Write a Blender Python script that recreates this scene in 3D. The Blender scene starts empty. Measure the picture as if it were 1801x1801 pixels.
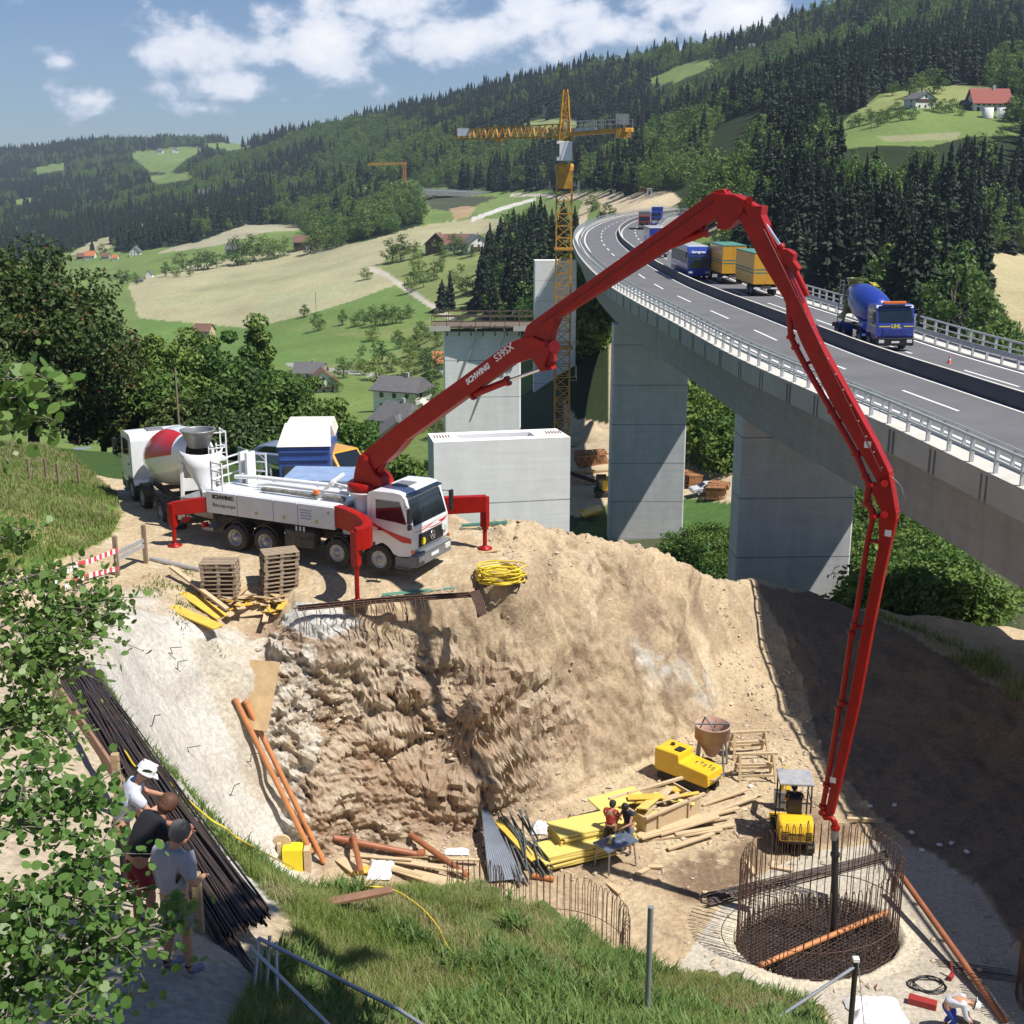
import bpy, bmesh, math, random
import numpy as np
from mathutils import Vector, Matrix, Euler
from mathutils.geometry import delaunay_2d_cdt
S = bpy.context.scene
COL = S.collection
random.seed(7); RNG = np.random.default_rng(7)
R = math.radians
PI = math.pi
# ------------------------------------------------------------ camera
PITCH = math.atan(589.0/2170.0)
cam = bpy.data.objects.new('camera', bpy.data.cameras.new('camera'))
COL.objects.link(cam)
cam.rotation_euler = (PI/2-PITCH, 0, 0)
cam.data.sensor_width = 36; cam.data.lens = 36*2170/1801
cam.data.clip_start = 0.2; cam.data.clip_end = 20000
S.camera = cam
CP, SP = math.cos(PITCH), math.sin(PITCH)
def ray(px, py):
    u = (px-900.5)/2170; v = (900.5-py)/2170
    return Vector((u, CP+v*SP, -SP+v*CP))
def W(px, py, t): return ray(px, py)*t
def Wz(px, py, z):
    r = ray(px, py); return r*(z/r.z)
# ------------------------------------------------------------ sun, sky, exposure
SUN_EL = R(58.5); SUN_AZ = math.atan2(.92, -.39)
sd = Vector((math.sin(SUN_AZ)*math.cos(SUN_EL), math.cos(SUN_AZ)*math.cos(SUN_EL), math.sin(SUN_EL)))
sun = bpy.data.objects.new('sun', bpy.data.lights.new('sun', 'SUN'))
COL.objects.link(sun)
sun.data.energy = 5.0; sun.data.angle = R(0.5); sun.data.color = (1, .955, .88)
sun.rotation_euler = sd.to_track_quat('Z', 'Y').to_euler()
sun.location = (0, 0, 60)
S.view_settings.view_transform = 'Standard'
S.view_settings.look = 'None'
S.view_settings.exposure = 0.48
S.view_settings.gamma = 1
w = bpy.data.worlds.new('World'); S.world = w; w.use_nodes = True
nt = w.node_tree; nt.nodes.clear()
def N(nt, t, **k):
    n = nt.nodes.new(t)
    for a, b in k.items():
        if a.startswith('i_'):
            key = a[2:]; key = int(key) if key.isdigit() else key.replace('_', ' ')
            n.inputs[key].default_value = b
        else: setattr(n, a, b)
    return n
def math_n(nt, op, a, b=None, c=None, clamp=False):
    n = nt.nodes.new('ShaderNodeMath'); n.operation = op; n.use_clamp = clamp
    for i, v in enumerate((a, b, c)):
        if v is None: continue
        if isinstance(v, (int, float)): n.inputs[i].default_value = v
        else: nt.links.new(v, n.inputs[i])
    return n.outputs[0]
def build_world():
    L = nt.links.new
    sky = N(nt, 'ShaderNodeTexSky', sky_type='NISHITA', sun_disc=False, sun_elevation=SUN_EL, sun_rotation=SUN_AZ)
    sky.altitude = 700; sky.air_density = 1.0; sky.dust_density = 0.6; sky.ozone_density = 1.6
    tc = N(nt, 'ShaderNodeTexCoord')
    sep = N(nt, 'ShaderNodeSeparateXYZ'); L(tc.outputs['Generated'], sep.inputs[0])
    yy = math_n(nt, 'MAXIMUM', sep.outputs[1], 0.05)
    a = math_n(nt, 'DIVIDE', sep.outputs[0], yy); b = math_n(nt, 'DIVIDE', sep.outputs[2], yy)
    cmb = N(nt, 'ShaderNodeCombineXYZ'); L(a, cmb.inputs[0]); L(b, cmb.inputs[1])
    def fb(scale, det, off, ys):
        mp = N(nt, 'ShaderNodeMapping'); mp.inputs['Location'].default_value = (off, off*.7, 0); mp.inputs['Scale'].default_value = (1, ys, 1)
        L(cmb.outputs[0], mp.inputs[0])
        n = N(nt, 'ShaderNodeTexNoise'); n.inputs['Scale'].default_value = scale; n.inputs['Detail'].default_value = det
        n.inputs['Roughness'].default_value = .58; n.inputs['Distortion'].default_value = .12
        L(mp.outputs[0], n.inputs['Vector']); return n.outputs[0]
    noi = fb(24, 9, 2.2, 1.5); big = fb(7, 5, 5.1, 1.6)
    blobs = [(330,85,150,62,1.0),(560,85,190,80,1.0),(420,150,180,42,.8),(170,178,85,26,.7),(370,192,90,26,.6),(800,60,170,75,1.0),
             (960,30,170,85,1.05),(1080,45,110,50,.8),(1290,30,115,48,1.2),(1180,10,140,40,.9),(700,8,200,40,.75),(100,112,30,14,.5),(500,175,40,14,.5),(210,228,60,10,.3),(1010,70,120,40,.7)]
    dens = None
    for (px, py, rx, ry, s) in blobs:
        d = ray(px, py); cx, cy = d.x/d.y, d.z/d.y
        dx = math_n(nt, 'MULTIPLY', math_n(nt, 'SUBTRACT', a, cx), 2300/rx)
        dy = math_n(nt, 'MULTIPLY', math_n(nt, 'SUBTRACT', b, cy), 2300/ry)
        r2 = math_n(nt, 'SQRT', math_n(nt, 'ADD', math_n(nt, 'MULTIPLY', dx, dx), math_n(nt, 'MULTIPLY', dy, dy)))
        v = math_n(nt, 'MULTIPLY', math_n(nt, 'SUBTRACT', 1.15, r2, clamp=True), s)
        dens = v if dens is None else math_n(nt, 'MAXIMUM', dens, v)
    t = math_n(nt, 'ADD', dens, math_n(nt, 'MULTIPLY', math_n(nt, 'SUBTRACT', noi, .5), 2.3))
    t = math_n(nt, 'ADD', t, math_n(nt, 'MULTIPLY', math_n(nt, 'SUBTRACT', big, .5), 1.0))
    m = N(nt, 'ShaderNodeMapRange', interpolation_type='SMOOTHSTEP'); m.inputs['From Min'].default_value = .20; m.inputs['From Max'].default_value = .80
    L(t, m.inputs[0])
    # cloud tone: brighter towards dense tops
    ccol = N(nt, 'ShaderNodeMix', data_type='RGBA'); ccol.inputs['A'].default_value = (9.4,10.4,12.8,1); ccol.inputs['B'].default_value = (15.5,15.3,15.2,1)
    m2 = N(nt, 'ShaderNodeMapRange'); m2.inputs['From Min'].default_value = .3; m2.inputs['From Max'].default_value = 1.3; L(t, m2.inputs[0]); L(m2.outputs[0], ccol.inputs[0])
    # a veil of thin air near the horizon (the sky itself is darkened slightly: deep blue day)
    skyc = N(nt, 'ShaderNodeMix', data_type='RGBA', blend_type='MULTIPLY'); skyc.inputs[0].default_value = 1
    skyc.inputs['B'].default_value = (.76,.92,1.18,1); L(sky.outputs[0], skyc.inputs['A'])
    mix = N(nt, 'ShaderNodeMix', data_type='RGBA'); L(m.outputs[0], mix.inputs[0]); L(skyc.outputs['Result'], mix.inputs['A']); L(ccol.outputs['Result'], mix.inputs['B'])
    bg = N(nt, 'ShaderNodeBackground'); bg.inputs[1].default_value = 0.055; L(mix.outputs['Result'], bg.inputs[0])
    o = N(nt, 'ShaderNodeOutputWorld'); L(bg.outputs[0], o.inputs[0])
build_world()
S.cycles.max_bounces = 5; S.cycles.diffuse_bounces = 2; S.cycles.glossy_bounces = 2; S.cycles.transmission_bounces = 3
S.cycles.transparent_max_bounces = 6; S.cycles.volume_bounces = 0
# ------------------------------------------------------------ materials
MATS = {}
def mat(name, col, rough=.6, metal=0, vs=4, va=.25, bs=0, bst=.3, coat=0, col2=None, spec=.5, space='Object', trans=0, stretch=None, emis=None, alpha=1, vd=5, flow=None):
    if name in MATS: return MATS[name]
    m = bpy.data.materials.new(name); m.use_nodes = True; MATS[name] = m
    t = m.node_tree; t.nodes.clear(); L = t.links.new
    b = N(t, 'ShaderNodeBsdfPrincipled'); o = N(t, 'ShaderNodeOutputMaterial')
    b.inputs['Roughness'].default_value = rough; b.inputs['Metallic'].default_value = metal
    b.inputs['Specular IOR Level'].default_value = spec
    if coat: b.inputs['Coat Weight'].default_value = coat; b.inputs['Coat Roughness'].default_value = .08
    tc = N(t, 'ShaderNodeTexCoord'); geo = N(t, 'ShaderNodeNewGeometry')
    vec = tc.outputs['Object'] if space == 'Object' else geo.outputs['Position']
    if stretch:
        mp = N(t, 'ShaderNodeMapping'); mp.inputs['Scale'].default_value = stretch; L(vec, mp.inputs[0]); vec = mp.outputs[0]
    no = N(t, 'ShaderNodeTexNoise'); no.inputs['Scale'].default_value = vs; no.inputs['Detail'].default_value = vd; no.inputs['Roughness'].default_value = .62; L(vec, no.inputs['Vector'])
    r = N(t, 'ShaderNodeMapRange'); r.inputs['From Min'].default_value = .32; r.inputs['From Max'].default_value = .68; L(no.outputs[0], r.inputs[0])
    mx = N(t, 'ShaderNodeMix', data_type='RGBA')
    c2 = col2 if col2 else tuple(c*(1-va) for c in col)
    mx.inputs['A'].default_value = (*c2, 1); mx.inputs['B'].default_value = (*col, 1); L(r.outputs[0], mx.inputs[0])
    L(mx.outputs['Result'], b.inputs['Base Color'])
    if bs:
        n2 = N(t, 'ShaderNodeTexNoise'); n2.inputs['Scale'].default_value = bs; n2.inputs['Detail'].default_value = 6; n2.inputs['Roughness'].default_value = .65; L(vec, n2.inputs['Vector'])
        bp = N(t, 'ShaderNodeBump'); bp.inputs['Strength'].default_value = bst; bp.inputs['Distance'].default_value = .6/bs; L(n2.outputs[0], bp.inputs['Height']); L(bp.outputs[0], b.inputs['Normal'])
    if trans:
        tr = N(t, 'ShaderNodeBsdfTranslucent'); L(mx.outputs['Result'], tr.inputs[0]); ms = N(t, 'ShaderNodeMixShader'); ms.inputs[0].default_value = trans
        L(b.outputs[0], ms.inputs[1]); L(tr.outputs[0], ms.inputs[2]); L(ms.outputs[0], o.inputs[0])
    else: L(b.outputs[0], o.inputs[0])
    m['bsdf'] = b.name
    return m
def leafmat(name, cols, trans=.3, rough=.5, vary=.3):
    """foliage: colour varies per leaf (island) and per clump"""
    if name in MATS: return MATS[name]
    m = bpy.data.materials.new(name); m.use_nodes = True; MATS[name] = m
    t = m.node_tree; t.nodes.clear(); L = t.links.new
    b = N(t, 'ShaderNodeBsdfPrincipled'); o = N(t, 'ShaderNodeOutputMaterial'); b.inputs['Roughness'].default_value = rough
    b.inputs['Specular IOR Level'].default_value = .3
    geo = N(t, 'ShaderNodeNewGeometry'); oi = N(t, 'ShaderNodeObjectInfo')
    no = N(t, 'ShaderNodeTexNoise'); no.inputs['Scale'].default_value = .35; no.inputs['Detail'].default_value = 3; L(geo.outputs['Position'], no.inputs['Vector'])
    f = math_n(t, 'ADD', math_n(t, 'MULTIPLY', geo.outputs['Random Per Island'], .55), math_n(t, 'MULTIPLY', math_n(t, 'SUBTRACT', no.outputs[0], .3), 1.1))
    cr = N(t, 'ShaderNodeValToRGB'); e = cr.color_ramp.elements
    e[0].color = (*cols[0], 1); e[0].position = .05; e[1].color = (*cols[-1], 1); e[1].position = .95
    for i, c in enumerate(cols[1:-1]):
        k = e.new(.05+.9*(i+1)/(len(cols)-1)); k.color = (*c, 1)
    L(f, cr.inputs[0])
    hsv = N(t, 'ShaderNodeHueSaturation'); L(cr.outputs[0], hsv.inputs['Color'])
    L(math_n(t, 'ADD', math_n(t, 'MULTIPLY', oi.outputs['Random'], vary*2), 1-vary), hsv.inputs['Value'])
    L(math_n(t, 'ADD', math_n(t, 'MULTIPLY', oi.outputs['Random'], -.035), .515), hsv.inputs['Hue'])
    L(hsv.outputs[0], b.inputs['Base Color'])
    if trans:
        tr = N(t, 'ShaderNodeBsdfTranslucent'); L(hsv.outputs[0], tr.inputs[0]); ms = N(t, 'ShaderNodeMixShader'); ms.inputs[0].default_value = trans
        L(b.outputs[0], ms.inputs[1]); L(tr.outputs[0], ms.inputs[2]); L(ms.outputs[0], o.inputs[0])
    else: L(b.outputs[0], o.inputs[0])
    return m
# ------------------------------------------------------------ mesh builder
class MB:
    def __init__(s): s.v = []; s.f = []; s.sm = []; s.mi = []; s.M = Matrix(); s.cm = 0
    def add(s, vs, fs, smooth=False):
        o = len(s.v); M = s.M
        s.v.extend([tuple(M @ Vector(p)) for p in vs])
        for f in fs: s.f.append(tuple(i+o for i in f)); s.sm.append(smooth); s.mi.append(s.cm)
        return s
    def box(s, c, d, rot=None, taper=1.0, tx=None, ty=None):
        x, y, z = d[0]/2, d[1]/2, d[2]/2
        tx = taper if tx is None else tx; ty = taper if ty is None else ty
        vs = [(-x,-y,-z),(x,-y,-z),(x,y,-z),(-x,y,-z),(-x*tx,-y*ty,z),(x*tx,-y*ty,z),(x*tx,y*ty,z),(-x*tx,y*ty,z)]
        m = (rot if rot is not None else Matrix()).to_4x4()
        vs = [tuple((m @ Vector(p))+Vector(c)) for p in vs]
        return s.add(vs, [(0,3,2,1),(4,5,6,7),(0,1,5,4),(1,2,6,5),(2,3,7,6),(3,0,4,7)])
    def bar(s, a, b, wd, hg, up=(0,0,1), ext=0):
        """rectangular bar from a to b, width wd (sideways), height hg (along up)"""
        a, b = Vector(a), Vector(b); d = (b-a); l = d.length
        if l < 1e-6: return s
        d /= l; up = Vector(up); sd_ = d.cross(up)
        if sd_.length < 1e-4: sd_ = d.cross(Vector((1,0,0)))
        sd_.normalize(); u = sd_.cross(d); a = a-d*ext; b = b+d*ext
        vs = []
        for p in (a, b):
            for (i, j) in ((-1,-1),(1,-1),(1,1),(-1,1)): vs.append(tuple(p+sd_*i*wd/2+u*j*hg/2))
        return s.add(vs, [(0,1,2,3),(7,6,5,4),(0,4,5,1),(1,5,6,2),(2,6,7,3),(3,7,4,0)])
    def cyl(s, a, b, r0, r1=None, n=12, caps=True, smooth=True):
        r1 = r0 if r1 is None else r1
        a, b = Vector(a), Vector(b); d = (b-a)
        if d.length < 1e-7: return s
        d.normalize(); x = d.orthogonal().normalized(); y = d.cross(x)
        vs = []
        for p, r in ((a, r0), (b, r1)):
            for i in range(n):
                an = 2*PI*i/n; vs.append(tuple(p+x*math.cos(an)*r+y*math.sin(an)*r))
        s.add(vs, [(i, (i+1) % n, n+(i+1) % n, n+i) for i in range(n)], smooth)
        if caps: s.add(vs, [tuple(range(n-1, -1, -1)), tuple(range(n, 2*n))])
        return s
    def tube(s, pts, r, n=8, caps=True, closed=False):
        pts = [Vector(p) for p in pts]; m = len(pts)
        rs = r if isinstance(r, (list, tuple)) else [r]*m
        vs = []; x = None
        for i, p in enumerate(pts):
            if closed: d = pts[(i+1) % m]-pts[i-1]
            else: d = pts[min(i+1, m-1)]-pts[max(i-1, 0)]
            if d.length < 1e-9: d = Vector((0,0,1))
            d.normalize()
            if x is None: x = d.orthogonal().normalized()
            else:
                x = x-d*x.dot(d)
                x = x.normalized() if x.length > 1e-5 else d.orthogonal().normalized()
            y = d.cross(x)
            for k in range(n):
                an = 2*PI*k/n; vs.append(tuple(p+x*math.cos(an)*rs[i]+y*math.sin(an)*rs[i]))
        fs = []
        for i in range(m if closed else m-1):
            j = (i+1) % m
            for k in range(n): fs.append((i*n+k, i*n+(k+1) % n, j*n+(k+1) % n, j*n+k))
        s.add(vs, fs, True)
        if caps and not closed: s.add(vs, [tuple(range(n-1, -1, -1)), tuple(range((m-1)*n, m*n))])
        return s
    def lathe(s, prof, n=24, org=(0,0,0), axis=(0,0,1), smooth=True, arc=1.0):
        """prof: (r, h) list along axis"""
        ax = Vector(axis).normalized(); x = ax.orthogonal().normalized(); y = ax.cross(x); org = Vector(org)
        vs = []
        for (r, h) in prof:
            for i in range(n):
                an = 2*PI*i/n; vs.append(tuple(org+ax*h+(x*math.cos(an)+y*math.sin(an))*r))
        fs = []
        for j in range(len(prof)-1):
            for i in range(n): fs.append((j*n+i, j*n+(i+1) % n, (j+1)*n+(i+1) % n, (j+1)*n+i))
        return s.add(vs, fs, smooth)
    def prism(s, poly, a, b, ax=(1,0,0), ay=(0,0,1), az=(0,1,0), org=(0,0,0)):
        """polygon (x,y) in plane ax,ay extruded along az from a to b"""
        ax, ay, az, org = Vector(ax), Vector(ay), Vector(az), Vector(org); n = len(poly)
        vs = [tuple(org+ax*p[0]+ay*p[1]+az*a) for p in poly]+[tuple(org+ax*p[0]+ay*p[1]+az*b) for p in poly]
        return s.add(vs, [tuple(range(n)), tuple(range(2*n-1, n-1, -1))]+[(i, n+i, n+(i+1) % n, (i+1) % n) for i in range(n)])
    def quad(s, a, b, c, d): return s.add([a, b, c, d], [(0,1,2,3)])
    def build(s, name, m, parent=None, bev=0, loc=None, fixn=True):
        me = bpy.data.meshes.new(name); me.from_pydata(s.v, [], s.f)
        me.polygons.foreach_set('use_smooth', s.sm)
        if isinstance(m, (list, tuple)):
            for k in m: me.materials.append(k)
            me.polygons.foreach_set('material_index', s.mi)
        elif m: me.materials.append(m)
        if fixn and len(s.f) < 40000:
            bm = bmesh.new(); bm.from_mesh(me); bmesh.ops.recalc_face_normals(bm, faces=bm.faces); bm.to_mesh(me); bm.free()
        o = bpy.data.objects.new(name, me); COL.objects.link(o)
        if parent: o.parent = parent
        if loc: o.location = loc
        if bev:
            b = o.modifiers.new('bevel', 'BEVEL'); b.width = bev; b.segments = 2; b.limit_method = 'ANGLE'; b.angle_limit = R(50)
        return o
def tag(o, label=None, cat=None, group=None, kind=None):
    if label: o['label'] = label
    if cat: o['category'] = cat
    if group: o['group'] = group
    if kind: o['kind'] = kind
    return o
def thing(name, label, cat, loc=(0,0,0), rz=0, group=None, rot=None):
    o = bpy.data.objects.new(name, None); COL.objects.link(o); o.empty_display_size = .3
    o.location = loc; o.rotation_euler = rot if rot else (0,0,rz)
    return tag(o, label, cat, group)
def copy_tree(o, loc=None, rz=None, label=None, parent=None, sc=None):
    c = o.copy(); COL.objects.link(c)
    if parent is not None: c.parent = parent
    if loc is not None: c.location = loc
    if rz is not None: c.rotation_euler = (0,0,rz)
    if sc is not None: c.scale = (sc,)*3 if isinstance(sc, (int, float)) else sc
    if label: c['label'] = label
    for ch in list(o.children): copy_tree(ch, parent=c)
    return c
def np_mesh(name, V, F, m, smooth=True):
    me = bpy.data.meshes.new(name); V = np.asarray(V, dtype=np.float32); F = np.asarray(F, dtype=np.int32)
    me.vertices.add(len(V)); me.vertices.foreach_set('co', V.ravel())
    k = F.shape[1]
    me.loops.add(F.size); me.loops.foreach_set('vertex_index', F.ravel())
    me.polygons.add(len(F)); me.polygons.foreach_set('loop_start', np.arange(0, F.size, k, dtype=np.int32))
    me.polygons.foreach_set('loop_total', np.full(len(F), k, dtype=np.int32))
    me.polygons.foreach_set('use_smooth', np.full(len(F), smooth))
    me.update(calc_edges=True)
    if m: me.materials.append(m)
    o = bpy.data.objects.new(name, me); COL.objects.link(o); return o
def vcol(o, C, name='cov'):
    a = o.data.color_attributes.new(name, 'FLOAT_COLOR', 'POINT'); C = np.asarray(C, dtype=np.float32)
    if C.shape[1] == 3: C = np.concatenate([C, np.ones((len(C),1), np.float32)], 1)
    a.data.foreach_set('color', C.ravel())
def text_obj(txt, name, m, size, M, parent=None, bold=.0, ext=.004, sx=1.0, shear=0, space=1.0, align='LEFT'):
    cu = bpy.data.curves.new(name, 'FONT'); cu.body = txt; cu.size = size; cu.extrude = ext; cu.offset = bold; cu.shear = shear; cu.space_character = space; cu.align_x = align
    cu.resolution_u = 3
    o = bpy.data.objects.new(name, cu); COL.objects.link(o)
    dg = bpy.context.evaluated_depsgraph_get(); me = bpy.data.meshes.new_from_object(o.evaluated_get(dg)); bpy.data.objects.remove(o)
    me.transform(Matrix.Diagonal((sx,1,1,1))); me.materials.clear(); me.materials.append(m)
    o = bpy.data.objects.new(name, me); COL.objects.link(o)
    if parent: o.parent = parent
    o.matrix_local = M
    return o
def basis(org, x, y):
    x = Vector(x).normalized(); y = Vector(y); y = (y-x*y.dot(x)).normalized(); z = x.cross(y)
    m = Matrix((x, y, z)).transposed().to_4x4(); m.translation = Vector(org); return m
# ------------------------------------------------------------ numpy noise
def _hash(ix, iy, iz, s):
    h = (ix.astype(np.int64)*374761393+iy.astype(np.int64)*668265263+iz.astype(np.int64)*2147483647+s*1274126177) & 0xffffffff
    h = ((h ^ (h >> 13))*1274126177) & 0xffffffff
    h = ((h ^ (h >> 16))*2246822519) & 0xffffffff
    return ((h ^ (h >> 15)) & 0xffffff)/float(0xffffff)
def vnoise(x, y, z=None, s=0):
    z = np.zeros_like(x) if z is None else z
    ix, iy, iz = np.floor(x), np.floor(y), np.floor(z); fx, fy, fz = x-ix, y-iy, z-iz
    fx, fy, fz = [f*f*(3-2*f) for f in (fx, fy, fz)]
    r = 0
    for dx in (0,1):
        for dy in (0,1):
            for dz in (0,1):
                r = r+_hash(ix+dx, iy+dy, iz+dz, s)*(fx if dx else 1-fx)*(fy if dy else 1-fy)*(fz if dz else 1-fz)
    return r*2-1
def fbm(x, y, z=None, oc=4, s=0, g=.5, ridge=False):
    r = 0; a = 1; t = 0
    for k in range(oc):
        n = vnoise(x*2**k, y*2**k, None if z is None else z*2**k, s+k)
        if ridge: n = 1-2*np.abs(n)
        r = r+n*a; t += a; a *= g
    return r/t
def tri_interp(P, X, Y, edges=()):
    """P (n,3) control points -> linear interpolation on CDT at X,Y"""
    vs = [Vector((float(p[0]), float(p[1]))) for p in P]
    ov, oe, of, ovm, _, _ = delaunay_2d_cdt(vs, list(edges), [], 0, 1e-5)
    Z = np.full(X.shape, np.nan)
    def zof(i):
        src = ovm[i]
        if src: return P[src[0]][2]
        d = [(v-ov[i]).length for v in vs]; j = sorted(range(len(d)), key=lambda k: d[k])[:2]
        return (P[j[0]][2]*d[j[1]]+P[j[1]][2]*d[j[0]])/(d[j[0]]+d[j[1]]+1e-9)
    zz = [zof(i) for i in range(len(ov))]
    for f in of:
        a, b, c = [ov[i] for i in f]; za, zb, zc = [zz[i] for i in f]
        den = (b.y-c.y)*(a.x-c.x)+(c.x-b.x)*(a.y-c.y)
        if abs(den) < 1e-12: continue
        bb = (X >= min(a.x,b.x,c.x)-1e-6) & (X <= max(a.x,b.x,c.x)+1e-6) & (Y >= min(a.y,b.y,c.y)-1e-6) & (Y <= max(a.y,b.y,c.y)+1e-6)
        if not bb.any(): continue
        x, y = X[bb], Y[bb]
        l1 = ((b.y-c.y)*(x-c.x)+(c.x-b.x)*(y-c.y))/den; l2 = ((c.y-a.y)*(x-c.x)+(a.x-c.x)*(y-c.y))/den; l3 = 1-l1-l2
        ok = (l1 > -1e-4) & (l2 > -1e-4) & (l3 > -1e-4)
        z = Z[bb]; z[ok] = (l1*za+l2*zb+l3*zc)[ok]; Z[bb] = z
    return Z
def worley(x, y, z, s=0):
    ix, iy, iz = np.floor(x), np.floor(y), np.floor(z); best = np.full(x.shape, 9.); sec = best.copy(); cid = np.zeros(x.shape)
    for dx in (-1,0,1):
        for dy in (-1,0,1):
            for dz in (-1,0,1):
                cx, cy, cz = ix+dx, iy+dy, iz+dz; d = np.sqrt((cx+_hash(cx,cy,cz,s)-x)**2+(cy+_hash(cx,cy,cz,s+7)-y)**2+(cz+_hash(cx,cy,cz,s+13)-z)**2)
                k = d < best; sec = np.where(k, best, np.minimum(sec, d)); cid = np.where(k, _hash(cx,cy,cz,s+29), cid); best = np.where(k, d, best)
    return best, sec, cid
def blur(Z, n, ax=None):
    for _ in range(n):
        for a in ((0, 1) if ax is None else (ax,)):
            p = np.concatenate([np.take(Z, [0], a), Z, np.take(Z, [-1], a)], a)
            m = Z.shape[a]
            Z = .25*np.take(p, range(0, m), a)+.5*np.take(p, range(1, m+1), a)+.25*np.take(p, range(2, m+2), a)
    return Z
def inpoly(poly, X, Y):
    r = np.zeros(X.shape, bool); n = len(poly)
    for i in range(n):
        x1, y1 = poly[i]; x2, y2 = poly[(i+1) % n]
        if y1 == y2: continue
        c = ((y1 > Y) != (y2 > Y)) & (X < (x2-x1)*(Y-y1)/(y2-y1)+x1); r ^= c
    return r
def project(X, Y, Z):
    d = CP*Y-SP*Z; d = np.where(d < .1, .1, d)
    return 900.5+2170*X/d, 900.5-2170*(SP*Y+CP*Z)/d
class Grid:
    """bilinear lookup of a height grid given by 1-D axes"""
    def __init__(s, a, b, Z): s.a, s.b, s.Z = a, b, Z
    def __call__(s, x, y):
        x = np.clip(x, s.a[0], s.a[-1]-1e-6); y = np.clip(y, s.b[0], s.b[-1]-1e-6)
        i = np.clip(np.searchsorted(s.a, x, side='right')-1, 0, len(s.a)-2); j = np.clip(np.searchsorted(s.b, y, side='right')-1, 0, len(s.b)-2)
        u = (x-s.a[i])/(s.a[i+1]-s.a[i]); v = (y-s.b[j])/(s.b[j+1]-s.b[j]); Z = s.Z
        return (Z[j,i]*(1-u)+Z[j,i+1]*u)*(1-v)+(Z[j+1,i]*(1-u)+Z[j+1,i+1]*u)*v
# ============================================================ FAR TERRAIN (valley and mountains), a polar height grid
FARCTL = {
 -500:[(58,-21),(80,-17.5),(120,-26),(250,-45),(500,-60),(900,-72),(1500,-70),(2200,-20),(2900,60)],
 0:[(58,-21),(80,-16.5),(120,-26),(250,-45),(500,-60),(900,-72),(1500,-66),(2200,-16),(2900,52)],
 200:[(58,-21),(80,-17.5),(120,-25),(250,-46),(450,-60),(750,-58),(1100,-68),(1400,-50),(1800,-25),(2300,14),(2800,76)],
 400:[(58,-22),(85,-22),(130,-34),(250,-46),(450,-57),(530,-52.5),(660,-47),(800,-47),(1000,-39),(1400,-20),(1800,8),(2200,45),(2800,80)],
 480:[(58,-22),(85,-22),(130,-34),(250,-46),(400,-52),(530,-49),(660,-45),(800,-45),(1000,-38),(1400,-10),(1700,30),(1900,52)],
 550:[(58,-24),(85,-24),(130,-34),(265,-47),(380,-49),(480,-47),(600,-43.5),(750,-44),(950,-38),(1150,-19),(1400,10),(1800,66)],
 700:[(58,-26),(90,-29),(150,-42),(265,-48),(330,-48),(370,-47.5),(460,-43),(600,-34.5),(720,-28.5),(850,-14.5),(1050,8),(1600,80)],
 850:[(58,-30),(95,-34),(150,-42),(265,-47),(400,-42),(600,-34),(700,-27.7),(850,-12.8),(1000,8),(1500,97)],
 975:[(58,-31),(80,-34),(110,-38.5),(150,-39),(210,-38),(260,-36),(400,-35),(560,-22),(750,-11),(900,9),(1400,107)],
 1100:[(58,-31),(80,-33),(110,-38),(150,-38.5),(200,-37),(250,-28),(350,-17),(450,-13),(550,-9.5),(700,8),(1300,116)],
 1250:[(58,-29),(80,-31),(110,-38),(150,-37),(190,-35),(250,-24),(330,-16),(420,-10),(520,4),(650,28),(1200,121)],
 1400:[(58,-27),(75,-29),(110,-36),(150,-33),(220,-23),(300,-12),(370,1),(420,10),(600,40),(1150,134)],
 1600:[(58,-25),(75,-28),(110,-32),(150,-28),(220,-24),(300,-15),(370,1),(400,7),(480,21),(560,36),(800,80),(1100,165)],
 1801:[(58,-24),(75,-26),(110,-30),(150,-30),(220,-27),(260,-25),(350,-20),(400,-7),(430,6),(480,17),(560,37),(800,85),(1100,175)],
 2400:[(58,-24),(75,-26),(110,-30),(150,-30),(220,-27),(260,-25),(350,-20),(400,-7),(430,6),(480,17),(560,37),(800,85),(1100,175)],
}
def far_terrain():
    P = []
    for px, rows in FARCTL.items():
        zl = rows[-1][1]; tl = rows[-1][0]
        for t, z in rows+[(tl*1.25, zl-30), (4200, -150)]: P.append((px/120.0, 14*math.log(t), z/ t*1000))
        P.append((px/120.0, 14*math.log(50), rows[0][1]/50*1000))
    cols = np.linspace(-480, 2380, 760); rows = np.exp(np.linspace(math.log(58), math.log(4100), 640))
    CX, TT = np.meshgrid(cols, rows)
    E = tri_interp(P, CX/120, 14*np.log(TT))
    # fill, smooth
    E[np.isnan(E)] = 0
    E = blur(E, 18); E = blur(E, 28, 1)
    Z = E*TT/1000
    U = (CX-900.5)/2170; X = U*TT; Y = TT*(CP+ (SP*( (Z/TT+SP)/CP)))   # forward distance of that ground point
    n = fbm(X/70, Y/70, oc=5, s=3)
    Z = Z+n*np.clip((TT-70)*.006, 0, 9)
    return cols, rows, X, Y, Z
fcols, frows, FX, FY, FZ = far_terrain()
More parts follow.
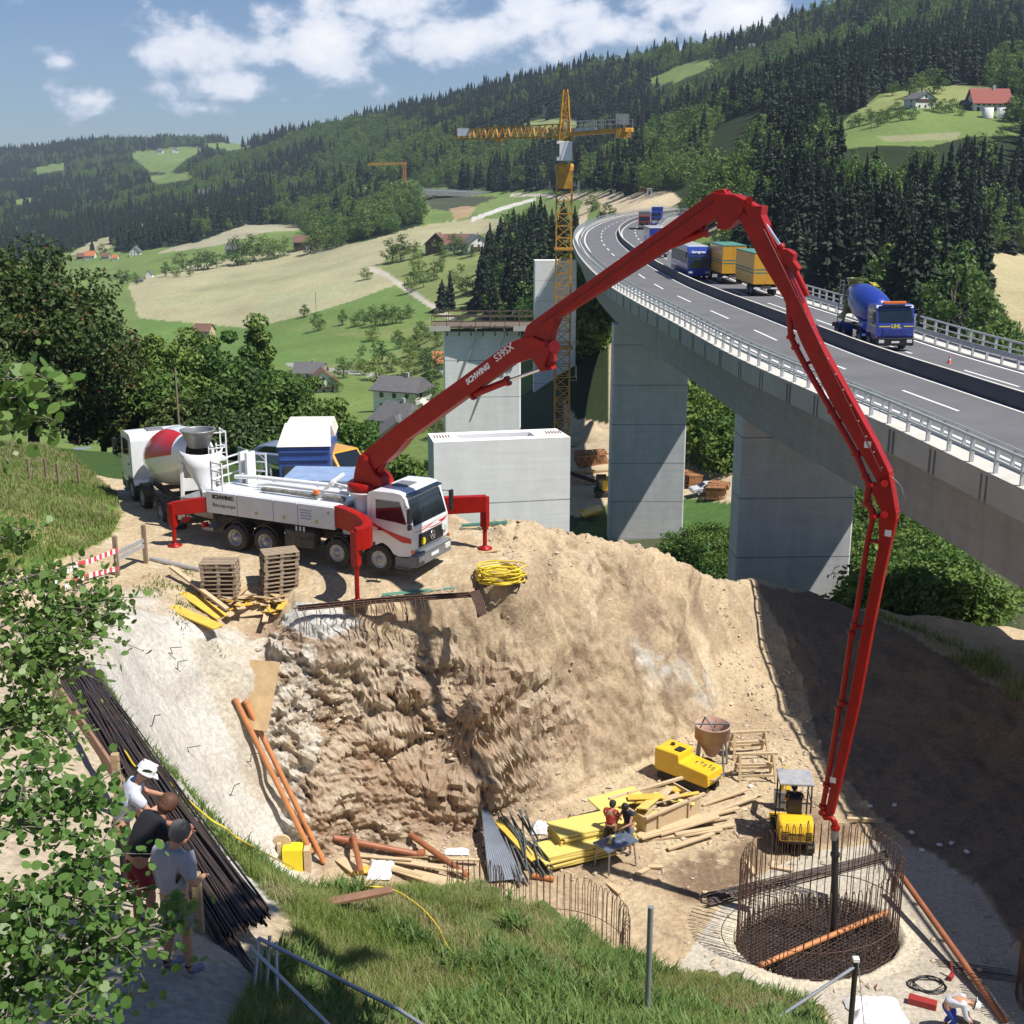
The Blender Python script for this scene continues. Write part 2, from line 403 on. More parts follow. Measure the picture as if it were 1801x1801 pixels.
# regular lookup in (azimuth, forward distance)
def far_height(x, y):
    x = np.asarray(x, float); y = np.asarray(y, float)
    # iterate: t from y, using z
    t = y.copy()
    for _ in range(4):
        z = FARG(900.5+2170*x/np.maximum(t, 1), t); t = CP*y-SP*z
    return FARG(900.5+2170*x/np.maximum(t, 1), t)
FARG = Grid(fcols, frows, FZ)
FPX, FPY = project(FX, FY, FZ)
FORESTS = [
 [(-200,100),(480,190),(1000,40),(1900,-300),(2400,-300),(2400,820),(1900,780),(1801,720),(1600,620),(1420,520),(1300,465),(1180,352),(1100,336),(1040,332),(960,334),(880,336),(740,330),(700,345),(640,345),(740,362),(745,395),(640,424),(560,432),(520,395),(430,395),(350,425),(215,446),(190,420),(125,440),(60,470),(-200,480)],
 [(845,520),(870,480),(900,440),(938,430),(1010,430),(1015,500),(1068,505),(1070,745),(1010,735),(940,590),(850,580)],
 [(1205,560),(1290,600),(1290,800),(1240,790),(1205,740)],
]
CLEAR = [  # clearings in the forests
 [(228,270),(262,262),(330,257),(365,262),(330,278),(300,304),(265,303),(240,284)], [(350,253),(430,249),(432,256),(380,262)], [(50,297),(118,284),(112,300),(66,306)], [(248,312),(330,302),(345,314),(280,324)], [(392,258),(468,246),(464,254),(400,266)], [(20,352),(70,345),(66,354),(30,360)],
 [(1135,142),(1200,112),(1266,101),(1268,113),(1195,142),(1150,150)], [(900,224),(940,211),(1000,205),(1032,213),(1010,226)],
 [(1438,248),(1500,200),(1550,165),(1640,150),(1730,150),(1801,175),(1801,238),(1700,240),(1640,258),(1560,256),(1450,264)],
 [(1695,452),(1760,446),(1900,445),(1900,640),(1801,590),(1755,530),(1720,480)], [(1240,332),(1296,300),(1290,322),(1250,337)],
 [(1255,450),(1262,400),(1312,384),(1300,435)], [(335,430),(360,400),(420,385),(350,420)], [(230,402),(285,380),(290,396),(240,408)], [(315,350),(350,352),(352,368),(318,372)],
 [(120,448),(160,425),(200,414),(196,436),(150,450)], [(985,345),(1180,336),(1200,352),(1170,372),(1080,386),(1000,360)], [(780,356),(835,355),(830,388),(790,388)], [(640,318),(748,318),(745,350),(700,356),(640,345)],
]
def in_any(L, X, Y):
    r = np.zeros(X.shape, bool)
    for p in L: r |= inpoly(p, X, Y)
    return r
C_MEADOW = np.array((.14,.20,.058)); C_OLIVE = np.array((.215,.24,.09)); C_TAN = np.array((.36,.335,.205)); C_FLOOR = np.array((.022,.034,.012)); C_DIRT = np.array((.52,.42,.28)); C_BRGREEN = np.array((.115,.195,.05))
def paint_far():
    wob = fbm(FX/25, FY/25, oc=3, s=9)*5*np.clip(300/FY, .2, 1.5)
    px, py = FPX+wob, FPY+wob*.35
    C = np.zeros(FX.shape+(3,)); C[:] = C_MEADOW
    def put(poly, col, f=1.0):
        m = inpoly(poly, px, py); C[m] = C[m]*(1-f)+np.asarray(col)*f
    put([(640,440),(900,420),(985,380),(985,560),(780,560),(700,500)], C_OLIVE, .75)
    put([(470,590),(560,560),(780,560),(790,660),(600,660),(520,630)], C_OLIVE, .6)
    put([(250,555),(430,572),(600,590),(740,602),(640,640),(430,645),(240,640)], C_BRGREEN, .8)
    put([(700,505),(765,545),(740,575),(560,590),(500,575),(560,545),(640,520)], C_BRGREEN, .55)
    put([(225,500),(330,468),(450,447),(560,440),(640,425),(720,400),(800,388),(888,384),(884,402),(800,425),(740,432),(690,437),(668,470),(700,500),(640,522),(560,547),(505,562),(430,577),(245,560)], C_TAN, .95)
    put([(470,520),(640,488),(660,500),(560,535),(440,560)], (.31,.33,.19), .6)
    put([(250,545),(420,480),(640,460),(560,480),(400,530)], (.28,.30,.16), .45)
    put([(270,447),(420,392),(520,378),(585,385),(560,402),(470,408),(380,432)], (.34,.31,.22), .9)
    put([(430,372),(560,352),(590,365),(520,392),(440,395)], (.33,.31,.2), .8)
    put([(880,384),(700,350),(900,345),(985,352),(985,380)], (.16,.22,.07), .9)
    nr = (FY < 240) & (px > 760) & (py > 470); C[nr] = (.075,.085,.045)
    put([(1000,520),(1210,520),(1300,760),(1290,885),(1180,872),(1060,915),(990,905),(990,735)], C_DIRT, .95)
    put([(995,935),(1068,885),(1068,960),(1000,960)], (.10,.15,.04), .9)
    put([(1200,872),(1290,885),(1290,1010),(1190,960)], (.07,.14,.035), .9)
    put([(985,340),(1180,336),(1200,352),(1170,372),(1080,386),(1060,384),(1050,352),(985,350)], C_DIRT, .95)
    put([(1044,345),(1024,405),(1006,405),(1030,345)], C_DIRT, .95)
    put([(640,332),(745,330),(745,352),(700,356),(650,345)], (.5,.45,.38), .9)
    put([(742,343),(880,346),(850,356),(826,366),(800,372),(760,368)], (.05,.055,.04), .9); put([(790,368),(815,362),(836,364),(826,384),(800,386)], (.40,.27,.17), .8)  # first patch darkens the ground to stand for shade beneath the far viaduct
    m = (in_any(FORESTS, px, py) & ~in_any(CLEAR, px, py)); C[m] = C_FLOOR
    put([(120,448),(160,425),(200,414),(196,436),(150,450)], (.34,.32,.2), .9)
    put([(1500,200),(1560,165),(1640,150),(1730,150),(1790,175),(1700,180),(1600,190)], C_OLIVE*1.1, .9)
    put([(1540,240),(1690,232),(1680,246),(1560,250)], C_TAN*.8, .7)
    put([(1695,452),(1760,446),(1900,445),(1900,640),(1801,590),(1755,530),(1720,480)], (.40,.34,.2), .95)
    put([(905,224),(940,211),(1000,205),(1032,213),(1010,226)], (.25,.28,.12), .8)
    put([(1258,450),(1262,400),(1312,384),(1300,435)], (.32,.33,.13), .8)
    for line, wd, col in (([(652,474),(680,483),(703,500),(740,525),(772,545),(800,565)], 4.5, (.45,.41,.34)), ([(832,386),(880,368),(940,350)], 3.2, (.55,.53,.5)), ([(990,350),(960,343),(900,343)], 2.5, (.45,.4,.33)), ([(505,640),(620,655),(700,668),(760,690)], 3, (.33,.32,.3))):
        for (a, b) in zip(line[:-1], line[1:]):
            dx, dy = b[0]-a[0], b[1]-a[1]; q = np.clip(((px-a[0])*dx+(py-a[1])*dy)/(dx*dx+dy*dy), 0, 1)
            d = np.hypot(px-a[0]-q*dx, (py-a[1]-q*dy)); C[d < wd] = col
    C *= (1+.18*fbm(FX/18, FY/18, oc=4, s=20))[..., None]
    C *= (1+.10*fbm(FX/120, FY/40, oc=3, s=22))[..., None]
    return C
def grid_faces(nr, nc):
    i = np.arange(nr*nc).reshape(nr, nc); return np.stack([i[:-1,:-1].ravel(), i[:-1,1:].ravel(), i[1:,1:].ravel(), i[1:,:-1].ravel()], 1)
def ground_mat(name, bump_s=1.0, fine=40.0, amt=.35, dist=.08, gstr=.5):
    m = bpy.data.materials.new(name); m.use_nodes = True; t = m.node_tree; t.nodes.clear(); L = t.links.new
    b = N(t, 'ShaderNodeBsdfPrincipled'); b.inputs['Roughness'].default_value = .95; b.inputs['Specular IOR Level'].default_value = .15; o = N(t, 'ShaderNodeOutputMaterial')
    at = N(t, 'ShaderNodeAttribute', attribute_name='cov'); geo = N(t, 'ShaderNodeNewGeometry')
    n1 = N(t, 'ShaderNodeTexNoise'); n1.inputs['Scale'].default_value = fine; n1.inputs['Detail'].default_value = 8; n1.inputs['Roughness'].default_value = .7; L(geo.outputs['Position'], n1.inputs['Vector'])
    r = N(t, 'ShaderNodeMapRange'); r.inputs['From Min'].default_value = .3; r.inputs['From Max'].default_value = .7; r.inputs['To Min'].default_value = 1-amt; r.inputs['To Max'].default_value = 1+amt*.7; L(n1.outputs[0], r.inputs[0])
    mx = N(t, 'ShaderNodeVectorMath', operation='SCALE'); L(at.outputs['Color'], mx.inputs[0]); L(r.outputs[0], mx.inputs['Scale']); L(mx.outputs[0], b.inputs['Base Color'])
    bp = N(t, 'ShaderNodeBump'); bp.inputs['Strength'].default_value = gstr; bp.inputs['Distance'].default_value = dist
    vo = N(t, 'ShaderNodeTexVoronoi'); vo.inputs['Scale'].default_value = fine*.25; L(geo.outputs['Position'], vo.inputs['Vector'])
    L(math_n(t, 'ADD', n1.outputs[0], math_n(t, 'MULTIPLY', vo.outputs['Distance'], -.45)), bp.inputs['Height']); L(bp.outputs[0], b.inputs['Normal']); L(b.outputs[0], o.inputs[0])
    return m
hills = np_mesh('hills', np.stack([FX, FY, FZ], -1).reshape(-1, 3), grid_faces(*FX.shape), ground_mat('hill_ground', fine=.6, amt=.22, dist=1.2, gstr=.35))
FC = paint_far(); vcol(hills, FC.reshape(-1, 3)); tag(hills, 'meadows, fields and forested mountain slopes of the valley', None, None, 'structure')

# ============================================================ NEAR GROUND
def near_ctl():
    P = []
    def pt(px, py, z): P.append(tuple(Wz(px, py, z)))
    def wp(*a):
        for p in a: P.append(p)
    def chain(pts, step=.6, world=False):
        q = [Vector(p) if world else Wz(*p) for p in pts]
        for a, b in zip(q[:-1], q[1:]):
            n = max(1, int((b-a).length/step))
            for k in range(n): P.append(tuple(a.lerp(b, k/n)))
        P.append(tuple(q[-1])); return q
    # platform edge, middle break, toe of the rock face
    chain([(340,1110,-13.8),(440,1120,-14.1),(520,1095,-14.0),(640,1085,-14.0),(760,1094,-14.1),(840,1105,-14.4),(900,1070,-14.3),(925,1010,-13.5),(950,960,-13.4)])
    chain([(478,1200,-15.9),(560,1210,-16.1),(650,1210,-16.4),(780,1220,-17.0),(860,1240,-17.7),(920,1250,-18.2)])
    chain([(488,1300,-17.4),(560,1330,-18.0),(650,1340,-18.7),(780,1340,-19.2),(870,1340,-19.8)])
    chain([(560,1505,-21.0),(700,1482,-21.2),(850,1460,-21.4),(960,1415,-21.5),(1080,1365,-21.5),(1190,1300,-21.6),(1290,1250,-21.7)], .8)
    # mound right of the platform
    chain([(845,925,-12.9),(900,918,-12.8),(1000,940,-13.8),(1090,955,-14.7),(1180,975,-15.9),(1215,1000,-16.9),(1260,1012,-17.8),(1330,1012,-19.2),(1420,1040,-20.0),(1500,1068,-20.5),(1650,1140,-20.5),(1801,1230,-20.2),(2100,1380,-20.3)], .8)
    pt(965,1080,-15.3); pt(1050,1080,-16.0); pt(1100,1160,-17.9); pt(1180,1140,-18.3); pt(1120,1250,-19.8); pt(1000,1200,-18.0); pt(1000,1300,-20.0)
    pt(1250,1150,-20.0); pt(1330,1130,-20.6); pt(1400,1250,-21.7); pt(1500,1250,-21.9); pt(1600,1330,-22); pt(1700,1300,-21.6); pt(1801,1380,-21.8); pt(1801,1500,-22); pt(2050,1500,-21.5)
    # platform
    for a in ((300,985,-13.2),(420,975,-13.2),(670,1012,-13.2),(850,965,-13.2),(560,1040,-13.65),(760,1045,-13.7),(622,1062,-13.78),(700,1066,-13.88),(500,1010,-13.4),(640,1020,-13.4),(740,1015,-13.4),(880,1010,-13.3),(500,950,-13.2),(230,960,-13.15),(600,900,-13.6),(300,1040,-13.3),(240,1020,-13.2)): pt(*a)
    for a in ((430,832,-14.4),(350,850,-13.8),(500,862,-14.4),(620,860,-15),(460,812,-14.8),(700,880,-14.6),(780,890,-14)): pt(*a)
    wp((-15.4,77,-17.7),(-14,72,-17.2),(-17.5,77,-17.7)); wp((-2,52,-16),(2.5,52.5,-17),(6,56,-20.5),(9,60,-22.5),(12,68,-25),(16,70,-27),(30,66,-25),(45,60,-23),(3,66,-27),(-4,62,-22))
    # left meadow and path
    for a in ((52,850,-12.2),(0,780,-12.6),(130,790,-14.4),(100,900,-12.35),(190,915,-13.0),(180,815,-14.0),(0,900,-11.6),(0,980,-11.8),(150,960,-12.9),(100,1010,-13.05),(60,1040,-13.1),(210,850,-13.6),(250,800,-15)): pt(*a)
    wp((-50,45,-9),(-50,60,-12),(-50,80,-18),(-30,80,-17.8),(-20,80,-18.5),(-12,80,-21),(-6,80,-26),(5,80,-32),(20,80,-31),(60,80,-28),(60,50,-22),(-40,30,-9),(-30,36,-11))
    # bench, shotcrete edge, pit toe
    chain([(150,1060,-12.9),(215,1062,-12.9),(180,1120,-11.3),(165,1170,-10.5),(230,1290,-10.25),(330,1400,-10.1),(400,1495,-10.1),(490,1590,-10.3),(600,1562,-11.5),(760,1562,-12.6),(850,1566,-13.1),(960,1612,-13.6),(1090,1682,-13.7),(1200,1735,-13.8),(1420,1775,-14.2),(1520,1850,-14.6)], .8)
    pt(290,1060,-13.2)
    chain([(-8.0,37,-14.6),(-7.7,36.2,-17.5),(-7.3,35.2,-20.6),(-7.3,32.8,-21),(-6.4,30,-21.2),(-3.8,27.8,-21.3),(2,26,-21.5),(7,25.3,-21.9),(12,24,-22),(24,20,-22)], .8, True)
    for a in ((310,1715,-8.55),(100,1400,-9.3),(60,1250,-9.6),(0,1600,-8.8),(200,1550,-9.0),(450,1700,-9.5),(420,1790,-8.8),(0,1780,-8.2),(0,1200,-10.2),(100,1120,-10.6),(60,1090,-12.7)): pt(*a)
    for a in ((600,1801,-9.9),(700,1700,-11.1),(1000,1801,-11.4),(1000,1700,-12.4),(1300,1801,-13.2),(800,1640,-12),(560,1660,-10.5)): pt(*a)
    wp((-40,5,-5),(-15,4,-5.6),(0,5,-6),(10,8,-9),(25,8,-12),(60,5,-16),(-50,-6,0),(0,-6,-1.7),(60,-6,-6),(-25,20,-8.5),(60,20,-21),(14,12,-13),(22,15,-17),(60,30,-22))
    wp((-3.6,18.1,-11.7),(-4.1,19.6,-12.3),(-3.2,17.2,-11.3),(-3.0,19.6,-12.6),(-13.6,70,-16.3),(-12,70,-16.3),(-14,68,-16.1),(-11.5,67,-16.0))
    # pit floor
    for a in ((1070,1500,-21.5),(1200,1450,-21.6),(1380,1480,-21.8),(1250,1600,-22),(1437,1645,-22.1),(1580,1500,-22),(1700,1600,-22),(1801,1700,-22),(1670,1790,-22),(1300,1400,-21.7),(1450,1380,-21.9),(900,1500,-21.5),(760,1530,-21.4),(1000,1570,-21.7),(650,1530,-21.2),(1360,1300,-21.7),(2050,1800,-22)): pt(*a)
    return np.array(P)
xs = np.concatenate([np.arange(-50,-20,.7), np.arange(-20,-10,.22), np.arange(-10,-8,.12), np.arange(-8,9,.068), np.arange(9,14,.10), np.arange(14,24,.18), np.arange(24,60.5,.8)])
ys = np.concatenate([np.arange(-6,8,.6), np.arange(8,30,.14), np.arange(30,33,.075), np.arange(33,39.5,.042), np.arange(39.5,48,.075), np.arange(48,62,.25), np.arange(62,80.5,.6)])
GX, GY = np.meshgrid(xs, ys)
def near_terrain():
    P = near_ctl()
    # control z on a coarse regular grid then smooth, to keep slopes even
    gx = np.arange(-50,60.2,.3); gy = np.arange(-6,80.2,.3); A, B = np.meshgrid(gx, gy)
    Z = tri_interp(P, A, B); lr = int(np.searchsorted(gy, 79.6))-1; Z[lr:] = Z[lr]; bad = np.isnan(Z); Z[bad] = -20
    Z = blur(Z, 2)
    g = Grid(gx, gy, Z); return g
NB = near_terrain()
GZ = NB(GX, GY)
px_, py_ = project(GX, GY, GZ)
wv = fbm(GX/1.3, GY/1.3, GZ/1.3, oc=4, s=31)*14
PX, PY = px_+wv, py_+wv*.6
gyv, gxv = np.gradient(GZ, ys, xs); SL = np.hypot(gxv, gyv)
M_ROCK = inpoly([(430,1120),(520,1105),(640,1130),(840,1150),(900,1180),(1010,1200),(1020,1270),(960,1330),(960,1400),(850,1470),(700,1500),(560,1520),(500,1440),(465,1290)], px_+wv*3.2, py_+wv*2.2+18*np.sin(px_/23))
M_SHOT = inpoly([(205,1045),(260,1035),(330,1100),(420,1110),(445,1150),(470,1290),(520,1440),(560,1520),(560,1600),(380,1600),(150,1240),(140,1170)], px_+wv*.5, py_+wv*.3) & (GY > 12)
M_GRASSB = inpoly([(395,1480),(450,1520),(600,1545),(850,1548),(960,1600),(1090,1670),(1200,1720),(1400,1745),(1440,1790),(1460,1900),(350,1900),(430,1760),(520,1640)], PX, PY) & (GY < 27)
M_MEADL = inpoly([(-300,770),(60,770),(125,800),(205,870),(215,905),(200,945),(150,965),(60,1000),(-300,1040)], px_+wv*.3, py_+wv*.2) & (GY > 34)
M_FLOORC = inpoly([(1200,1690),(1290,1560),(1420,1500),(1560,1480),(1640,1500),(1720,1560),(1801,1690),(1900,1800),(1900,1950),(1250,1950),(1190,1760)], px_+wv*.25, py_+wv*.15) & (GY > 22)
def sstep(x, a, b): t = np.clip((x-a)/(b-a), 0, 1); return t*t*(3-2*t)
# relief: crumbly rock on the face, runnels on the mound, lumpy spoil, gentle elsewhere
near_detail = fbm(GX*1.6, GY*1.6, oc=5, s=5)*.045
rockw = blur(M_ROCK.astype(float), 26)
shotw = blur(M_SHOT.astype(float), 6)
steep = sstep(SL, .5, 1.3)
r1 = fbm(GX*.9, GZ*1.1+GY*.4, GY*.5, oc=6, s=11, g=.62, ridge=True); r2 = fbm(GX*2.6, GZ*3.4, GY*1.5, oc=4, s=17, g=.6)
rk = (rockw > .01); DB = np.zeros(GX.shape); gx_, gy_, gz_ = GX[rk], GY[rk], GZ[rk]; wb = fbm(gx_*1.3, gz_*1.3, gy_, oc=3, s=88)*.5
for sc_, am, sd_ in ((1.0,.55,1),(2.3,.30,2),(4.6,.15,3)):
    f1, f2, ci = worley(gx_*sc_*.8+wb+gz_*.3, gy_*sc_*.5, (gz_+gx_*.22)*sc_*1.5+wb, sd_); DB[rk] += am*(ci*1.0-.5+.5*np.minimum(f2-f1, .3)/.3*.5-f1*.3)
steepw = sstep(SL, .5, 1.2)
mk_ = (steep*(1-rockw)*(1-shotw) > .02); MDB = np.zeros(GX.shape); q_ = (GX[mk_], GY[mk_], GZ[mk_])
for sc_, am, sd_ in ((1.5,.5,4),(3.6,.3,5)):
    f1, f2, ci = worley(q_[0]*sc_, q_[1]*sc_*.7, (q_[2]+q_[0]*.3)*sc_, sd_); MDB[mk_] += am*(ci-.5-f1*.4)
DN = rockw*steepw*(DB*.62+fbm(GX*.45,GZ*.6,oc=3,s=99)*.55+r1*.2+r2*.08)          # push the rock out towards / away from the viewer
mound = steep*(1-rockw)*(1-shotw)
run = fbm(GX*1.1+GZ*.35, GZ*.22, GY*.1, oc=5, s=41, ridge=True)
DN = DN + mound*MDB*.12
rgt = sstep(GX-GY*.12,4.5,7)*sstep(GY,26,29)*(1-steep)*(~M_FLOORC)
DZ = near_detail + rgt*(fbm(GX*.6,GY*.6,oc=5,s=33,g=.6)*.35+fbm(GX*2.2,GY*2.2,oc=3,s=35,ridge=True)*.07) + sstep(GY,27,29)*fbm(GX*3.5,GY*3.5,oc=4,s=8,ridge=True)*.035 + mound*(run*.26+fbm(GX*.8,GY*.8,GZ*.8,oc=5,s=42,g=.58)*.38+fbm(GX*3.2,GY*3.2,GZ*3.2,oc=4,s=43,ridge=True)*.15) + shotw*fbm(GX*.7,GY*.7,GZ*.7,oc=3,s=47)*.22 
crest = inpoly([(820,900),(1000,925),(1190,955),(1270,1005),(1200,1060),(1000,1010),(880,960)], px_, py_)
DZ += blur(crest.astype(float), 6)*(fbm(GX*1.4,GY*1.4,oc=5,s=51,ridge=True)*.35+.05)
DZ *= np.where(M_FLOORC, .12, 1); DZ *= np.where((GY < 30) & M_GRASSB, 1.5, 1)
# shaft recess of the big reinforcement cage
CAGE_C = Wz(1437, 1648, -22.1); CAGE_A, CAGE_B, CAGE_ROT = 2.62, 2.0, R(24)
def cage_uv(x, y):
    dx, dy = x-CAGE_C.x, y-CAGE_C.y; c, s = math.cos(CAGE_ROT), math.sin(CAGE_ROT)
    return (dx*c+dy*s)/CAGE_A, (-dx*s+dy*c)/CAGE_B
cu, cv = cage_uv(GX, GY); cr_ = np.hypot(cu, cv)
DN = DN+DZ; nl_ = np.sqrt(1+SL**2); gb = blur(np.stack([gxv, gyv], 0)[0], 3), blur(gyv, 3); nl_ = np.sqrt(1+gb[0]**2+gb[1]**2)
DXX, DYY, DZZ = -gb[0]/nl_*DN, -gb[1]/nl_*DN, DN/nl_
GZ2 = GZ+DZZ; GZ2 = np.where(cr_ < 1.02, -22.9, GZ2)
NEARG = Grid(xs, ys, GZ2)
def near_height(x, y): return NEARG(np.asarray(x, float), np.asarray(y, float))
def paint_near():
    C = np.zeros(GX.shape+(3,)); C[:] = (.50,.395,.255)
    n = fbm(GX*.5, GY*.5, GZ*.5, oc=5, s=61); n2 = fbm(GX*3, GY*3, GZ*3, oc=4, s=67)
    def lay(m, col, f=1.0):
        m = m.astype(float)*f; m = m[..., None] if m.ndim == 2 else m
        C[:] = C*(1-m)+np.asarray(col)*m
    # spoil slope: warm tan streaked by greyer and browner soil
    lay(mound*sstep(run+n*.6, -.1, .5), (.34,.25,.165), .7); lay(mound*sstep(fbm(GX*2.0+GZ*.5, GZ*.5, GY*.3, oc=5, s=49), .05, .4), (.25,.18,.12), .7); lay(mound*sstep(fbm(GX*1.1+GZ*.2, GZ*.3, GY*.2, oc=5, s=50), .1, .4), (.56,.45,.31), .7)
    lay(sstep(n, .05, .4)*(1-rockw)*(1-shotw), (.42,.31,.20), .45)
    soft = lambda mm: blur(mm.astype(float), 10)*sstep(n2+n*.7, -.35, .15)
    lay(soft(inpoly([(1100,1140),(1160,1130),(1210,1160),(1190,1200),(1130,1190)], PX, PY) | inpoly([(1205,1190),(1240,1180),(1270,1220),(1240,1250),(1215,1230)], PX, PY) | inpoly([(555,1120),(620,1090),(640,1120),(610,1170),(570,1170)], PX, PY) | inpoly([(690,1160),(820,1165),(830,1200),(720,1200)], PX, PY)), (.50,.49,.45), .85)
    lay(soft(inpoly([(1090,1080),(1140,1060),(1230,1130),(1220,1180),(1160,1150),(1120,1140)], PX, PY)), (.22,.155,.105), .8)
    lay(rockw, (.42,.33,.235)); lay(rockw*sstep(n, -.05, .3), (.53,.44,.33), .8); lay(rockw*sstep(DB, .15, .4), (.52,.43,.32), .6); lay(rockw*sstep(DB, .0, -.3), (.24,.165,.11), .75); lay(rockw*sstep(fbm(GX*.45,GZ*.6,oc=4,s=98), .0, .3), (.33,.225,.15), .7)  # relief drives tone: raised blocks paler, crevice shade painted into the recesses
    lay(rockw*sstep(fbm(GX*.7,GZ*3.5,oc=4,s=71), .1, .35), (.30,.195,.125), .6)
    # pale shotcrete blown over the corner
    cw = inpoly([(430,1130),(500,1120),(560,1140),(560,1300),(540,1400),(560,1500),(520,1500),(470,1290)], PX, PY); lay(cw*sstep(n2, -.35, .15), (.55,.51,.44), .8)
    lay(shotw, (.57,.54,.485)); lay(shotw*sstep(n, .0, .3), (.50,.47,.41), .7); lay(shotw*inpoly([(330,1130),(440,1130),(480,1300),(520,1440),(440,1400),(380,1250)], PX, PY), (.47,.40,.29), .6)
    lay(sstep(fbm(GX*2.2-GY*.6, GZ*.35, oc=4, s=77), .18, .45)*shotw, (.40,.37,.32), .55)
    # floor soils
    fl = (GZ < -19.5) & (GY < 52) & (SL < .45)
    lay(fl*sstep(n, -.2, .35), (.42,.31,.20), .8)
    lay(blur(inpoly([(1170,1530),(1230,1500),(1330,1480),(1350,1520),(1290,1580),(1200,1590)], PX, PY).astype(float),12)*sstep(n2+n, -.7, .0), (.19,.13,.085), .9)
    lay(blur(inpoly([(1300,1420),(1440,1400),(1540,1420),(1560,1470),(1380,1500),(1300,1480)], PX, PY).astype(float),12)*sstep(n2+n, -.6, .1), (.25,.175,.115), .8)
    lay(inpoly([(1330,1030),(1420,1040),(1500,1068),(1801,1230),(1950,1300),(1950,1760),(1801,1680),(1580,1470),(1450,1330),(1380,1120)], PX, PY) & (GY > 26), (.19,.145,.105), .85)  # soil painted darker over the slope where the bridge shadow falls
    # ruts across the pit floor
    rut = np.abs(np.sin((GX*.6+GY*.9)*2.2+n*3)); lay(fl*sstep(rut, .93, 1)*sstep(n, -.1, .2), (.30,.215,.14), .5)
    lay(M_FLOORC*(GZ < -20), (.50,.45,.37)); lay(M_FLOORC*(GZ < -20)*sstep(n, .0, .35), (.43,.38,.30), .7)
    ring = (cr_ > 1.0) & (cr_ < 1.22+.1*n); lay(ring & (GY < CAGE_C.y+1.2), (.62,.55,.42), .9)
    lay(cr_ < 1.02, (.10,.075,.06))
    # platform: packed pale sand with darker tracks
    plat = (GZ > -14.6) & (GY > 35.5) & (SL < .4)
    lay(plat*sstep(n, -.15, .3), (.43,.325,.205), .6); lay(plat*sstep(n2, .25, .5), (.52,.46,.36), .5)
    lay(inpoly([(500,1100),(520,1060),(600,1070),(640,1100),(560,1130)], PX, PY), (.55,.55,.53), .8)
    # back road, asphalt
    lay(inpoly([(330,838),(380,818),(430,808),(470,815),(500,850),(470,900),(380,860)], px_, py_), (.36,.33,.29), .9)
    lay(inpoly([(120,790),(150,760),(200,790),(230,830),(200,850)], PX, PY), (.50,.40,.26), .9)
    # vegetation cover
    g = sstep(fbm(GX*.35, GY*.35, oc=4, s=83)+.25, -.2, .5)[..., None]
    gc = np.array((.085,.15,.035))*g+np.array((.25,.23,.10))*(1-g)
    m = M_MEADL.astype(float)[..., None]; C[:] = C*(1-m)+(gc*1.15+np.array((.02,.03,.0)))*m
    m = M_GRASSB.astype(float)[..., None]; C[:] = C*(1-m)+gc*.8*m
    m = (((GY > 56) & (px_ < 1300)) | (GX < -30)).astype(float)[..., None]; C[:] = C*(1-m)+np.array((.05,.09,.025))*m
    m = ((GY > 53) & (px_ > 1500)).astype(float)[..., None]*.0; C[:] = C*(1-m)
    lay(inpoly([(1560,1085),(1801,1210),(1900,1260),(1900,1200),(1700,1120)], PX, PY) , (.47,.38,.25), .8)
    # bench under the aspens
    b = (GY < 30) & (px_ < 470) & ~M_GRASSB & ~M_SHOT; lay(b, (.52,.44,.34), .6)
    lay(inpoly([(-200,1700),(200,1690),(420,1700),(430,1950),(-200,1950)], PX, PY), (.36,.33,.29), .7)
    C *= (1+.12*n2)[..., None]
    return np.clip(C, .01, .9)
NC = paint_near()
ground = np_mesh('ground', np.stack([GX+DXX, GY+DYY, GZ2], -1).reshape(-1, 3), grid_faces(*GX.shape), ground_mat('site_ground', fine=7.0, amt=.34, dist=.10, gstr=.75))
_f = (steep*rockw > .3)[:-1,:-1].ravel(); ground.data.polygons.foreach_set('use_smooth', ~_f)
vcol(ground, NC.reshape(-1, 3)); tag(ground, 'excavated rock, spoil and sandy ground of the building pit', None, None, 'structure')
def gz(x, y):
    """ground height anywhere"""
    if -49 < x < 59 and -5 < y < 79: return float(near_height(x, y))
    return float(far_height(np.array([x]), np.array([y]))[0])
def G(px, py, t0=6, t1=3000, far=False):
    """first ground point under a pixel of the reference view"""
    r = ray(px, py); t = max(t0, 60) if far else t0; prev = t
    f = (lambda x, y: float(far_height(np.array([x]), np.array([y]))[0])) if far else gz
    while t < t1:
        p = r*t
        if p.z < f(p.x, p.y):
            a, b = prev, t
            for _ in range(14):
                m = (a+b)/2; q = r*m
                if q.z < f(q.x, q.y): b = m
                else: a = m
            q = r*b; return Vector((q.x, q.y, f(q.x, q.y)))
        prev = t; t += max(.15, t*.006)
    return r*t1
# ============================================================ MOTORWAY VIADUCT
DECK = -10.8
def catmull(pts, step):
    out = []; P = [Vector(p) for p in pts]; P = [P[0]*2-P[1]]+P+[P[-1]*2-P[-2]]
    for i in range(1, len(P)-2):
        a, b, c, d = P[i-1:i+3]; n = max(2, int((c-b).length/step))
        for k in range(n):
            t = k/n; out.append(.5*((2*b)+(c-a)*t+(2*a-5*b+4*c-d)*t*t+(3*b-a-3*c+d)*t**3))
    out.append(P[-2]); return out
BP = catmull([(22,8),(20.6,22),(19.6,32),(18.4,43),(17.2,53.6),(16.0,62),(14.1,76),(12.7,94),(11.0,115),(10.1,132),(9.7,160),(10,190),(11.4,228),(15.5,275),(24,330),(36,380),(58,450),(88,560),(110,680)], 1.6)
BN = []
for i, p in enumerate(BP):
    d = (BP[min(i+1, len(BP)-1)]-BP[max(i-1, 0)]).normalized(); BN.append(Vector((d.y, -d.x)))   # to the right of travel away from the viewer
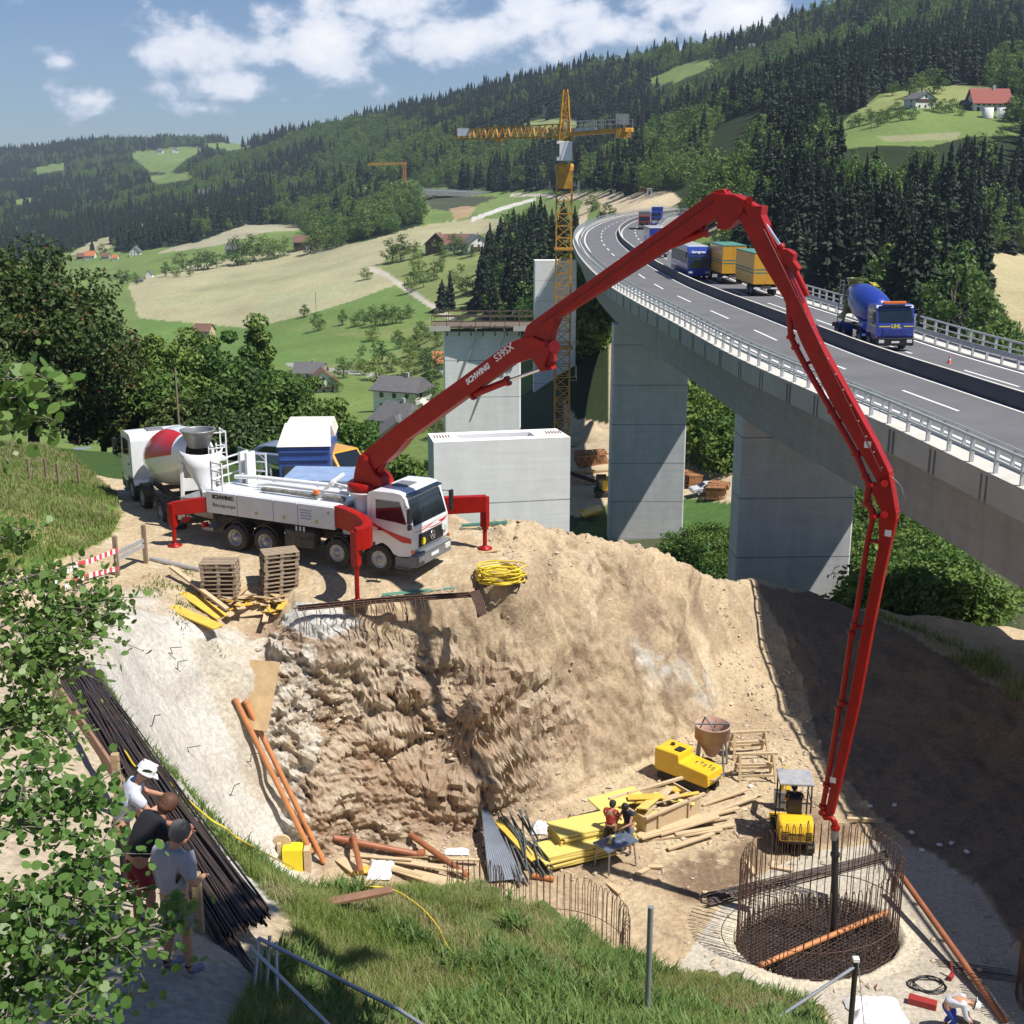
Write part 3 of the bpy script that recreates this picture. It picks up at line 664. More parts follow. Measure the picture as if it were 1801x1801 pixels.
BS = [0]
for a, b in zip(BP[:-1], BP[1:]): BS.append(BS[-1]+(b-a).length)
def bpt(i, o, z): return (BP[i].x+BN[i].x*o, BP[i].y+BN[i].y*o, DECK+z)
def bat(s, o, z=0):
    """point at arc length s"""
    i = int(np.clip(np.searchsorted(BS, s)-1, 0, len(BP)-2)); f = (s-BS[i])/(BS[i+1]-BS[i])
    return Vector(bpt(i, o, z)).lerp(Vector(bpt(i+1, o, z)), f)
def bs_at_y(y): return float(np.interp(y, [p.y for p in BP], BS))
def sweep(prof, i0=0, i1=None, closed=True):
    i1 = len(BP)-1 if i1 is None else i1; m = MB(); n = len(prof); vs = []
    for i in range(i0, i1+1): vs += [bpt(i, o, z) for o, z in prof]
    fs = []
    for k in range(i1-i0):
        for j in range(n if closed else n-1): fs.append((k*n+j, k*n+(j+1) % n, (k+1)*n+(j+1) % n, (k+1)*n+j))
    if closed: fs += [tuple(range(n)), tuple(range((i1-i0+1)*n-1, (i1-i0)*n-1, -1))]
    m.add(vs, fs); return m
concrete = mat('concrete_weathered', (.40,.395,.37), .85, vs=.35, va=.22, bs=3, bst=.15, space='World', vd=8)
concrete_light = mat('concrete_pale', (.56,.54,.49), .85, vs=.8, va=.15, bs=6, bst=.1, space='World')
def formed_concrete(name, col, lift=4.2, stain=.18):
    """concrete cast in lifts: thin joint lines and board marks"""
    m = bpy.data.materials.new(name); m.use_nodes = True; t = m.node_tree; t.nodes.clear(); L = t.links.new
    b = N(t, 'ShaderNodeBsdfPrincipled'); b.inputs['Roughness'].default_value = .85; b.inputs['Specular IOR Level'].default_value = .25; o = N(t, 'ShaderNodeOutputMaterial')
    geo = N(t, 'ShaderNodeNewGeometry'); sep = N(t, 'ShaderNodeSeparateXYZ'); L(geo.outputs['Position'], sep.inputs[0])
    mp = N(t, 'ShaderNodeMapping'); mp.inputs['Scale'].default_value = (1.2,1.2,.12); L(geo.outputs['Position'], mp.inputs[0])
    n1 = N(t, 'ShaderNodeTexNoise'); n1.inputs['Scale'].default_value = 1; n1.inputs['Detail'].default_value = 8; n1.inputs['Roughness'].default_value = .65; L(mp.outputs[0], n1.inputs['Vector'])
    mp2 = N(t, 'ShaderNodeMapping'); mp2.inputs['Scale'].default_value = (.25,.25,5); L(geo.outputs['Position'], mp2.inputs[0])
    n2 = N(t, 'ShaderNodeTexNoise'); n2.inputs['Scale'].default_value = 1; n2.inputs['Detail'].default_value = 6; L(mp2.outputs[0], n2.inputs['Vector'])
    n3 = N(t, 'ShaderNodeTexNoise'); n3.inputs['Scale'].default_value = .9; n3.inputs['Detail'].default_value = 9; n3.inputs['Roughness'].default_value = .7; L(geo.outputs['Position'], n3.inputs['Vector'])
    fr = math_n(t, 'FRACT', math_n(t, 'DIVIDE', math_n(t, 'ADD', sep.outputs[2], 200.0), lift))
    line = math_n(t, 'LESS_THAN', math_n(t, 'ABSOLUTE', math_n(t, 'SUBTRACT', fr, .5)), .010)
    wn = N(t, 'ShaderNodeTexWhiteNoise', noise_dimensions='1D'); L(math_n(t, 'FLOOR', math_n(t, 'DIVIDE', math_n(t, 'ADD', sep.outputs[2], 200.0+lift/2), lift)), wn.inputs['W'])
    s = math_n(t, 'ADD', math_n(t, 'MULTIPLY', n1.outputs[0], .5), math_n(t, 'MULTIPLY', n2.outputs[0], .35)); s = math_n(t, 'ADD', s, math_n(t, 'MULTIPLY', n3.outputs[0], .55)); s = math_n(t, 'ADD', s, math_n(t, 'MULTIPLY', wn.outputs[0], .12))
    f = math_n(t, 'ADD', 1-stain*2.6, math_n(t, 'MULTIPLY', s, stain*3)); f = math_n(t, 'MULTIPLY', f, math_n(t, 'SUBTRACT', 1, math_n(t, 'MULTIPLY', line, .55)))
    sc = N(t, 'ShaderNodeVectorMath', operation='SCALE'); sc.inputs[0].default_value = col; L(f, sc.inputs['Scale']); L(sc.outputs[0], b.inputs['Base Color'])
    bp = N(t, 'ShaderNodeBump'); bp.inputs['Strength'].default_value = .25; bp.inputs['Distance'].default_value = .02; L(n2.outputs[0], bp.inputs['Height']); L(bp.outputs[0], b.inputs['Normal'])
    L(b.outputs[0], o.inputs[0]); return m
conc_pier = formed_concrete('pier_concrete', (.62,.62,.63), 4.3, .24)
conc_new = formed_concrete('new_pier_concrete', (.86,.86,.85), 3.9, .17)
conc_girder = formed_concrete('girder_concrete', (.36,.34,.33), 50, .26)
asphalt = mat('asphalt', (.14,.14,.147), .85, vs=.3, va=.26, bs=30, bst=.3, space='World', vd=9)
asphalt_dark = mat('median_concrete', (.10,.10,.105), .85, vs=.6, va=.25, space='World')
white_line = mat('road_paint', (.80,.80,.78), .6, vs=3, va=.15, space='World')
galv = mat('galvanised_steel', (.55,.57,.60), .42, .55, vs=6, va=.2)
joint_dark = mat('fascia_stain', (.13,.13,.13), .9, vs=2, va=.2)
viad = thing('motorway_viaduct', 'curved concrete motorway bridge with asphalt lanes on tall slab piers', 'bridge', (0,0,0))
sweep([(-.35,.12),(0.05,.12),(.05,.0),(15.9,.0),(15.9,.12),(16.6,.12),(16.6,-1.05),(16.3,-1.05),(13.0,-1.2),(2.2,-1.2),(.0,-1.05),(-.35,-1.05)]).build('deck_slab', concrete, viad)
sweep([(1.2,-1.203),(13.4,-1.203),(12.9,-4.3),(1.2,-4.3)]).build('girder', conc_girder, viad)
sweep([(-.35,.124),(1.15,.124)], closed=False).build('kerb_walkway', concrete_light, viad)
sweep([(14.75,.012),(15.88,.012)], closed=False).build('gutter_slab', concrete_light, viad)
sweep([(1.15,.006),(7.92,.006)], closed=False).build('roadway', asphalt, viad)
sweep([(8.38,.006),(14.7,.006)], closed=False).build('roadway', asphalt, viad)
sweep([(7.92,.0),(7.92,.26),(8.08,.80),(8.26,.80),(8.38,.26),(8.38,.0)]).build('median_barrier', asphalt_dark, viad)
sweep([(8.07,.803),(8.27,.803)], closed=False).build('barrier_coping', concrete_light, viad)  # pale strip puts the sunlight on the barrier top into the colour
mk = MB()
for o, wd in ((1.75,.2),(7.62,.2),(8.72,.18),(14.1,.2)):
    q = sweep([(o-wd/2,.011),(o+wd/2,.011)], closed=False); mk.add(q.v, q.f)
def dash(o, s0, s1, ln, gap, wd=.15):
    s = s0
    while s < s1:
        n = 4; vs = []
        for k in range(n+1):
            vs += [tuple(bat(s+ln*k/n, o-wd/2, .012)), tuple(bat(s+ln*k/n, o+wd/2, .012))]
        mk.add(vs, [(2*k, 2*k+1, 2*k+3, 2*k+2) for k in range(n)]); s += ln+gap
s_ref = bs_at_y(57.5)
dash(4.75, s_ref-5*13.5, BS[-1]-20, 6, 7.5, .17); dash(11.4, bs_at_y(77)-5*13.5, BS[-1]-20, 6, 7.5, .17)
mk.build('lane_marking', white_line, viad, fixn=False)
def rail(o, posts, rails, name, post_h, post_d, endy=700, m=None, base=.12, tops=True):
    mb = MB(); s = 0; smax = bs_at_y(endy); sp = posts
    while s < smax:
        p = bat(s, o, base); q = p+Vector((0,0,post_h)); n = bat(s, o+1, base)-p; mb.bar(p, q, post_d[0], post_d[1], up=n)
        s += sp*(1 if s < 200 else 2)
    for (oo, z, w_, h_) in rails:
        sg = sweep([(oo-w_/2,z-h_/2),(oo+w_/2,z-h_/2),(oo+w_/2,z+h_/2),(oo-w_/2,z+h_/2)], 0, int(np.searchsorted(BS, smax))-1); mb.add(sg.v, sg.f)
    return mb.build(name, m or galv, viad)
rail(-.15, 1.95, [(-.15,1.12,.12,.10),(-.15,.62,.06,.08)], 'parapet_railing', 1.0, (.10,.16), 640)
rail(1.0, 2.0, [(1.06,.72,.05,.30)], 'guard_rail', .62, (.09,.14), 640)
rail(14.75, 2.0, [(14.69,.68,.05,.30)], 'guard_rail', .6, (.09,.14), 640, base=0)
rail(16.35, 1.95, [(16.35,1.12,.12,.10),(16.35,.66,.06,.08)], 'parapet_railing', 1.0, (.10,.16), 640)
# fascia joints
mb = MB(); s = bs_at_y(20); k = 0
while s < bs_at_y(300):
    for ds in (0, .42):
        a = bat(s+ds, -.356, -.02); b = bat(s+ds, -.356, -1.04); nn = bat(s+ds, 0.6, 0)-bat(s+ds, -.36, 0)
        mb = MB(); mb.bar(a, b, .13+.05*((k*7) % 3), .012, up=nn); mb.build('fascia_joint', joint_dark, viad)
    s += 3.9+((k*13) % 5)*.18; k += 1
# piers
def pier(parent, cx, cy, w_, th, ztop, zbot, rz, m, name='pier', bat_=0.015, cap=None, ch=.12):
    mb = MB(); c, s = math.cos(rz), math.sin(rz)
    def ringp(z, k): 
        hw, ht = w_/2*k, th/2*k
        q = [(-hw+ch,-ht),(hw-ch,-ht),(hw,-ht+ch),(hw,ht-ch),(hw-ch,ht),(-hw+ch,ht),(-hw,ht-ch),(-hw,-ht+ch)]
        return [(cx+a*c-b*s, cy+a*s+b*c, z) for a, b in q]
    mb.add(ringp(zbot, 1+bat_)+ringp(ztop, 1), [(i, (i+1) % 8, 8+(i+1) % 8, 8+i) for i in range(8)]+[tuple(range(8,16))])
    return mb.build(name, m, parent)
def rot_at(s):
    a = bat(s-2, 0); b = bat(s+2, 0); return math.atan2(b.y-a.y, b.x-a.x)-PI/2
for y in (83.0, 131.5):
    s = bs_at_y(y); c = bat(s, 5.6); q = bat(s, 1.2)
    gzb = -44
    pier(viad, c.x+.7 if y < 100 else c.x-.9, c.y+1, 8.1, 2.6, DECK-4.303, gzb, rot_at(s)-R(2), conc_pier)
# ---- new viaduct piers under construction
def W2(px, t): return (px-900.5)/2170*t
p1 = thing('bridge_pier', 'low pale concrete pier with open hollow top just behind the pump truck', 'bridge pier', (W2(876.5,72.3), 72.2, -34), R(11), group='piers of the new bridge')
mb = MB(); hw, ht, zt = 4.08, 1.35, -14.85-(-34)
outer = lambda z, k=1: [(-hw*k,-ht,z),(hw*k,-ht,z),(hw*k-.25,ht,z),(-hw*k,ht,z)]
inner = [(-2.55,-.62,zt),(2.1,-.62,zt),(2.0,.62,zt),(-2.5,.62,zt)]; inb = [(x, y, zt-1.5) for x, y, _ in inner]
mb.add(outer(0, 1.01)+outer(zt)+inner+inb, [(0,1,5,4),(1,2,6,5),(2,3,7,6),(3,0,4,7),(4,5,9,8),(5,6,10,9),(6,7,11,10),(7,4,8,11),(9,8,12,13),(10,9,13,14),(11,10,14,15),(8,11,15,12),(12,15,14,13)])
mb.build('pier_shaft', conc_new, p1, fixn=False)
for x0 in (-3.75, 3.0):
    for i in range(6):
        for j in range(3): mb = MB(); mb.cyl((x0-.1+i*.17, -.25+j*.28, zt), (x0-.1+i*.17, -.25+j*.28, zt+.10), .03, n=6); mb.build('starter_bar', mat('rust', (.23,.115,.06), .85, vs=12, va=.4), p1)
p2 = thing('bridge_pier', 'bridge pier topped by a timber working platform, left of the tall pier', 'bridge pier', (W2(847.5,131.5), 131, -44), group='piers of the new bridge')
pier(p2, 0, 0, 8.1, 2.6, 44-15.6, 0, R(4), conc_new, 'pier_shaft')
wood = mat('timber', (.50,.36,.20), .8, vs=3, va=.3, bs=8, bst=.3, stretch=(1,6,6)); dark_wood = mat('dark_timber', (.16,.12,.09), .85, vs=3, va=.35)
mb = MB(); zz = 44-15.6
mb.box((.2,0,zz+.55), (10.6,4.6,.14)); 
for x in np.linspace(-4.8,5.2,9): mb.box((x,-2.0,zz+.15), (.14,.14,1.1))
mb.build('working_platform', dark_wood, p2)
mb = MB()
for y in (-2.3, 2.3):
    for h in (.55, 1.15): mb.bar((-5.1,y,zz+.6+h), (5.5,y,zz+.6+h), .05, .12)
    for x in np.linspace(-5.1,5.5,8): mb.bar((x,y,zz+.5), (x,y,zz+1.85), .07, .07)
mb.build('platform_railing', dark_wood, p2)
for x_, w_ in ((-4.3,2.2),(4.2,1.7)): mb = MB(); mb.box((x_,-2.35,zz+.4), (w_,.08,.5)); mb.build('toe_board', concrete_light, p2)
mb = MB()
for x, l in ((-.55,7.0),(2.4,7.0)): mb.bar((x,-2.3,zz+.35), (x,-1.75,zz-.6), .12,.12); mb.bar((x,-1.75,zz-.6),(x-3.6,-1.40,zz-9.4),.13,.13)
mb.build('hanging_brace', galv, p2)
p3 = thing('bridge_pier', 'tallest and farthest bare concrete pier behind the tower crane mast', 'bridge pier', (W2(975,236), 236, -44), group='piers of the new bridge')
pier(p3, 0, 0, 7.9, 2.8, 44-15.0, 0, R(2), conc_new, 'pier_shaft')
# ============================================================ VEGETATION
bark = mat('bark', (.16,.12,.09), .9, vs=5, va=.4); bark_pale = mat('bark_pale', (.20,.18,.14), .85, vs=6, va=.35)
lf_spruce = leafmat('needles', [(.008,.018,.009),(.014,.030,.013),(.030,.052,.018)], .08, .7, .28)
lf_decid = leafmat('leaves', [(.040,.082,.017),(.11,.19,.036),(.23,.33,.068)], .30, .55, .25)
lf_light = leafmat('leaves_light', [(.05,.10,.02),(.10,.19,.035),(.16,.26,.06)], .35, .5, .2)
lf_dark = leafmat('leaves_dark', [(.024,.046,.012),(.062,.100,.023),(.14,.185,.045)], .25, .5, .15)
lf_bank = leafmat('leaves_bank', [(.022,.052,.010),(.052,.112,.019),(.105,.19,.032)], .32, .5, .15)
def rand_quads(c, size, nrm, rng, asp=.55, fold=.25):
    """leaf-shaped quads (rhombus) at centres c with main normals nrm"""
    n = len(c); a = rng.normal(size=(n,3)); a -= nrm*(a*nrm).sum(1, keepdims=True); a /= np.linalg.norm(a, axis=1, keepdims=True)+1e-9
    b = np.cross(nrm, a); s = size if np.ndim(size) else np.full(n, size); s = s[:, None]
    V = np.stack([c-a*s*.5, c+b*s*asp*.5+nrm*s*fold*.3, c+a*s*.5, c-b*s*asp*.5+nrm*s*fold*.3], 1).reshape(-1, 3)
    return V, np.arange(4*n).reshape(-1, 4)
def unit(v): return v/(np.linalg.norm(v, axis=-1, keepdims=True)+1e-9)
def crown_pts(rng, h0, h, rad, ncl, per, clr, shape='round', lump=1.0):
    """leaf centres and normals for a crown between z=h0 and z=h"""
    cs = []
    while len(cs) < ncl:
        p = rng.uniform(-1, 1, 3)
        if (p**2).sum() > 1: continue
        if shape == 'round': k = 1.0
        elif shape == 'cone': k = 1-.75*(p[2]*.5+.5)
        elif shape == 'flame': k = 1-.55*abs(p[2]+.25)
        rr = np.linalg.norm(p)
        if rr < .45 and rng.random() < .7: continue
        cs.append((p[0]*rad*k, p[1]*rad*k, h0+(p[2]*.5+.5)*(h-h0)))
    cs = np.array(cs); cr = clr*rng.uniform(.6, 1.35, ncl)
    d = unit(rng.normal(size=(ncl, per, 3))); r = rng.uniform(.35, 1, (ncl, per, 1))**.45
    d[..., 2] *= .75
    P = cs[:, None]+d*r*cr[:, None, None]; Nn = unit(d+rng.normal(size=d.shape)*.55+np.array((0,0,.35)))
    return P.reshape(-1, 3), Nn.reshape(-1, 3), cs
def trunk_mb(rng, h, r, cs, nl=9, lean=0, n=7, bend=.04):
    m = MB(); pts = [(bend*h*math.sin(k*1.3), bend*h*math.cos(k*1.7)-bend*h, h*k/5) for k in range(6)]
    m.tube(pts, [r*(1-.15*k) for k in range(6)], n)
    for i in range(min(nl, len(cs))):
        c = cs[int(rng.integers(len(cs)))]; z0 = h*rng.uniform(.25, .8); a = Vector(pts[min(5, int(z0/h*5))]); a.z = z0; c = Vector(c)
        mid = a.lerp(c, .5)+Vector((0,0,-.04*h)); m.tube([a, mid, c], [r*.42, r*.25, r*.08], 5)
    return m
def make_tree(name, h=12, h0=2.5, rad=4, ncl=60, per=60, clr=1.2, leaf=.4, m=None, shape='round', seed=1, tr=.2, mb_=None, extra=None, label=None, cat='tree', group=None, bk=None, trunk=True, asp=.6):
    rng = np.random.default_rng(seed); P, Nn, cs = crown_pts(rng, h0, h, rad, ncl, per, clr, shape)
    V, F = rand_quads(P, leaf*rng.uniform(.6, 1.3, len(P)), Nn, rng, asp)
    root = thing(name, label, cat, group=group)
    c = np_mesh('crown', V, F, m or lf_decid, False); c.parent = root
    if trunk: trunk_mb(rng, h*.86, tr, cs, 12).build('trunk', bk or bark, root, fixn=False)
    if extra:
        sel = rng.choice(len(P), extra[0]); V, F = rand_quads(P[sel]+Nn[sel]*.12, extra[1], Nn[sel], rng, 1.0, 1.2); e = np_mesh('fruit', V, F, extra[2], False); e.parent = root
    return root
def spruce_mesh(seed, lev=36, h=1.0, w=.16):
    rng = np.random.default_rng(seed); V = []; F = []
    for k in range(lev):
        f = k/(lev-1); z = .06+.92*f; r = w*(1-f)**.82*(1+.22*rng.normal())+.006; nb = int(14-6*f); off = rng.uniform(0, 6.28)
        for j in range(nb):
            a = off+2*PI*j/nb+rng.normal()*.18; L = r*rng.uniform(.65, 1.3); dr = L*rng.uniform(.35, .75); c, s = math.cos(a), math.sin(a); wd = L*.21+.003; zz = z+rng.normal()*.012
            lift = L*.18
            pts = [(0,0,zz+.01), (c*L*.5-s*wd, s*L*.5+c*wd, zz-dr*.35-.012), (c*L, s*L, zz-dr+lift), (c*L*.5+s*wd, s*L*.5-c*wd, zz-dr*.35-.012), (c*L*.55, s*L*.55, zz-dr*.18+.01)]
            o = len(V); V += pts; F += [(o, o+1, o+4, o+4), (o+1, o+2, o+4, o+4), (o+2, o+3, o+4, o+4), (o+3, o, o+4, o+4)]
            # drooping side fringe
            o = len(V); V += [(c*L*.35, s*L*.35, zz-dr*.15), (c*L*.9, s*L*.9, zz-dr*.8+lift), (c*L*.75-s*wd*.4, s*L*.75+c*wd*.4, zz-dr-.02), (c*L*.4+s*wd*.3, s*L*.4-c*wd*.3, zz-dr*.6-.02)]; F.append((o, o+1, o+2, o+3))
    F = [tuple(dict.fromkeys(f)) for f in F]
    me = bpy.data.meshes.new('crown'); me.from_pydata(V, [], F); me.materials.append(lf_spruce); return me
def spruce_proto(seed, w):
    root = thing('spruce_tree', None, 'tree'); c = bpy.data.objects.new('crown', spruce_mesh(seed, w=w)); COL.objects.link(c); c.parent = root
    m = MB(); m.tube([(0,0,-.05),(0,0,.5),(0,0,.97)], [.012,.008,.002], 5); m.build('trunk', bark, root, fixn=False); return root
SPR = [spruce_proto(101, .15), spruce_proto(102, .18), spruce_proto(103, .13)]
DEC = [make_tree('broadleaf_tree', 1, .10, .36, 34, 26, .125, .062, seed=31, tr=.02), make_tree('broadleaf_tree', 1, .08, .30, 30, 28, .12, .06, seed=32, tr=.02, shape='flame'), make_tree('broadleaf_tree', 1, .12, .40, 36, 26, .12, .062, seed=33, tr=.02, m=lf_light)]
# ---- sample the forested slopes
def forest_points():
    rng = np.random.default_rng(55)
    m = in_any(FORESTS, FPX, FPY) & ~in_any(CLEAR, FPX, FPY) & (FPX > -60) & (FPX < 1860)
    dx = np.abs(FX[1:,1:]-FX[1:,:-1]); dy = np.abs(FY[1:,1:]-FY[:-1,1:]); A = dx*dy*m[1:,1:]
    sp = np.where(FY[1:,1:] < 480, 4.3, np.where(FY[1:,1:] < 900, 5.6, 8.0))
    n = rng.poisson(A/sp**2); jj, ii = np.nonzero(n); rep = n[jj, ii]; jj = np.repeat(jj, rep); ii = np.repeat(ii, rep)
    u, v = rng.random(len(jj)), rng.random(len(jj))
    X = (FX[jj,ii]*(1-u)+FX[jj,ii+1]*u)*(1-v)+(FX[jj+1,ii]*(1-u)+FX[jj+1,ii+1]*u)*v
    Y = (FY[jj,ii]*(1-u)+FY[jj,ii+1]*u)*(1-v)+(FY[jj+1,ii]*(1-u)+FY[jj+1,ii+1]*u)*v
    Z = (FZ[jj,ii]*(1-u)+FZ[jj,ii+1]*u)*(1-v)+(FZ[jj+1,ii]*(1-u)+FZ[jj+1,ii+1]*u)*v
    H = np.where(Y < 480, 14.5, 16.5)*(1+.26*rng.normal(size=len(X))).clip(.45, 1.55)
    px, py = project(X, Y, Z)
    dens = fbm(X/90, Y/90, oc=3, s=91)
    band = np.where((py > 225) & (py < 345) & (px > 380) & (px < 1320), .22, -.05)+np.where((px > 480) & (px < 760) & (py > 330), .30, 0)+np.where((px > 1130) & (px < 1310) & (py > 240) & (py < 420), .25, 0)+np.where(px < 380, .05, 0)-np.where((px > 1350) & (py > 250), .16, 0)
    dec = (dens+band+rng.normal(size=len(X))*.14) > .12
    H = np.where(dec, H*.72, H)
    tx, ty = project(X, Y, Z+H*.93); mx_, my_ = project(X, Y, Z+H*.5)
    ok = ~in_any(CLEAR[:11], tx, ty) & ~in_any(CLEAR[:10], mx_, my_)
    # keep the motorway corridor and building site clear
    by = np.array([p.y for p in BP]); bx = np.array([p.x for p in BP]); xb = np.interp(Y, by, bx)
    ok &= ~((X > xb-5) & (X < xb+21) & (Y < 640))
    tb_, tby = project(X, Y, Z+H); rb = np.interp(Y, by, bx)
    ok &= ~((X > -16) & (X < xb+8) & (Y < 235)) & (Y > 88) 
    return X[ok], Y[ok], Z[ok], H[ok], dec[ok], rng.random(ok.sum())*6.28
TX, TY, TZ, TH, TD, TR_ = forest_points()
def pick_individuals(sel, protos, n, name, label, group, cat='tree'):
    px, py = project(TX, TY, TZ+TH*.7); vis = sel & (px > 0) & (px < 1801) & (py > 0) & (py < 1801) & ~((px < 200) & (TY < 200))
    idx = np.nonzero(vis)[0]; idx = idx[np.argsort(-(TH[idx]/TY[idx]))][:n]
    for k, i in enumerate(idx):
        p = protos[k % len(protos)]; s = float(TH[i])
        if k < len(protos): o = p; o.location = (TX[i], TY[i], TZ[i]-.3); o.scale = (s,)*3
        else: o = copy_tree(p, loc=(TX[i], TY[i], TZ[i]-.3), rz=float(TR_[i]), sc=(s*(.85+.3*((k*37) % 10)/10), s*(.85+.3*((k*53) % 10)/10), s))
        tag(o, label, cat, group)
    used = np.zeros(len(TX), bool); used[idx] = True; return used
u1 = pick_individuals(~TD, SPR, 300, 'spruce_tree', 'tall dark spruce in the dense forest on the slope beyond the motorway', 'spruces of the hillside forest')
u2 = pick_individuals(TD, DEC, 260, 'broadleaf_tree', 'rounded green broadleaf tree in the mixed wood of the valley side', 'broadleaf trees of the valley woods')
def instancer(name, idx, proto_obj, label):
    me = bpy.data.meshes.new(name); V = np.stack([TX[idx], TY[idx], TZ[idx]-.3], 1).astype(np.float32); me.vertices.add(len(V)); me.vertices.foreach_set('co', V.ravel())
    a = me.attributes.new('scl', 'FLOAT_VECTOR', 'POINT'); w_ = .85+.3*RNG.random(len(idx)); a.data.foreach_set('vector', np.stack([TH[idx]*w_, TH[idx]*w_, TH[idx]], 1).astype(np.float32).ravel())
    a = me.attributes.new('rt', 'FLOAT_VECTOR', 'POINT'); a.data.foreach_set('vector', np.stack([0*TH[idx], 0*TH[idx], TR_[idx]], 1).astype(np.float32).ravel())
    o = bpy.data.objects.new(name, me); COL.objects.link(o)
    g = bpy.data.node_groups.new(name, 'GeometryNodeTree'); g.interface.new_socket('Geometry', in_out='INPUT', socket_type='NodeSocketGeometry'); g.interface.new_socket('Geometry', in_out='OUTPUT', socket_type='NodeSocketGeometry')
    i_ = g.nodes.new('NodeGroupInput'); o_ = g.nodes.new('NodeGroupOutput'); ip = g.nodes.new('GeometryNodeInstanceOnPoints'); oi = g.nodes.new('GeometryNodeObjectInfo'); oi.inputs['Object'].default_value = proto_obj; oi.transform_space = 'ORIGINAL'
    n1 = g.nodes.new('GeometryNodeInputNamedAttribute'); n1.data_type = 'FLOAT_VECTOR'; n1.inputs['Name'].default_value = 'scl'
    n2 = g.nodes.new('GeometryNodeInputNamedAttribute'); n2.data_type = 'FLOAT_VECTOR'; n2.inputs['Name'].default_value = 'rt'
    L = g.links.new; L(i_.outputs[0], ip.inputs['Points']); L(oi.outputs['Geometry'], ip.inputs['Instance']); L(n1.outputs[0], ip.inputs['Scale'])
    try:
        er = g.nodes.new('FunctionNodeEulerToRotation'); L(n2.outputs[0], er.inputs[0]); L(er.outputs[0], ip.inputs['Rotation'])
    except Exception: L(n2.outputs[0], ip.inputs['Rotation'])
    L(ip.outputs[0], o_.inputs[0]); md = o.modifiers.new('scatter', 'NODES'); md.node_group = g
    tag(o, label, 'forest', None, 'stuff'); return o
rest = np.nonzero(~(u1 | u2))[0]; kk = RNG.integers(0, 3, len(rest))
for v in range(3):
    instancer('spruce_forest', rest[(~TD[rest]) & (kk == v)], [c for c in SPR[v].children if c.name.startswith('crown')][0], ['dark spruce forest covering the far mountain slopes', 'dense conifer woodland on the slopes under the skyline', 'narrow spruces filling the far wooded slopes'][v])
    instancer('mixed_woodland', rest[TD[rest] & (kk == v)], [c for c in DEC[v].children if c.name.startswith('crown')][0], ['rounded broadleaf woodland mixed into the far slopes', 'upright broadleaf trees massed on the far hillsides', 'light green broadleaf woods patched on the far slopes'][v])
# ---- single trees standing in the fields, by farms and along the road
tn = [0]
def plant(px, py, hp, kind=0, label=None, group=None, wid=1.0, far=True):
    p = G(px, py, far=far); s = hp*p.y/2170*.98; tn[0] += 1
    pr = (DEC+SPR)[kind]; o = copy_tree(pr, loc=tuple(p-Vector((0,0,.02*s))), rz=tn[0]*1.7, sc=(s*wid, s*wid, s)); tag(o, label or 'small leafy tree standing alone on the valley meadow', 'tree', group); return o
A_ = dict(group='orchard trees on the lower meadow', label='small orchard tree on the green meadow below the striped field')
for a in [(560,582,34,0),(603,572,30,1),(625,575,26,0),(640,572,30,2),(660,574,38,0),(676,572,40,1),(690,570,34,0),(705,568,30,2),(720,560,26,0),(637,625,20,0),(658,616,16,1),(702,613,34,0),(722,625,34,0),(735,610,36,1),(700,600,20,0),(755,600,26,2),(740,592,30,0),(770,610,32,0)]: plant(*a, **A_, wid=1.15)
A_ = dict(group='trees on the slope below the white farmhouse', label='round tree on the olive slope below the white farmhouse')
for a in [(735,480,34,0),(745,505,30,2),(765,492,34,0),(775,478,24,1),(798,500,26,0),(812,512,26,0),(730,498,34,1),(810,480,18,2),(722,515,30,0),(822,518,34,0)]: plant(*a, **A_, wid=1.25)
plant(792,545,72,3,'dark bushy conifer pair beside the curving lane'); plant(778,548,60,4,'slimmer dark conifer at the edge of the curving lane', wid=1.4)
A_ = dict(group='trees around the white farmhouse on the hill', label='leafy tree close around the farm buildings on the hill')
for a in [(690,462,42,0),(708,460,50,1),(730,455,30,0),(773,444,30,0),(800,447,36,0),(780,460,30,1),(812,447,32,2),(828,452,26,0),(870,440,36,0),(900,420,46,0),(915,420,44,1),(938,398,30,0),(930,420,40,0),(890,440,40,2)]: plant(*a, **A_, wid=1.3)
A_ = dict(group='trees lining the ridge of the pale field', label='dark green tree in the row along the upper edge of the pale field')
for a in [(320,478,36,0),(292,487,28,1),(350,475,34,0),(364,474,34,0),(380,472,30,2),(418,466,50,0),(430,466,44,0),(445,460,50,1),(470,458,44,0),(484,455,36,0),(500,450,34,0),(545,445,30,0),(560,440,46,0),(575,438,40,1),(590,436,34,0),(600,432,36,0),(240,500,22,0),(225,498,24,1),(212,500,26,0),(310,488,20,0),(335,486,18,2),(163,448,30,3),(180,448,20,0),(640,418,36,0),(655,410,40,0),(620,425,34,1)]: plant(*a, **A_, wid=1.25)
A_ = dict(group='trees between the village houses', label='garden tree between the village houses in the valley')
for a in [(590,690,30,0),(605,665,40,0),(630,655,30,2),(660,670,46,0),(670,640,44,1),(690,655,36,0),(720,660,44,0),(740,640,36,2),(755,650,40,0),(768,665,50,0),(760,700,46,1),(730,730,36,0),(715,705,30,0),(700,735,34,0),(765,720,44,2),(740,760,44,0),(770,770,40,0),(655,600,30,0),(640,660,30,0)]: plant(*a, **A_, wid=1.3)
A_ = dict(group='trees on the farm meadow at the upper right', label='round tree on the farm meadow high on the right slope')
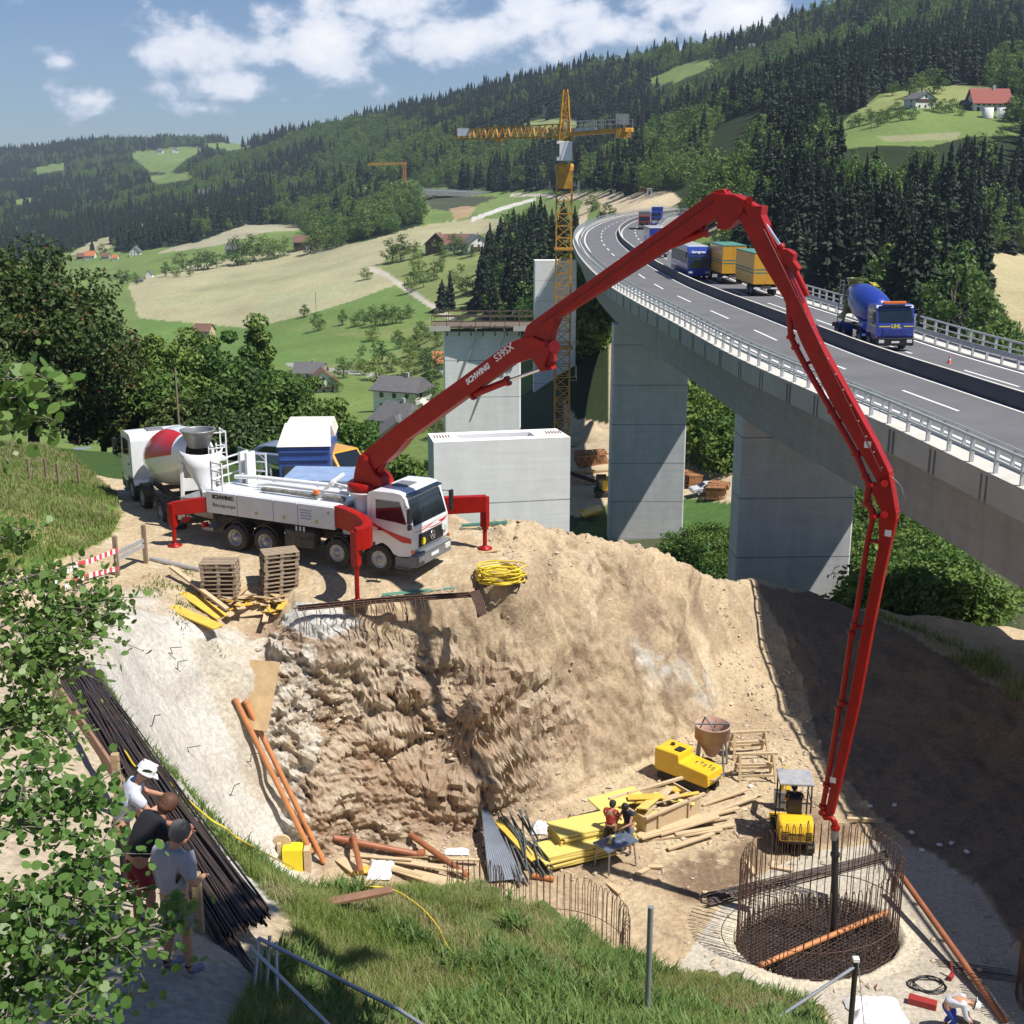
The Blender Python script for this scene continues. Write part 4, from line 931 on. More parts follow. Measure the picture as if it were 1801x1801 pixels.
for a in [(1530,218,26,0),(1545,222,30,2),(1560,215,26,0),(1510,222,22,1),(1585,212,24,0),(1605,210,22,0),(1640,196,24,0),(1660,200,26,2),(1675,198,24,0),(1600,172,34,1),(1640,165,46,0),(1620,168,38,0),(1570,168,24,2),(1760,245,24,0),(1790,215,44,0),(1775,215,36,1),(1500,225,22,0),(1575,205,26,0),(1690,204,16,0)]: plant(*a, **A_, wid=1.35)
for a in [(1070,392,34,0),(1058,395,26,1),(1040,372,30,0)]: plant(*a, label='rounded tree between the dirt track and the motorway curve', group='trees between the dirt track and the motorway', wid=1.5)
plant(645,492,22,0,'wispy tree at the upper end of the curving lane',wid=1.6); plant(536,558,24,1,'lone small tree at the lower edge of the pale field',wid=1.5)
for a in [(1300,445,44,3),(1312,450,54,4),(1290,455,30,0)]: plant(*a, label='young conifer beside the motorway bank behind the boom', group='young conifers beside the motorway bank')
plant(1400,255,44,2,'bright green round tree at the foot of the forested slope',wid=1.5)

# ---- large trees close behind the trucks
def big_tree(px, t, ztop, rad, label, seed, m=None, group='trees close behind the trucks', **k):
    x = (px-900.5)/2170*t; y = t; z = gz(x, y); h = ztop-z
    a = dict(h0=h*.12, ncl=int(70*rad/4), per=190, clr=rad*.33, leaf=.34, tr=.22, shape='round'); a.update(k)
    r = make_tree('broadleaf_tree', h=h-a['clr']*.5, rad=rad, m=m or lf_decid, seed=seed, label=label, group=group, **a); r.location = (x, y, z-.2); return r
red_fruit = mat('berries', (.22,.045,.02), .5, vs=3, va=.5)
big_tree(40, 76, -3.6, 5.9, 'huge dark tree flecked with red fruit above the shed at the left edge', 201, lf_dark, None, h0=2.0, ncl=150, per=230, clr=1.7, leaf=.36, extra=(2600, .17, red_fruit), tr=.4)
big_tree(165, 80, -8.4, 3.0, 'lower dark fruit-flecked tree right of the huge tree', 202, lf_dark, None, ncl=90, per=200, clr=1.3, extra=(900, .17, red_fruit), h0=1.2)
big_tree(-60, 70, -5.5, 3.4, 'dark tree cut by the left edge of the view', 203, lf_dark, None, ncl=70, per=180, clr=1.4, h0=1)
for i, (px, t, zt, rad, m, kw) in enumerate([(285,84,-9.9,2.7,None,{}),(345,88,-10.0,3.0,None,{}),(405,86,-9.8,2.8,lf_light,{}),(455,92,-8.3,2.2,None,dict(shape='cone')),(500,84,-11.7,3.4,None,{}),(440,78,-11.0,3.4,None,{}),(560,82,-13.6,3.0,None,{}),(615,82,-14.9,3.0,lf_light,{}),(665,80,-16.3,2.2,None,{}),(250,80,-11.2,2.6,None,{}),(210,86,-9.6,2.8,lf_dark,{}),(330,76,-12.8,2.6,lf_dark,{}),(390,74,-13.0,2.8,lf_dark,{}),(520,72,-14.6,2.3,None,{}),(590,74,-15.5,2.3,None,{}),(700,76,-16.4,2.1,None,{}),(735,80,-16.6,1.8,lf_light,{}),(640,72,-16.8,2.0,None,{})]):
    big_tree(px, t, zt, rad, ['leafy broadleaf tree in the thicket close behind the trucks','leafy broadleaf tree in the thicket close behind the trucks'][i % 2], 210+i, m, h0=.6, **kw)
# ---- shrubs below the bridge, right, and beside the piers
SHR = [make_tree('shrub', 1, .0, .55, 26, 60, .26, .10, seed=61, trunk=False, m=lf_decid), make_tree('shrub', 1, .0, .6, 24, 60, .28, .10, seed=62, trunk=False, m=lf_light), make_tree('shrub', 1, .0, .5, 26, 60, .25, .09, seed=63, trunk=False, m=lf_light)]
def shrubs(poly, t0, t1, n, h, label, group, seed):
    rng = np.random.default_rng(seed); k = 0; tries = 0
    while k < n and tries < n*60:
        tries += 1; xs_ = [p[0] for p in poly]; px = rng.uniform(min(xs_), max(xs_)); t = rng.uniform(t0, t1); x = (px-900.5)/2170*t; z = gz(x, t)
        hh = h*rng.uniform(.6, 1.35); qx, qy = project(np.array([x]), np.array([t]), np.array([z+hh*.6]))
        if not inpoly(poly, qx, qy)[0]: continue
        o = SHR[k] if k < 3 and SHR[k].get('label') is None else copy_tree(SHR[int(rng.integers(3))])
        o.location = (x, t, z-.2); o.rotation_euler.z = rng.uniform(0, 6.28); o.scale = (hh*rng.uniform(.9,1.3), hh*rng.uniform(.9,1.3), hh); tag(o, label, 'shrub', group); k += 1
shrubs([(1480,850),(1600,930),(1801,1060),(1801,1215),(1700,1150),(1540,1090),(1490,1050)], 66, 150, 190, 3.0, 'dense green bush below the motorway on the right bank', 'bushes below the motorway', 71)
shrubs([(1200,890),(1290,870),(1285,1010),(1195,960)], 74, 125, 45, 2.4, 'green bush in the gap between the two bridge piers', 'bushes between the bridge piers', 72)
shrubs([(1208,600),(1290,690),(1290,800),(1240,780),(1210,720)], 150, 230, 50, 7, 'leafy bush behind the gap between the bridge piers', 'leafy growth behind the bridge piers', 73)
shrubs([(1010,440),(1070,540),(1070,745),(1010,735)], 240, 300, 50, 10, 'leafy bush in the gap left of the front bridge pier', 'leafy growth left of the front bridge pier', 74)
# ---- aspens hanging into the view at lower left
lf_aspen = leafmat('aspen_leaves', [(.085,.17,.035),(.15,.26,.06),(.25,.36,.12)], .45, .40, .12)
def leafy_tree(name, label, base, trunk_pts, boughs, seed, leaf=.060, dens=19):
    rng = np.random.default_rng(seed); root = thing(name, label, 'tree'); m = MB()
    m.tube(trunk_pts, [.085-.045*i/(len(trunk_pts)-1) for i in range(len(trunk_pts))], 8); C_, Nn = [], []
    for (a, b, r, nt_) in boughs:
        a, b = Vector(a), Vector(b); mid = a.lerp(b, .5)+Vector((0,0,.12*(b-a).length)); L_ = (b-a).length
        bz = [a*(1-t)**2+mid*2*t*(1-t)+b*t*t for t in np.linspace(0, 1, 9)]; m.tube(bz, [.022*(1-.8*k/8) for k in range(9)], 5)
        for q in range(nt_):
            t = rng.uniform(.25, 1.0); o = bz[int(t*8)]; d = Vector(rng.normal(size=3)); d.z = d.z*.5-.1; d = (d.normalized()+(b-a).normalized()*.5).normalized(); ln = r*rng.uniform(.5, 1.2)
            e = o+d*ln; m.tube([o, o.lerp(e, .5)+Vector((0,0,.03)), e], [.007,.005,.0025], 4, caps=False)
            for s in range(dens):
                u = rng.uniform(.15, 1.05); p = o.lerp(e, u)+Vector(rng.normal(size=3))*.075; C_.append(p); nn = Vector(rng.normal(size=3))*.75+Vector((.15,-.25,.75)); Nn.append(nn.normalized())
    m.build('branches', bark_pale, root, fixn=False)
    C_ = np.array(C_); Nn = np.array(Nn); n = len(C_); a = rng.normal(size=(n,3)); a -= Nn*(a*Nn).sum(1, keepdims=True); a = unit(a); b = np.cross(Nn, a); s = (leaf*rng.uniform(.38, 1.4, n))[:, None]
    prof = [(-.5,0),(-.36,.36),(0,.50),(.34,.34),(.58,0),(.34,-.34),(0,-.50),(-.36,-.36)]
    V = np.stack([C_+a*s*x+b*s*y-Nn*s*(abs(y)*.18+x*x*.2) for x, y in prof], 1).reshape(-1, 3); F = np.arange(8*n).reshape(-1, 8)
    o = np_mesh('foliage', V, F, lf_aspen, True); o.parent = root; return root
def Wb(px, py, t): return tuple(W(px, py, t))
leafy_tree('aspen_tree', 'pale green aspen spreading its branches over the lower left corner', None, [Wb(-120,1900,8.2), Wb(-90,1700,8.3), Wb(-60,1500,8.6), Wb(-40,1300,9)],
  [(Wb(-80,1760,8.2), Wb(190,1490,8.8), .55, 24), (Wb(-90,1800,8.2), Wb(300,1640,8.9), .5, 34), (Wb(-70,1650,8.3), Wb(110,1560,8.6), .6, 24), (Wb(-100,1850,8.0), Wb(180,1770,8.3), .5, 26), (Wb(-60,1500,8.6), Wb(170,1400,9.0), .42, 26), (Wb(-60,1480,8.6), Wb(70,1330,9.3), .4, 20), (Wb(-80,1700,8.3), Wb(260,1560,9.0), .38, 20),(Wb(60,1720,8.4), Wb(345,1610,8.9), .2, 8)], 301)
leafy_tree('aspen_tree', 'taller aspen with dark leaves reaching over the road tape at the left', None, [Wb(-60,1500,10.8), Wb(-40,1250,11), Wb(-30,1050,11.4), Wb(-30,880,11.8)],
  [(Wb(-40,1180,11), Wb(175,1110,11.6), .55, 34), (Wb(-40,1120,11.2), Wb(170,1060,11.8), .5, 30), (Wb(-40,1050,11.2), Wb(95,1010,11.8), .5, 22), (Wb(-40,1180,11), Wb(110,1170,11.4), .55, 30), (Wb(-40,980,11.5), Wb(40,930,12), .32, 12), (Wb(-40,1260,11), Wb(110,1290,11.2), .5, 20), (Wb(-40,1300,11), Wb(60,1240,11.2), .5, 16)], 302, leaf=.064, dens=18)
leafy_tree('aspen_tree', 'leafy twig tips entering the view at the left above the meadow', None, [Wb(-110,900,7.2), Wb(-80,760,7.3), Wb(-60,640,7.4)],
  [(Wb(-80,740,7.3), Wb(85,690,7.6), .25, 12), (Wb(-80,760,7.3), Wb(70,740,7.5), .25, 12), (Wb(-70,690,7.3), Wb(60,665,7.6), .2, 8)], 303, leaf=.07, dens=11)
leafy_tree('overhanging_tree', 'broad tree beside the viewpoint whose limbs shade the men and the long bars', None, [(7,-4,-4), (6.5,-3,0), (6,-1,3), (5.5,2,5)],
  [((6,-1,3.2),(4.2,11,4.2),1.3,40), ((6,-1,3.4),(2.6,9,3.6),1.2,36), ((6,-1,3),(6.0,12.5,4.6),1.3,34), ((5.5,1,4),(3.6,12.5,4.0),1.2,34), ((5.5,1,4),(5.0,10,5.0),1.2,26), ((5.6,0,3.4),(1.8,7.8,3.0),1.0,24),((5.6,1,4),(3.0,11.4,4.0),1.2,36),((5.6,0,4),(2.0,10.2,3.8),1.2,36)], 304, leaf=.30, dens=34)
# ---- grass and weeds
lf_grass = leafmat('grass_blades', [(.10,.165,.035),(.20,.29,.06),(.38,.39,.16)], .4, .6, 0)
lf_weed = leafmat('weed_leaves', [(.06,.12,.027),(.13,.215,.05),(.22,.31,.09)], .35, .55, 0)
def blades(name, mask_fn, n, box, h, wd, m, seed, label, lean=.5, clump=0):
    rng = np.random.default_rng(seed); x = rng.uniform(box[0], box[1], n); y = rng.uniform(box[2], box[3], n)
    if clump: c = fbm(x*clump, y*clump, oc=3, s=seed); k = c+rng.normal(size=n)*.15 > -.10; x, y = x[k], y[k]
    z = near_height(x, y); px, py = project(x, y, z); k = mask_fn(x, y, px, py) & (px > -60) & (px < 1860) & (py < 1900); x, y, z = x[k], y[k], z[k]; n = len(x)
    hh = h*rng.uniform(.45, 1.35, n); a = rng.uniform(0, 2*PI, n); ln = lean*rng.uniform(.2, 1.2, n)*hh; d = np.stack([np.cos(a), np.sin(a), 0*a], 1); p = np.stack([-np.sin(a), np.cos(a), 0*a], 1)
    B = np.stack([x, y, z-.02], 1); w_ = wd*rng.uniform(.6, 1.3, n)[:, None]; up = np.array((0,0,1.))
    mid = B+d*(ln*.35)[:, None]+up*(hh*.6)[:, None]; tip = B+d*ln[:, None]+up*(hh*rng.uniform(.75, 1, n))[:, None]
    V = np.stack([B-p*w_/2, B+p*w_/2, mid+p*w_*.4, mid-p*w_*.4, tip], 1).reshape(-1, 3)
    i = np.arange(n)*5; F = np.concatenate([np.stack([i, i+1, i+2, i+3], 1), np.stack([i+3, i+2, i+4, i+4], 1)])
    F4 = F[:n]; F3 = F[n:, :3]
    me = bpy.data.meshes.new(name); me.vertices.add(len(V)); me.vertices.foreach_set('co', V.astype(np.float32).ravel()); me.loops.add(F4.size+F3.size); me.loops.foreach_set('vertex_index', np.concatenate([F4.ravel(), F3.ravel()]).astype(np.int32))
    me.polygons.add(2*n); me.polygons.foreach_set('loop_start', np.concatenate([np.arange(n)*4, 4*n+np.arange(n)*3]).astype(np.int32)); me.polygons.foreach_set('loop_total', np.concatenate([np.full(n,4), np.full(n,3)]).astype(np.int32)); me.update(calc_edges=True)
    me.materials.append(m); o = bpy.data.objects.new(name, me); COL.objects.link(o); tag(o, label, 'grass', None, 'stuff'); return o
bank_poly = [(380,1470),(450,1515),(600,1545),(850,1548),(960,1600),(1090,1670),(1200,1720),(1400,1745),(1450,1801),(1460,1900),(350,1900),(430,1760),(520,1640)]
blades('grass', lambda x, y, px, py: inpoly(bank_poly, px, py) & (y < 27), 420000, (-6,7,11,23.5), .22, .010, lf_grass, 401, 'long green grass on the near bank above the pit', .6, .8)
blades('weeds', lambda x, y, px, py: inpoly(bank_poly, px, py) & (y < 27) & (fbm(x*.6, y*.6, oc=2, s=5) > -.2+.25*(px < 850)), 130000, (-6,7,11,23.5), .32, .036, lf_weed, 402, 'leafy weeds growing thickly on the near bank', .7, 1.3)
dry = leafmat('dry_grass', [(.30,.25,.12),(.38,.33,.17),(.20,.22,.08)], .3, .7, 0)
blades('dry_grass', lambda x, y, px, py: inpoly(bank_poly, px, py) & (py > 1560) & (y < 23), 120000, (-5,6,11,22.5), .2, .009, dry, 403, 'dry straw coloured grass low on the near bank', 1.1, 1.1)
blades('meadow_grass', lambda x, y, px, py: inpoly([(-60,775),(60,775),(125,800),(205,870),(215,905),(195,945),(140,972),(60,1000),(-60,1040)], px, py) & (y > 36), 170000, (-30,-13,37,66), .24, .025, lf_grass, 404, 'tall meadow grass on the hillside above the road', .5, .5)
blades('dry_meadow_grass', lambda x, y, px, py: inpoly([(-60,775),(60,775),(125,800),(205,870),(215,905),(195,945),(140,972),(60,1000),(-60,1040)], px, py) & (y > 36), 70000, (-30,-13,37,66), .26, .022, dry, 405, 'yellowing meadow grass on the hillside above the road', .6, .7)
edge = lambda poly: (lambda x, y, px, py: inpoly(poly, px, py))
blades('edge_grass', lambda x, y, px, py: (inpoly([(120,1160),(165,1165),(240,1290),(340,1400),(420,1490),(400,1510),(300,1410),(200,1290)], px, py) & (y < 30)), 30000, (-12,-1,13,28), .22, .03, lf_weed, 406, 'weeds fringing the top of the pale sprayed slope', .7, .9)
blades('ridge_grass', lambda x, y, px, py: (inpoly([(1530,1075),(1801,1180),(1801,1250),(1700,1175),(1560,1110)], px, py) & (y > 40)), 30000, (12,34,46,66), .5, .05, lf_grass, 407, 'grass tufts on the lit ridge below the motorway', .5, .5)
blades('verge_grass', lambda x, y, px, py: (inpoly([(260,1010),(340,1005),(330,1050),(400,1160),(330,1130),(290,1070),(230,1030)], px, py) | inpoly([(430,850),(470,830),(500,850),(470,880)], px, py) | inpoly([(590,1190),(640,1200),(640,1225),(590,1215)], px, py) | inpoly([(770,1190),(800,1200),(800,1225),(760,1220)], px, py)) & (y > 30), 60000, (-16,2,31,66), .16, .035, lf_weed, 408, 'sparse weeds on the sandy ground beside the pallets', .7, 1.6)
# ---- loose stones on the spoil
def stones():
    rng = np.random.default_rng(91); V = []; F = []; base = np.array([(1,0,0),(-1,0,0),(0,1,0),(0,-1,0),(0,0,1),(0,0,-1)], float); tri = [(0,2,4),(2,1,4),(1,3,4),(3,0,4),(2,0,5),(1,2,5),(3,1,5),(0,3,5)]
    n = 70000; x = rng.uniform(-12,24,n); y = rng.uniform(28,56,n); z = near_height(x, y); px, py = project(x, y, z)
    w = np.zeros(n); w[inpoly([(300,1050),(520,1100),(840,1100),(900,1000),(860,910),(1000,930),(1190,960),(1330,1010),(1480,1400),(1300,1480),(1150,1560),(800,1540),(560,1510),(440,1120)], px, py)] = .8; w[inpoly([(820,905),(1000,925),(1200,960),(1270,1010),(1200,1100),(1000,1100),(900,1000)], px, py)] = 1.0
    w[inpoly([(1200,1500),(1600,1480),(1801,1650),(1801,1801),(1200,1750)], px, py)] = .08; w *= np.clip(.6+1.4*fbm(x*.8, y*.8, z*.8, oc=3, s=12), 0, 1)
    k = rng.random(n) < w; x, y, z = x[k], y[k], z[k]; m = len(x); s = .022*np.exp(rng.normal(size=m)*.62+.25).clip(.3, 5.5)
    j = 1+.45*rng.normal(size=(m,6,1)).clip(-1,1); ang = rng.uniform(0,6.28,m); c_, s_ = np.cos(ang), np.sin(ang); B = base[None]*j*np.array((1.3,.9,.65)); B = np.stack([B[...,0]*c_[:,None]-B[...,1]*s_[:,None], B[...,0]*s_[:,None]+B[...,1]*c_[:,None], B[...,2]], -1)
    V = (B*s[:,None,None]+np.stack([x,y,z+s*.3],1)[:,None]).reshape(-1,3); F = (np.array(tri)[None]+np.arange(m)[:,None,None]*6).reshape(-1,3)
    me = mat('stone', (.60,.49,.36), .9, vs=.9, va=.55, space='World', col2=(.34,.26,.19)); o = np_mesh('loose_stones', V, F, me, False); tag(o, 'loose stones and rubble scattered over the spoil slope', 'stones', None, 'stuff')
stones()
# ============================================================ VEHICLES
def paint(n, c, r=.28, coat=.6, va=.08): return mat(n, c, r, vs=2.5, va=va, coat=coat)
white_p = paint('white_paint', (.78,.79,.80)); red_p = mat('red_paint', (.37,.008,.005), .42, vs=2.5, va=.3, coat=.04, spec=.28); red_hi = paint('signal_red', (.60,.015,.015), .35, .2)
grey_p = paint('grey_plastic', (.17,.18,.19), .5, 0); blue_p = paint('blue_paint', (.02,.045,.30)); black_p = mat('black_plastic', (.018,.018,.02), .45, vs=6, va=.3)
silver_p = mat('white_grey_panel', (.60,.62,.66), .4, vs=1.5, va=.12, coat=.2); rubber = mat('rubber', (.022,.022,.022), .85, vs=9, va=.5, col2=(.07,.06,.05)); rim_m = mat('rim_steel', (.42,.43,.45), .4, .5, vs=8, va=.3)
chassis_m = mat('chassis', (.035,.033,.032), .7, vs=5, va=.4, col2=(.12,.10,.075)); chrome = mat('chrome', (.75,.76,.78), .15, .9, vs=5, va=.1); steel = mat('steel', (.32,.33,.34), .45, .5, vs=5, va=.3)
glass = mat('dark_glass', (.012,.018,.022), .06, vs=1, va=.3, spec=.8, coat=.5); lamp_m = mat('lamp_glass', (.75,.76,.74), .12, vs=20, va=.3, coat=.5); orange_l = mat('orange_lens', (.85,.20,.02), .25, vs=9, va=.2); red_l = mat('red_lens', (.6,.02,.02), .25, vs=9, va=.2)
yellow_p = paint('yellow_paint', (.80,.50,.02), .38, .3, .12); sheet_p = mat('white_sheet', (.82,.83,.85), .6, vs=2, va=.12)
def wheel(par, x, side, r=.51, w=.32, y=1.0, name='wheel', flat=False, rim=rim_m, n=28):
    """tyre with a dished rim; side -1 faces local -y"""
    s = side; m = MB(); y0 = y*s
    m.lathe([(r*.60,-w/2),(r*.9,-w/2),(r*.985,-w*.40),(r,-w*.28),(r,w*.28),(r*.985,w*.40),(r*.9,w/2),(r*.60,w/2)], n, (x, y0, r), (0,1,0))
    t = m.build(name, rubber, par)
    m = MB(); o = w/2*s
    m.lathe([(r*.61,o*.98),(r*.57,o*1.0),(r*.52,o*.62),(r*.34,o*(.35 if not flat else .85)),(r*.22,o*(.38 if not flat else .9)),(r*.20,o*1.05),(.001,o*1.1)], n, (x, y0, r), (0,1,0))
    for k in range(10):
        a = 2*PI*k/10; m.cyl((x+math.cos(a)*r*.29, y0+o*.35, r+math.sin(a)*r*.29), (x+math.cos(a)*r*.29, y0+o*(.55 if not flat else 1.0), r+math.sin(a)*r*.29), .018, n=6)
    m.build('rim', rim, t); return t
def arch_profile(x0, x1, zb, zt, ax, ar, az=.51):
    """side outline with a wheel arch"""
    p = [(x1, zb), (x1, zt), (x0, zt), (x0, zb)]
    if ax is None: return p
    return p+[(ax+ar*math.cos(a), az+ar*math.sin(a)) for a in np.linspace(PI, 0, 9) if az+ar*math.sin(a) > zb-.01]
def cab(par, col, hz=2.95, hw=1.22, xr=-.42, xf=1.36, stripe=None, lightbar=False, bumper=grey_p, grille=black_p, emblem=True, plate=True, sub=True):
    zb = .72
    prof = [(xf,.98),(xf+.02,1.75),(xf-.27,hz-.2),(xf-.42,hz-.04),(xf-.7,hz),(xr+.25,hz-.02),(xr+.06,hz-.1),(xr,hz-.3),(xr,zb+.25)]+[(.0+.64*math.cos(a), .51+.64*math.sin(a)) for a in np.linspace(PI*.86, PI*.14, 9)]+[(xf-.55,zb),(xf-.1,zb+.05)]
    m = MB(); m.prism(prof, -hw, hw, (1,0,0), (0,0,1), (0,1,0)); c = m.build('cab', col, par, bev=.06)
    # windscreen
    a = Vector((xf-.004,0,1.83)); b = Vector((xf-.252,0,hz-.26)); d = (b-a).normalized(); nrm = Vector((d.z,0,-d.x))
    m = MB(); wv_ = [tuple(p+nrm*.014) for p in (a+Vector((0,-hw+.10,0)), a+Vector((0,hw-.10,0)), b+Vector((0,hw-.14,0)), b+Vector((0,-hw+.14,0)))]
    m.add(wv_+[tuple(Vector(p)-nrm*.05) for p in wv_], [(0,1,2,3),(4,7,6,5),(0,4,5,1),(1,5,6,2),(2,6,7,3),(3,7,4,0)]); ws = m.build('windscreen', glass, c)
    if sub:
        m = MB()
        for y in (-.55, .35): m.bar(a+nrm*.03+Vector((0,y,0)), a+nrm*.03+d*.5+Vector((0,y+.35,0)), .02,.02)
        m.build('wiper', black_p, ws)
    for s in (-1, 1):
        dr = MB(); dr.prism([(xr+.30,1.02),(xr+.30,hz-.22),(xf-.42,hz-.22),(xf-.20,1.95),(xf-.12,1.75),(xf-.12,1.18),(.66,1.08),(.30,1.22)], hw, hw+.012, (1,0,0), (0,0,1), (0,s,0)); do = dr.build('door', col, c)
        wm = MB(); wm.prism([(xr+.36,1.98),(xr+.36,hz-.30),(xf-.48,hz-.30),(xf-.26,2.0),(xf-.24,1.88),(xf-.62,1.92)], hw+.004, hw+.020, (1,0,0), (0,0,1), (0,s,0)); wm.build('window', glass, do)
        if sub:
            m = MB(); m.box((xr+.50,s*(hw+.03),1.6), (.16,.03,.04)); m.build('handle', black_p, do)
            m = MB(); m.bar((xf-.25,s*hw,2.55), (xf+.02,s*(hw+.22),2.5), .03,.03); m.bar((xf-.15,s*hw,1.95), (xf+.02,s*(hw+.22),2.0), .03,.03); m.box((xf+.03,s*(hw+.24),2.27), (.10,.20,.52)); m.box((xf+.03,s*(hw+.24),1.88), (.10,.18,.18)); m.build('mirror', black_p, c, bev=.015)
            m = MB(); m.box((.95,s*(hw-.09),.52), (.62,.16,.36)); m.box((.93,s*(hw-.02),.33), (.5,.2,.03)); m.build('step', bumper, c, bev=.02)
    m = MB(); m.box((xf-.02,0,.60), (.34,2*hw+.02,.42)); m.box((xf+.09,0,.82), (.16,2*hw-.1,.1)); bp = m.build('bumper', bumper, c, bev=.04)
    m = MB(); m.box((xf+.012,0,1.24), (.06,1.66,.46))
    for k in range(4): m.box((xf+.05,0,1.09+k*.105), (.03,1.60,.045))
    g = m.build('grille', grille, c, bev=.008)
    for s in (-1, 1):
        m = MB(); m.box((xf+.15,s*.92,.66), (.06,.36,.2)); m.build('headlight', lamp_m, bp, bev=.02)
        if sub: m = MB(); m.box((xf+.0,s*(hw+.01),.95), (.12,.03,.12)); m.build('indicator', orange_l, c)
    if emblem:
        m = MB(); cx = xf+.085; m.tube([(cx, .15*math.cos(t), 1.27+.15*math.sin(t)) for t in np.linspace(0, 2*PI, 25)[:-1]], .014, 6, closed=True)
        for k in range(3): t = PI/2+k*2*PI/3; m.bar((cx,0,1.27), (cx, .145*math.cos(t), 1.27+.145*math.sin(t)), .03, .012, up=(1,0,0))
        m.build('star_emblem', chrome, g)
    if plate: m = MB(); m.box((xf+.165,.0,.62), (.012,.52,.12)); m.build('number_plate', white_p, bp)
    if sub: m = MB(); m.box((xf-.22,0,hz-.10), (.22,2*hw-.3,.03), Matrix.Rotation(R(12),3,'Y')); m.build('sun_visor', glass, c); m = MB(); m.box((.35,0,hz+.015), (.6,.7,.05)); m.build('roof_hatch', grey_p, c, bev=.02)
    return c, hz, hw, xf
def frame_rails(par, x0, x1, z=.86):
    m = MB()
    for s in (-1, 1): m.box(((x0+x1)/2, s*.4, z), (x1-x0,.09,.28))
    k = x0
    while k < x1: m.box((k,0,z), (.1,.8,.2)); k += 1.3
    return m.build('chassis_frame', chassis_m, par)
def mudguard(par, x, r=.60, w=.42, y=1.0, m_=black_p, a0=.1, a1=.9):
    for s in (-1, 1):
        m = MB(); vs = []; k = 9
        for a in np.linspace(PI*a0, PI*a1, k):
            for rr in (r, r+.03):
                for yy in (y-w/2, y+w/2): vs.append((x+rr*math.cos(a), s*yy, .51+rr*math.sin(a)))
        fs = []
        for i in range(k-1): o = i*4; fs += [(o+2,o+3,o+7,o+6),(o,o+4,o+5,o+1),(o,o+2,o+6,o+4),(o+1,o+5,o+7,o+3)]
        m.add(vs, fs+[(0,1,3,2),(k*4-4,k*4-2,k*4-1,k*4-3)]); m.build('mudguard', m_, par)
# ------------------------------------------------------------ the concrete pump truck
PF = Wz(669, 1008, -13.2); PR = Wz(414, 968, -13.2); hd = Vector((PF.x-PR.x, PF.y-PR.y, 0)).normalized(); lf = Vector((-hd.y, hd.x, 0))
PO = PF+lf*1.16; RZ = math.atan2(hd.y, hd.x)
pump = thing('concrete_pump_truck', 'white and red truck mounted concrete pump with its long red boom unfolded over the pit', 'pump truck', tuple(PO), RZ)
PM = Matrix.Translation(PO) @ Matrix.Rotation(RZ, 4, 'Z'); PI_ = PM.inverted()
cb, *_ = cab(pump, white_p)
m = MB()
for s in (-1, 1):
    up_ = [(-.40,1.98),(-.2,1.80),(.3,1.62),(.8,1.50),(1.30,1.40)]; lo_ = [(1.30,1.24),(.95,1.24),(.72,1.33),(.3,1.52),(-.2,1.72),(-.40,1.86)]
    m.prism(up_+lo_, 1.236, 1.242, (1,0,0), (0,0,1), (0,s,0))
for k, (y0, y1, z, h) in enumerate([(-1.15,.2,1.62,.035),(-.9,.7,1.69,.022),(.55,1.15,1.64,.09),(-.2,1.1,1.555,.03)]):
    n = 10; vs = []
    for i in range(n+1):
        t = i/n; y = y0+(y1-y0)*t; zz = z-.06*math.sin(t*PI)+.05*t; hh = h*math.sin(PI*(.08+.84*t)); vs += [(1.382,y,zz-hh/2), (1.382,y,zz+hh/2)]
    m.add(vs, [(2*i,2*i+2,2*i+3,2*i+1) for i in range(n)])
m.build('red_swoosh', red_hi, cb, fixn=False)
m = MB(); m.cyl((1.42,-.62,1.2), (1.45,-.62,1.2), .13, n=20); m.build('yellow_disc_sticker', mat('yellow_sticker', (.8,.62,.02), .5, vs=3, va=.1), cb)
m = MB(); m.cyl((1.42,.80,1.36), (1.45,.80,1.36), .13, n=20); m.cyl((1.42,.98,1.30), (1.45,.98,1.30), .1, n=20); m.build('round_sticker', mat('green_white_sticker', (.72,.8,.70), .5, vs=8, va=.4), cb)
frame_rails(pump, -7.6, .9)
for i, x in enumerate((0, -1.72, -4.78, -6.12)):
    for s in (-1, 1): wheel(pump, x, s, y=1.05 if i < 2 else .98, w=.33 if i < 2 else .52, flat=i < 2)
    if i: mudguard(pump, x)
# fuel tank, tool box below the deck
for s in (-1, 1): m = MB(); m.box((-3.3,s*.98,.82), (1.25,.5,.62)); m.build('fuel_tank', chassis_m, pump, bev=.06)
m = MB()
for k in range(3): m.box((-3.05-.16*k,-1.25,1.22), (.07,.02,.16))
m.build('vent_slot', silver_p, pump)
# side lockers
xs2 = (-7.35,-5.95,-4.35,-3.3,-1.75)
for s in (1, -1):
    pan = MB()
    for a, b in zip(xs2[:-1], xs2[1:]): pan.box(((a+b)/2, s*1.18, 1.74), (b-a-.02,.12,.80))
    lock = pan.build('side_locker', silver_p, pump, bev=.015)
m = MB(); m.prism([(-7.35,-1.10),(-1.75,-1.10),(-1.75,1.10),(-7.35,1.10)], 2.02, 2.15, (1,0,0),(0,1,0),(0,0,1)); m.box((-4.5,0,1.6), (5.4,1.6,.5)); m.build('deck', white_p, pump, bev=.02)
for x in (-5.1, -3.9, -2.5):
    m = MB(); m.cyl((x,-1.245,1.55), (x,-1.25,1.55), .07, n=14); m.build('lifting_sticker', mat('ochre_sticker', (.55,.42,.12), .6, vs=8, va=.2), lock)
for x in (-6.1, -2.0):
    m = MB(); m.cyl((x,-1.245,1.93), (x,-1.256,1.93), .06, n=14); m.build('locker_lock', steel, lock)
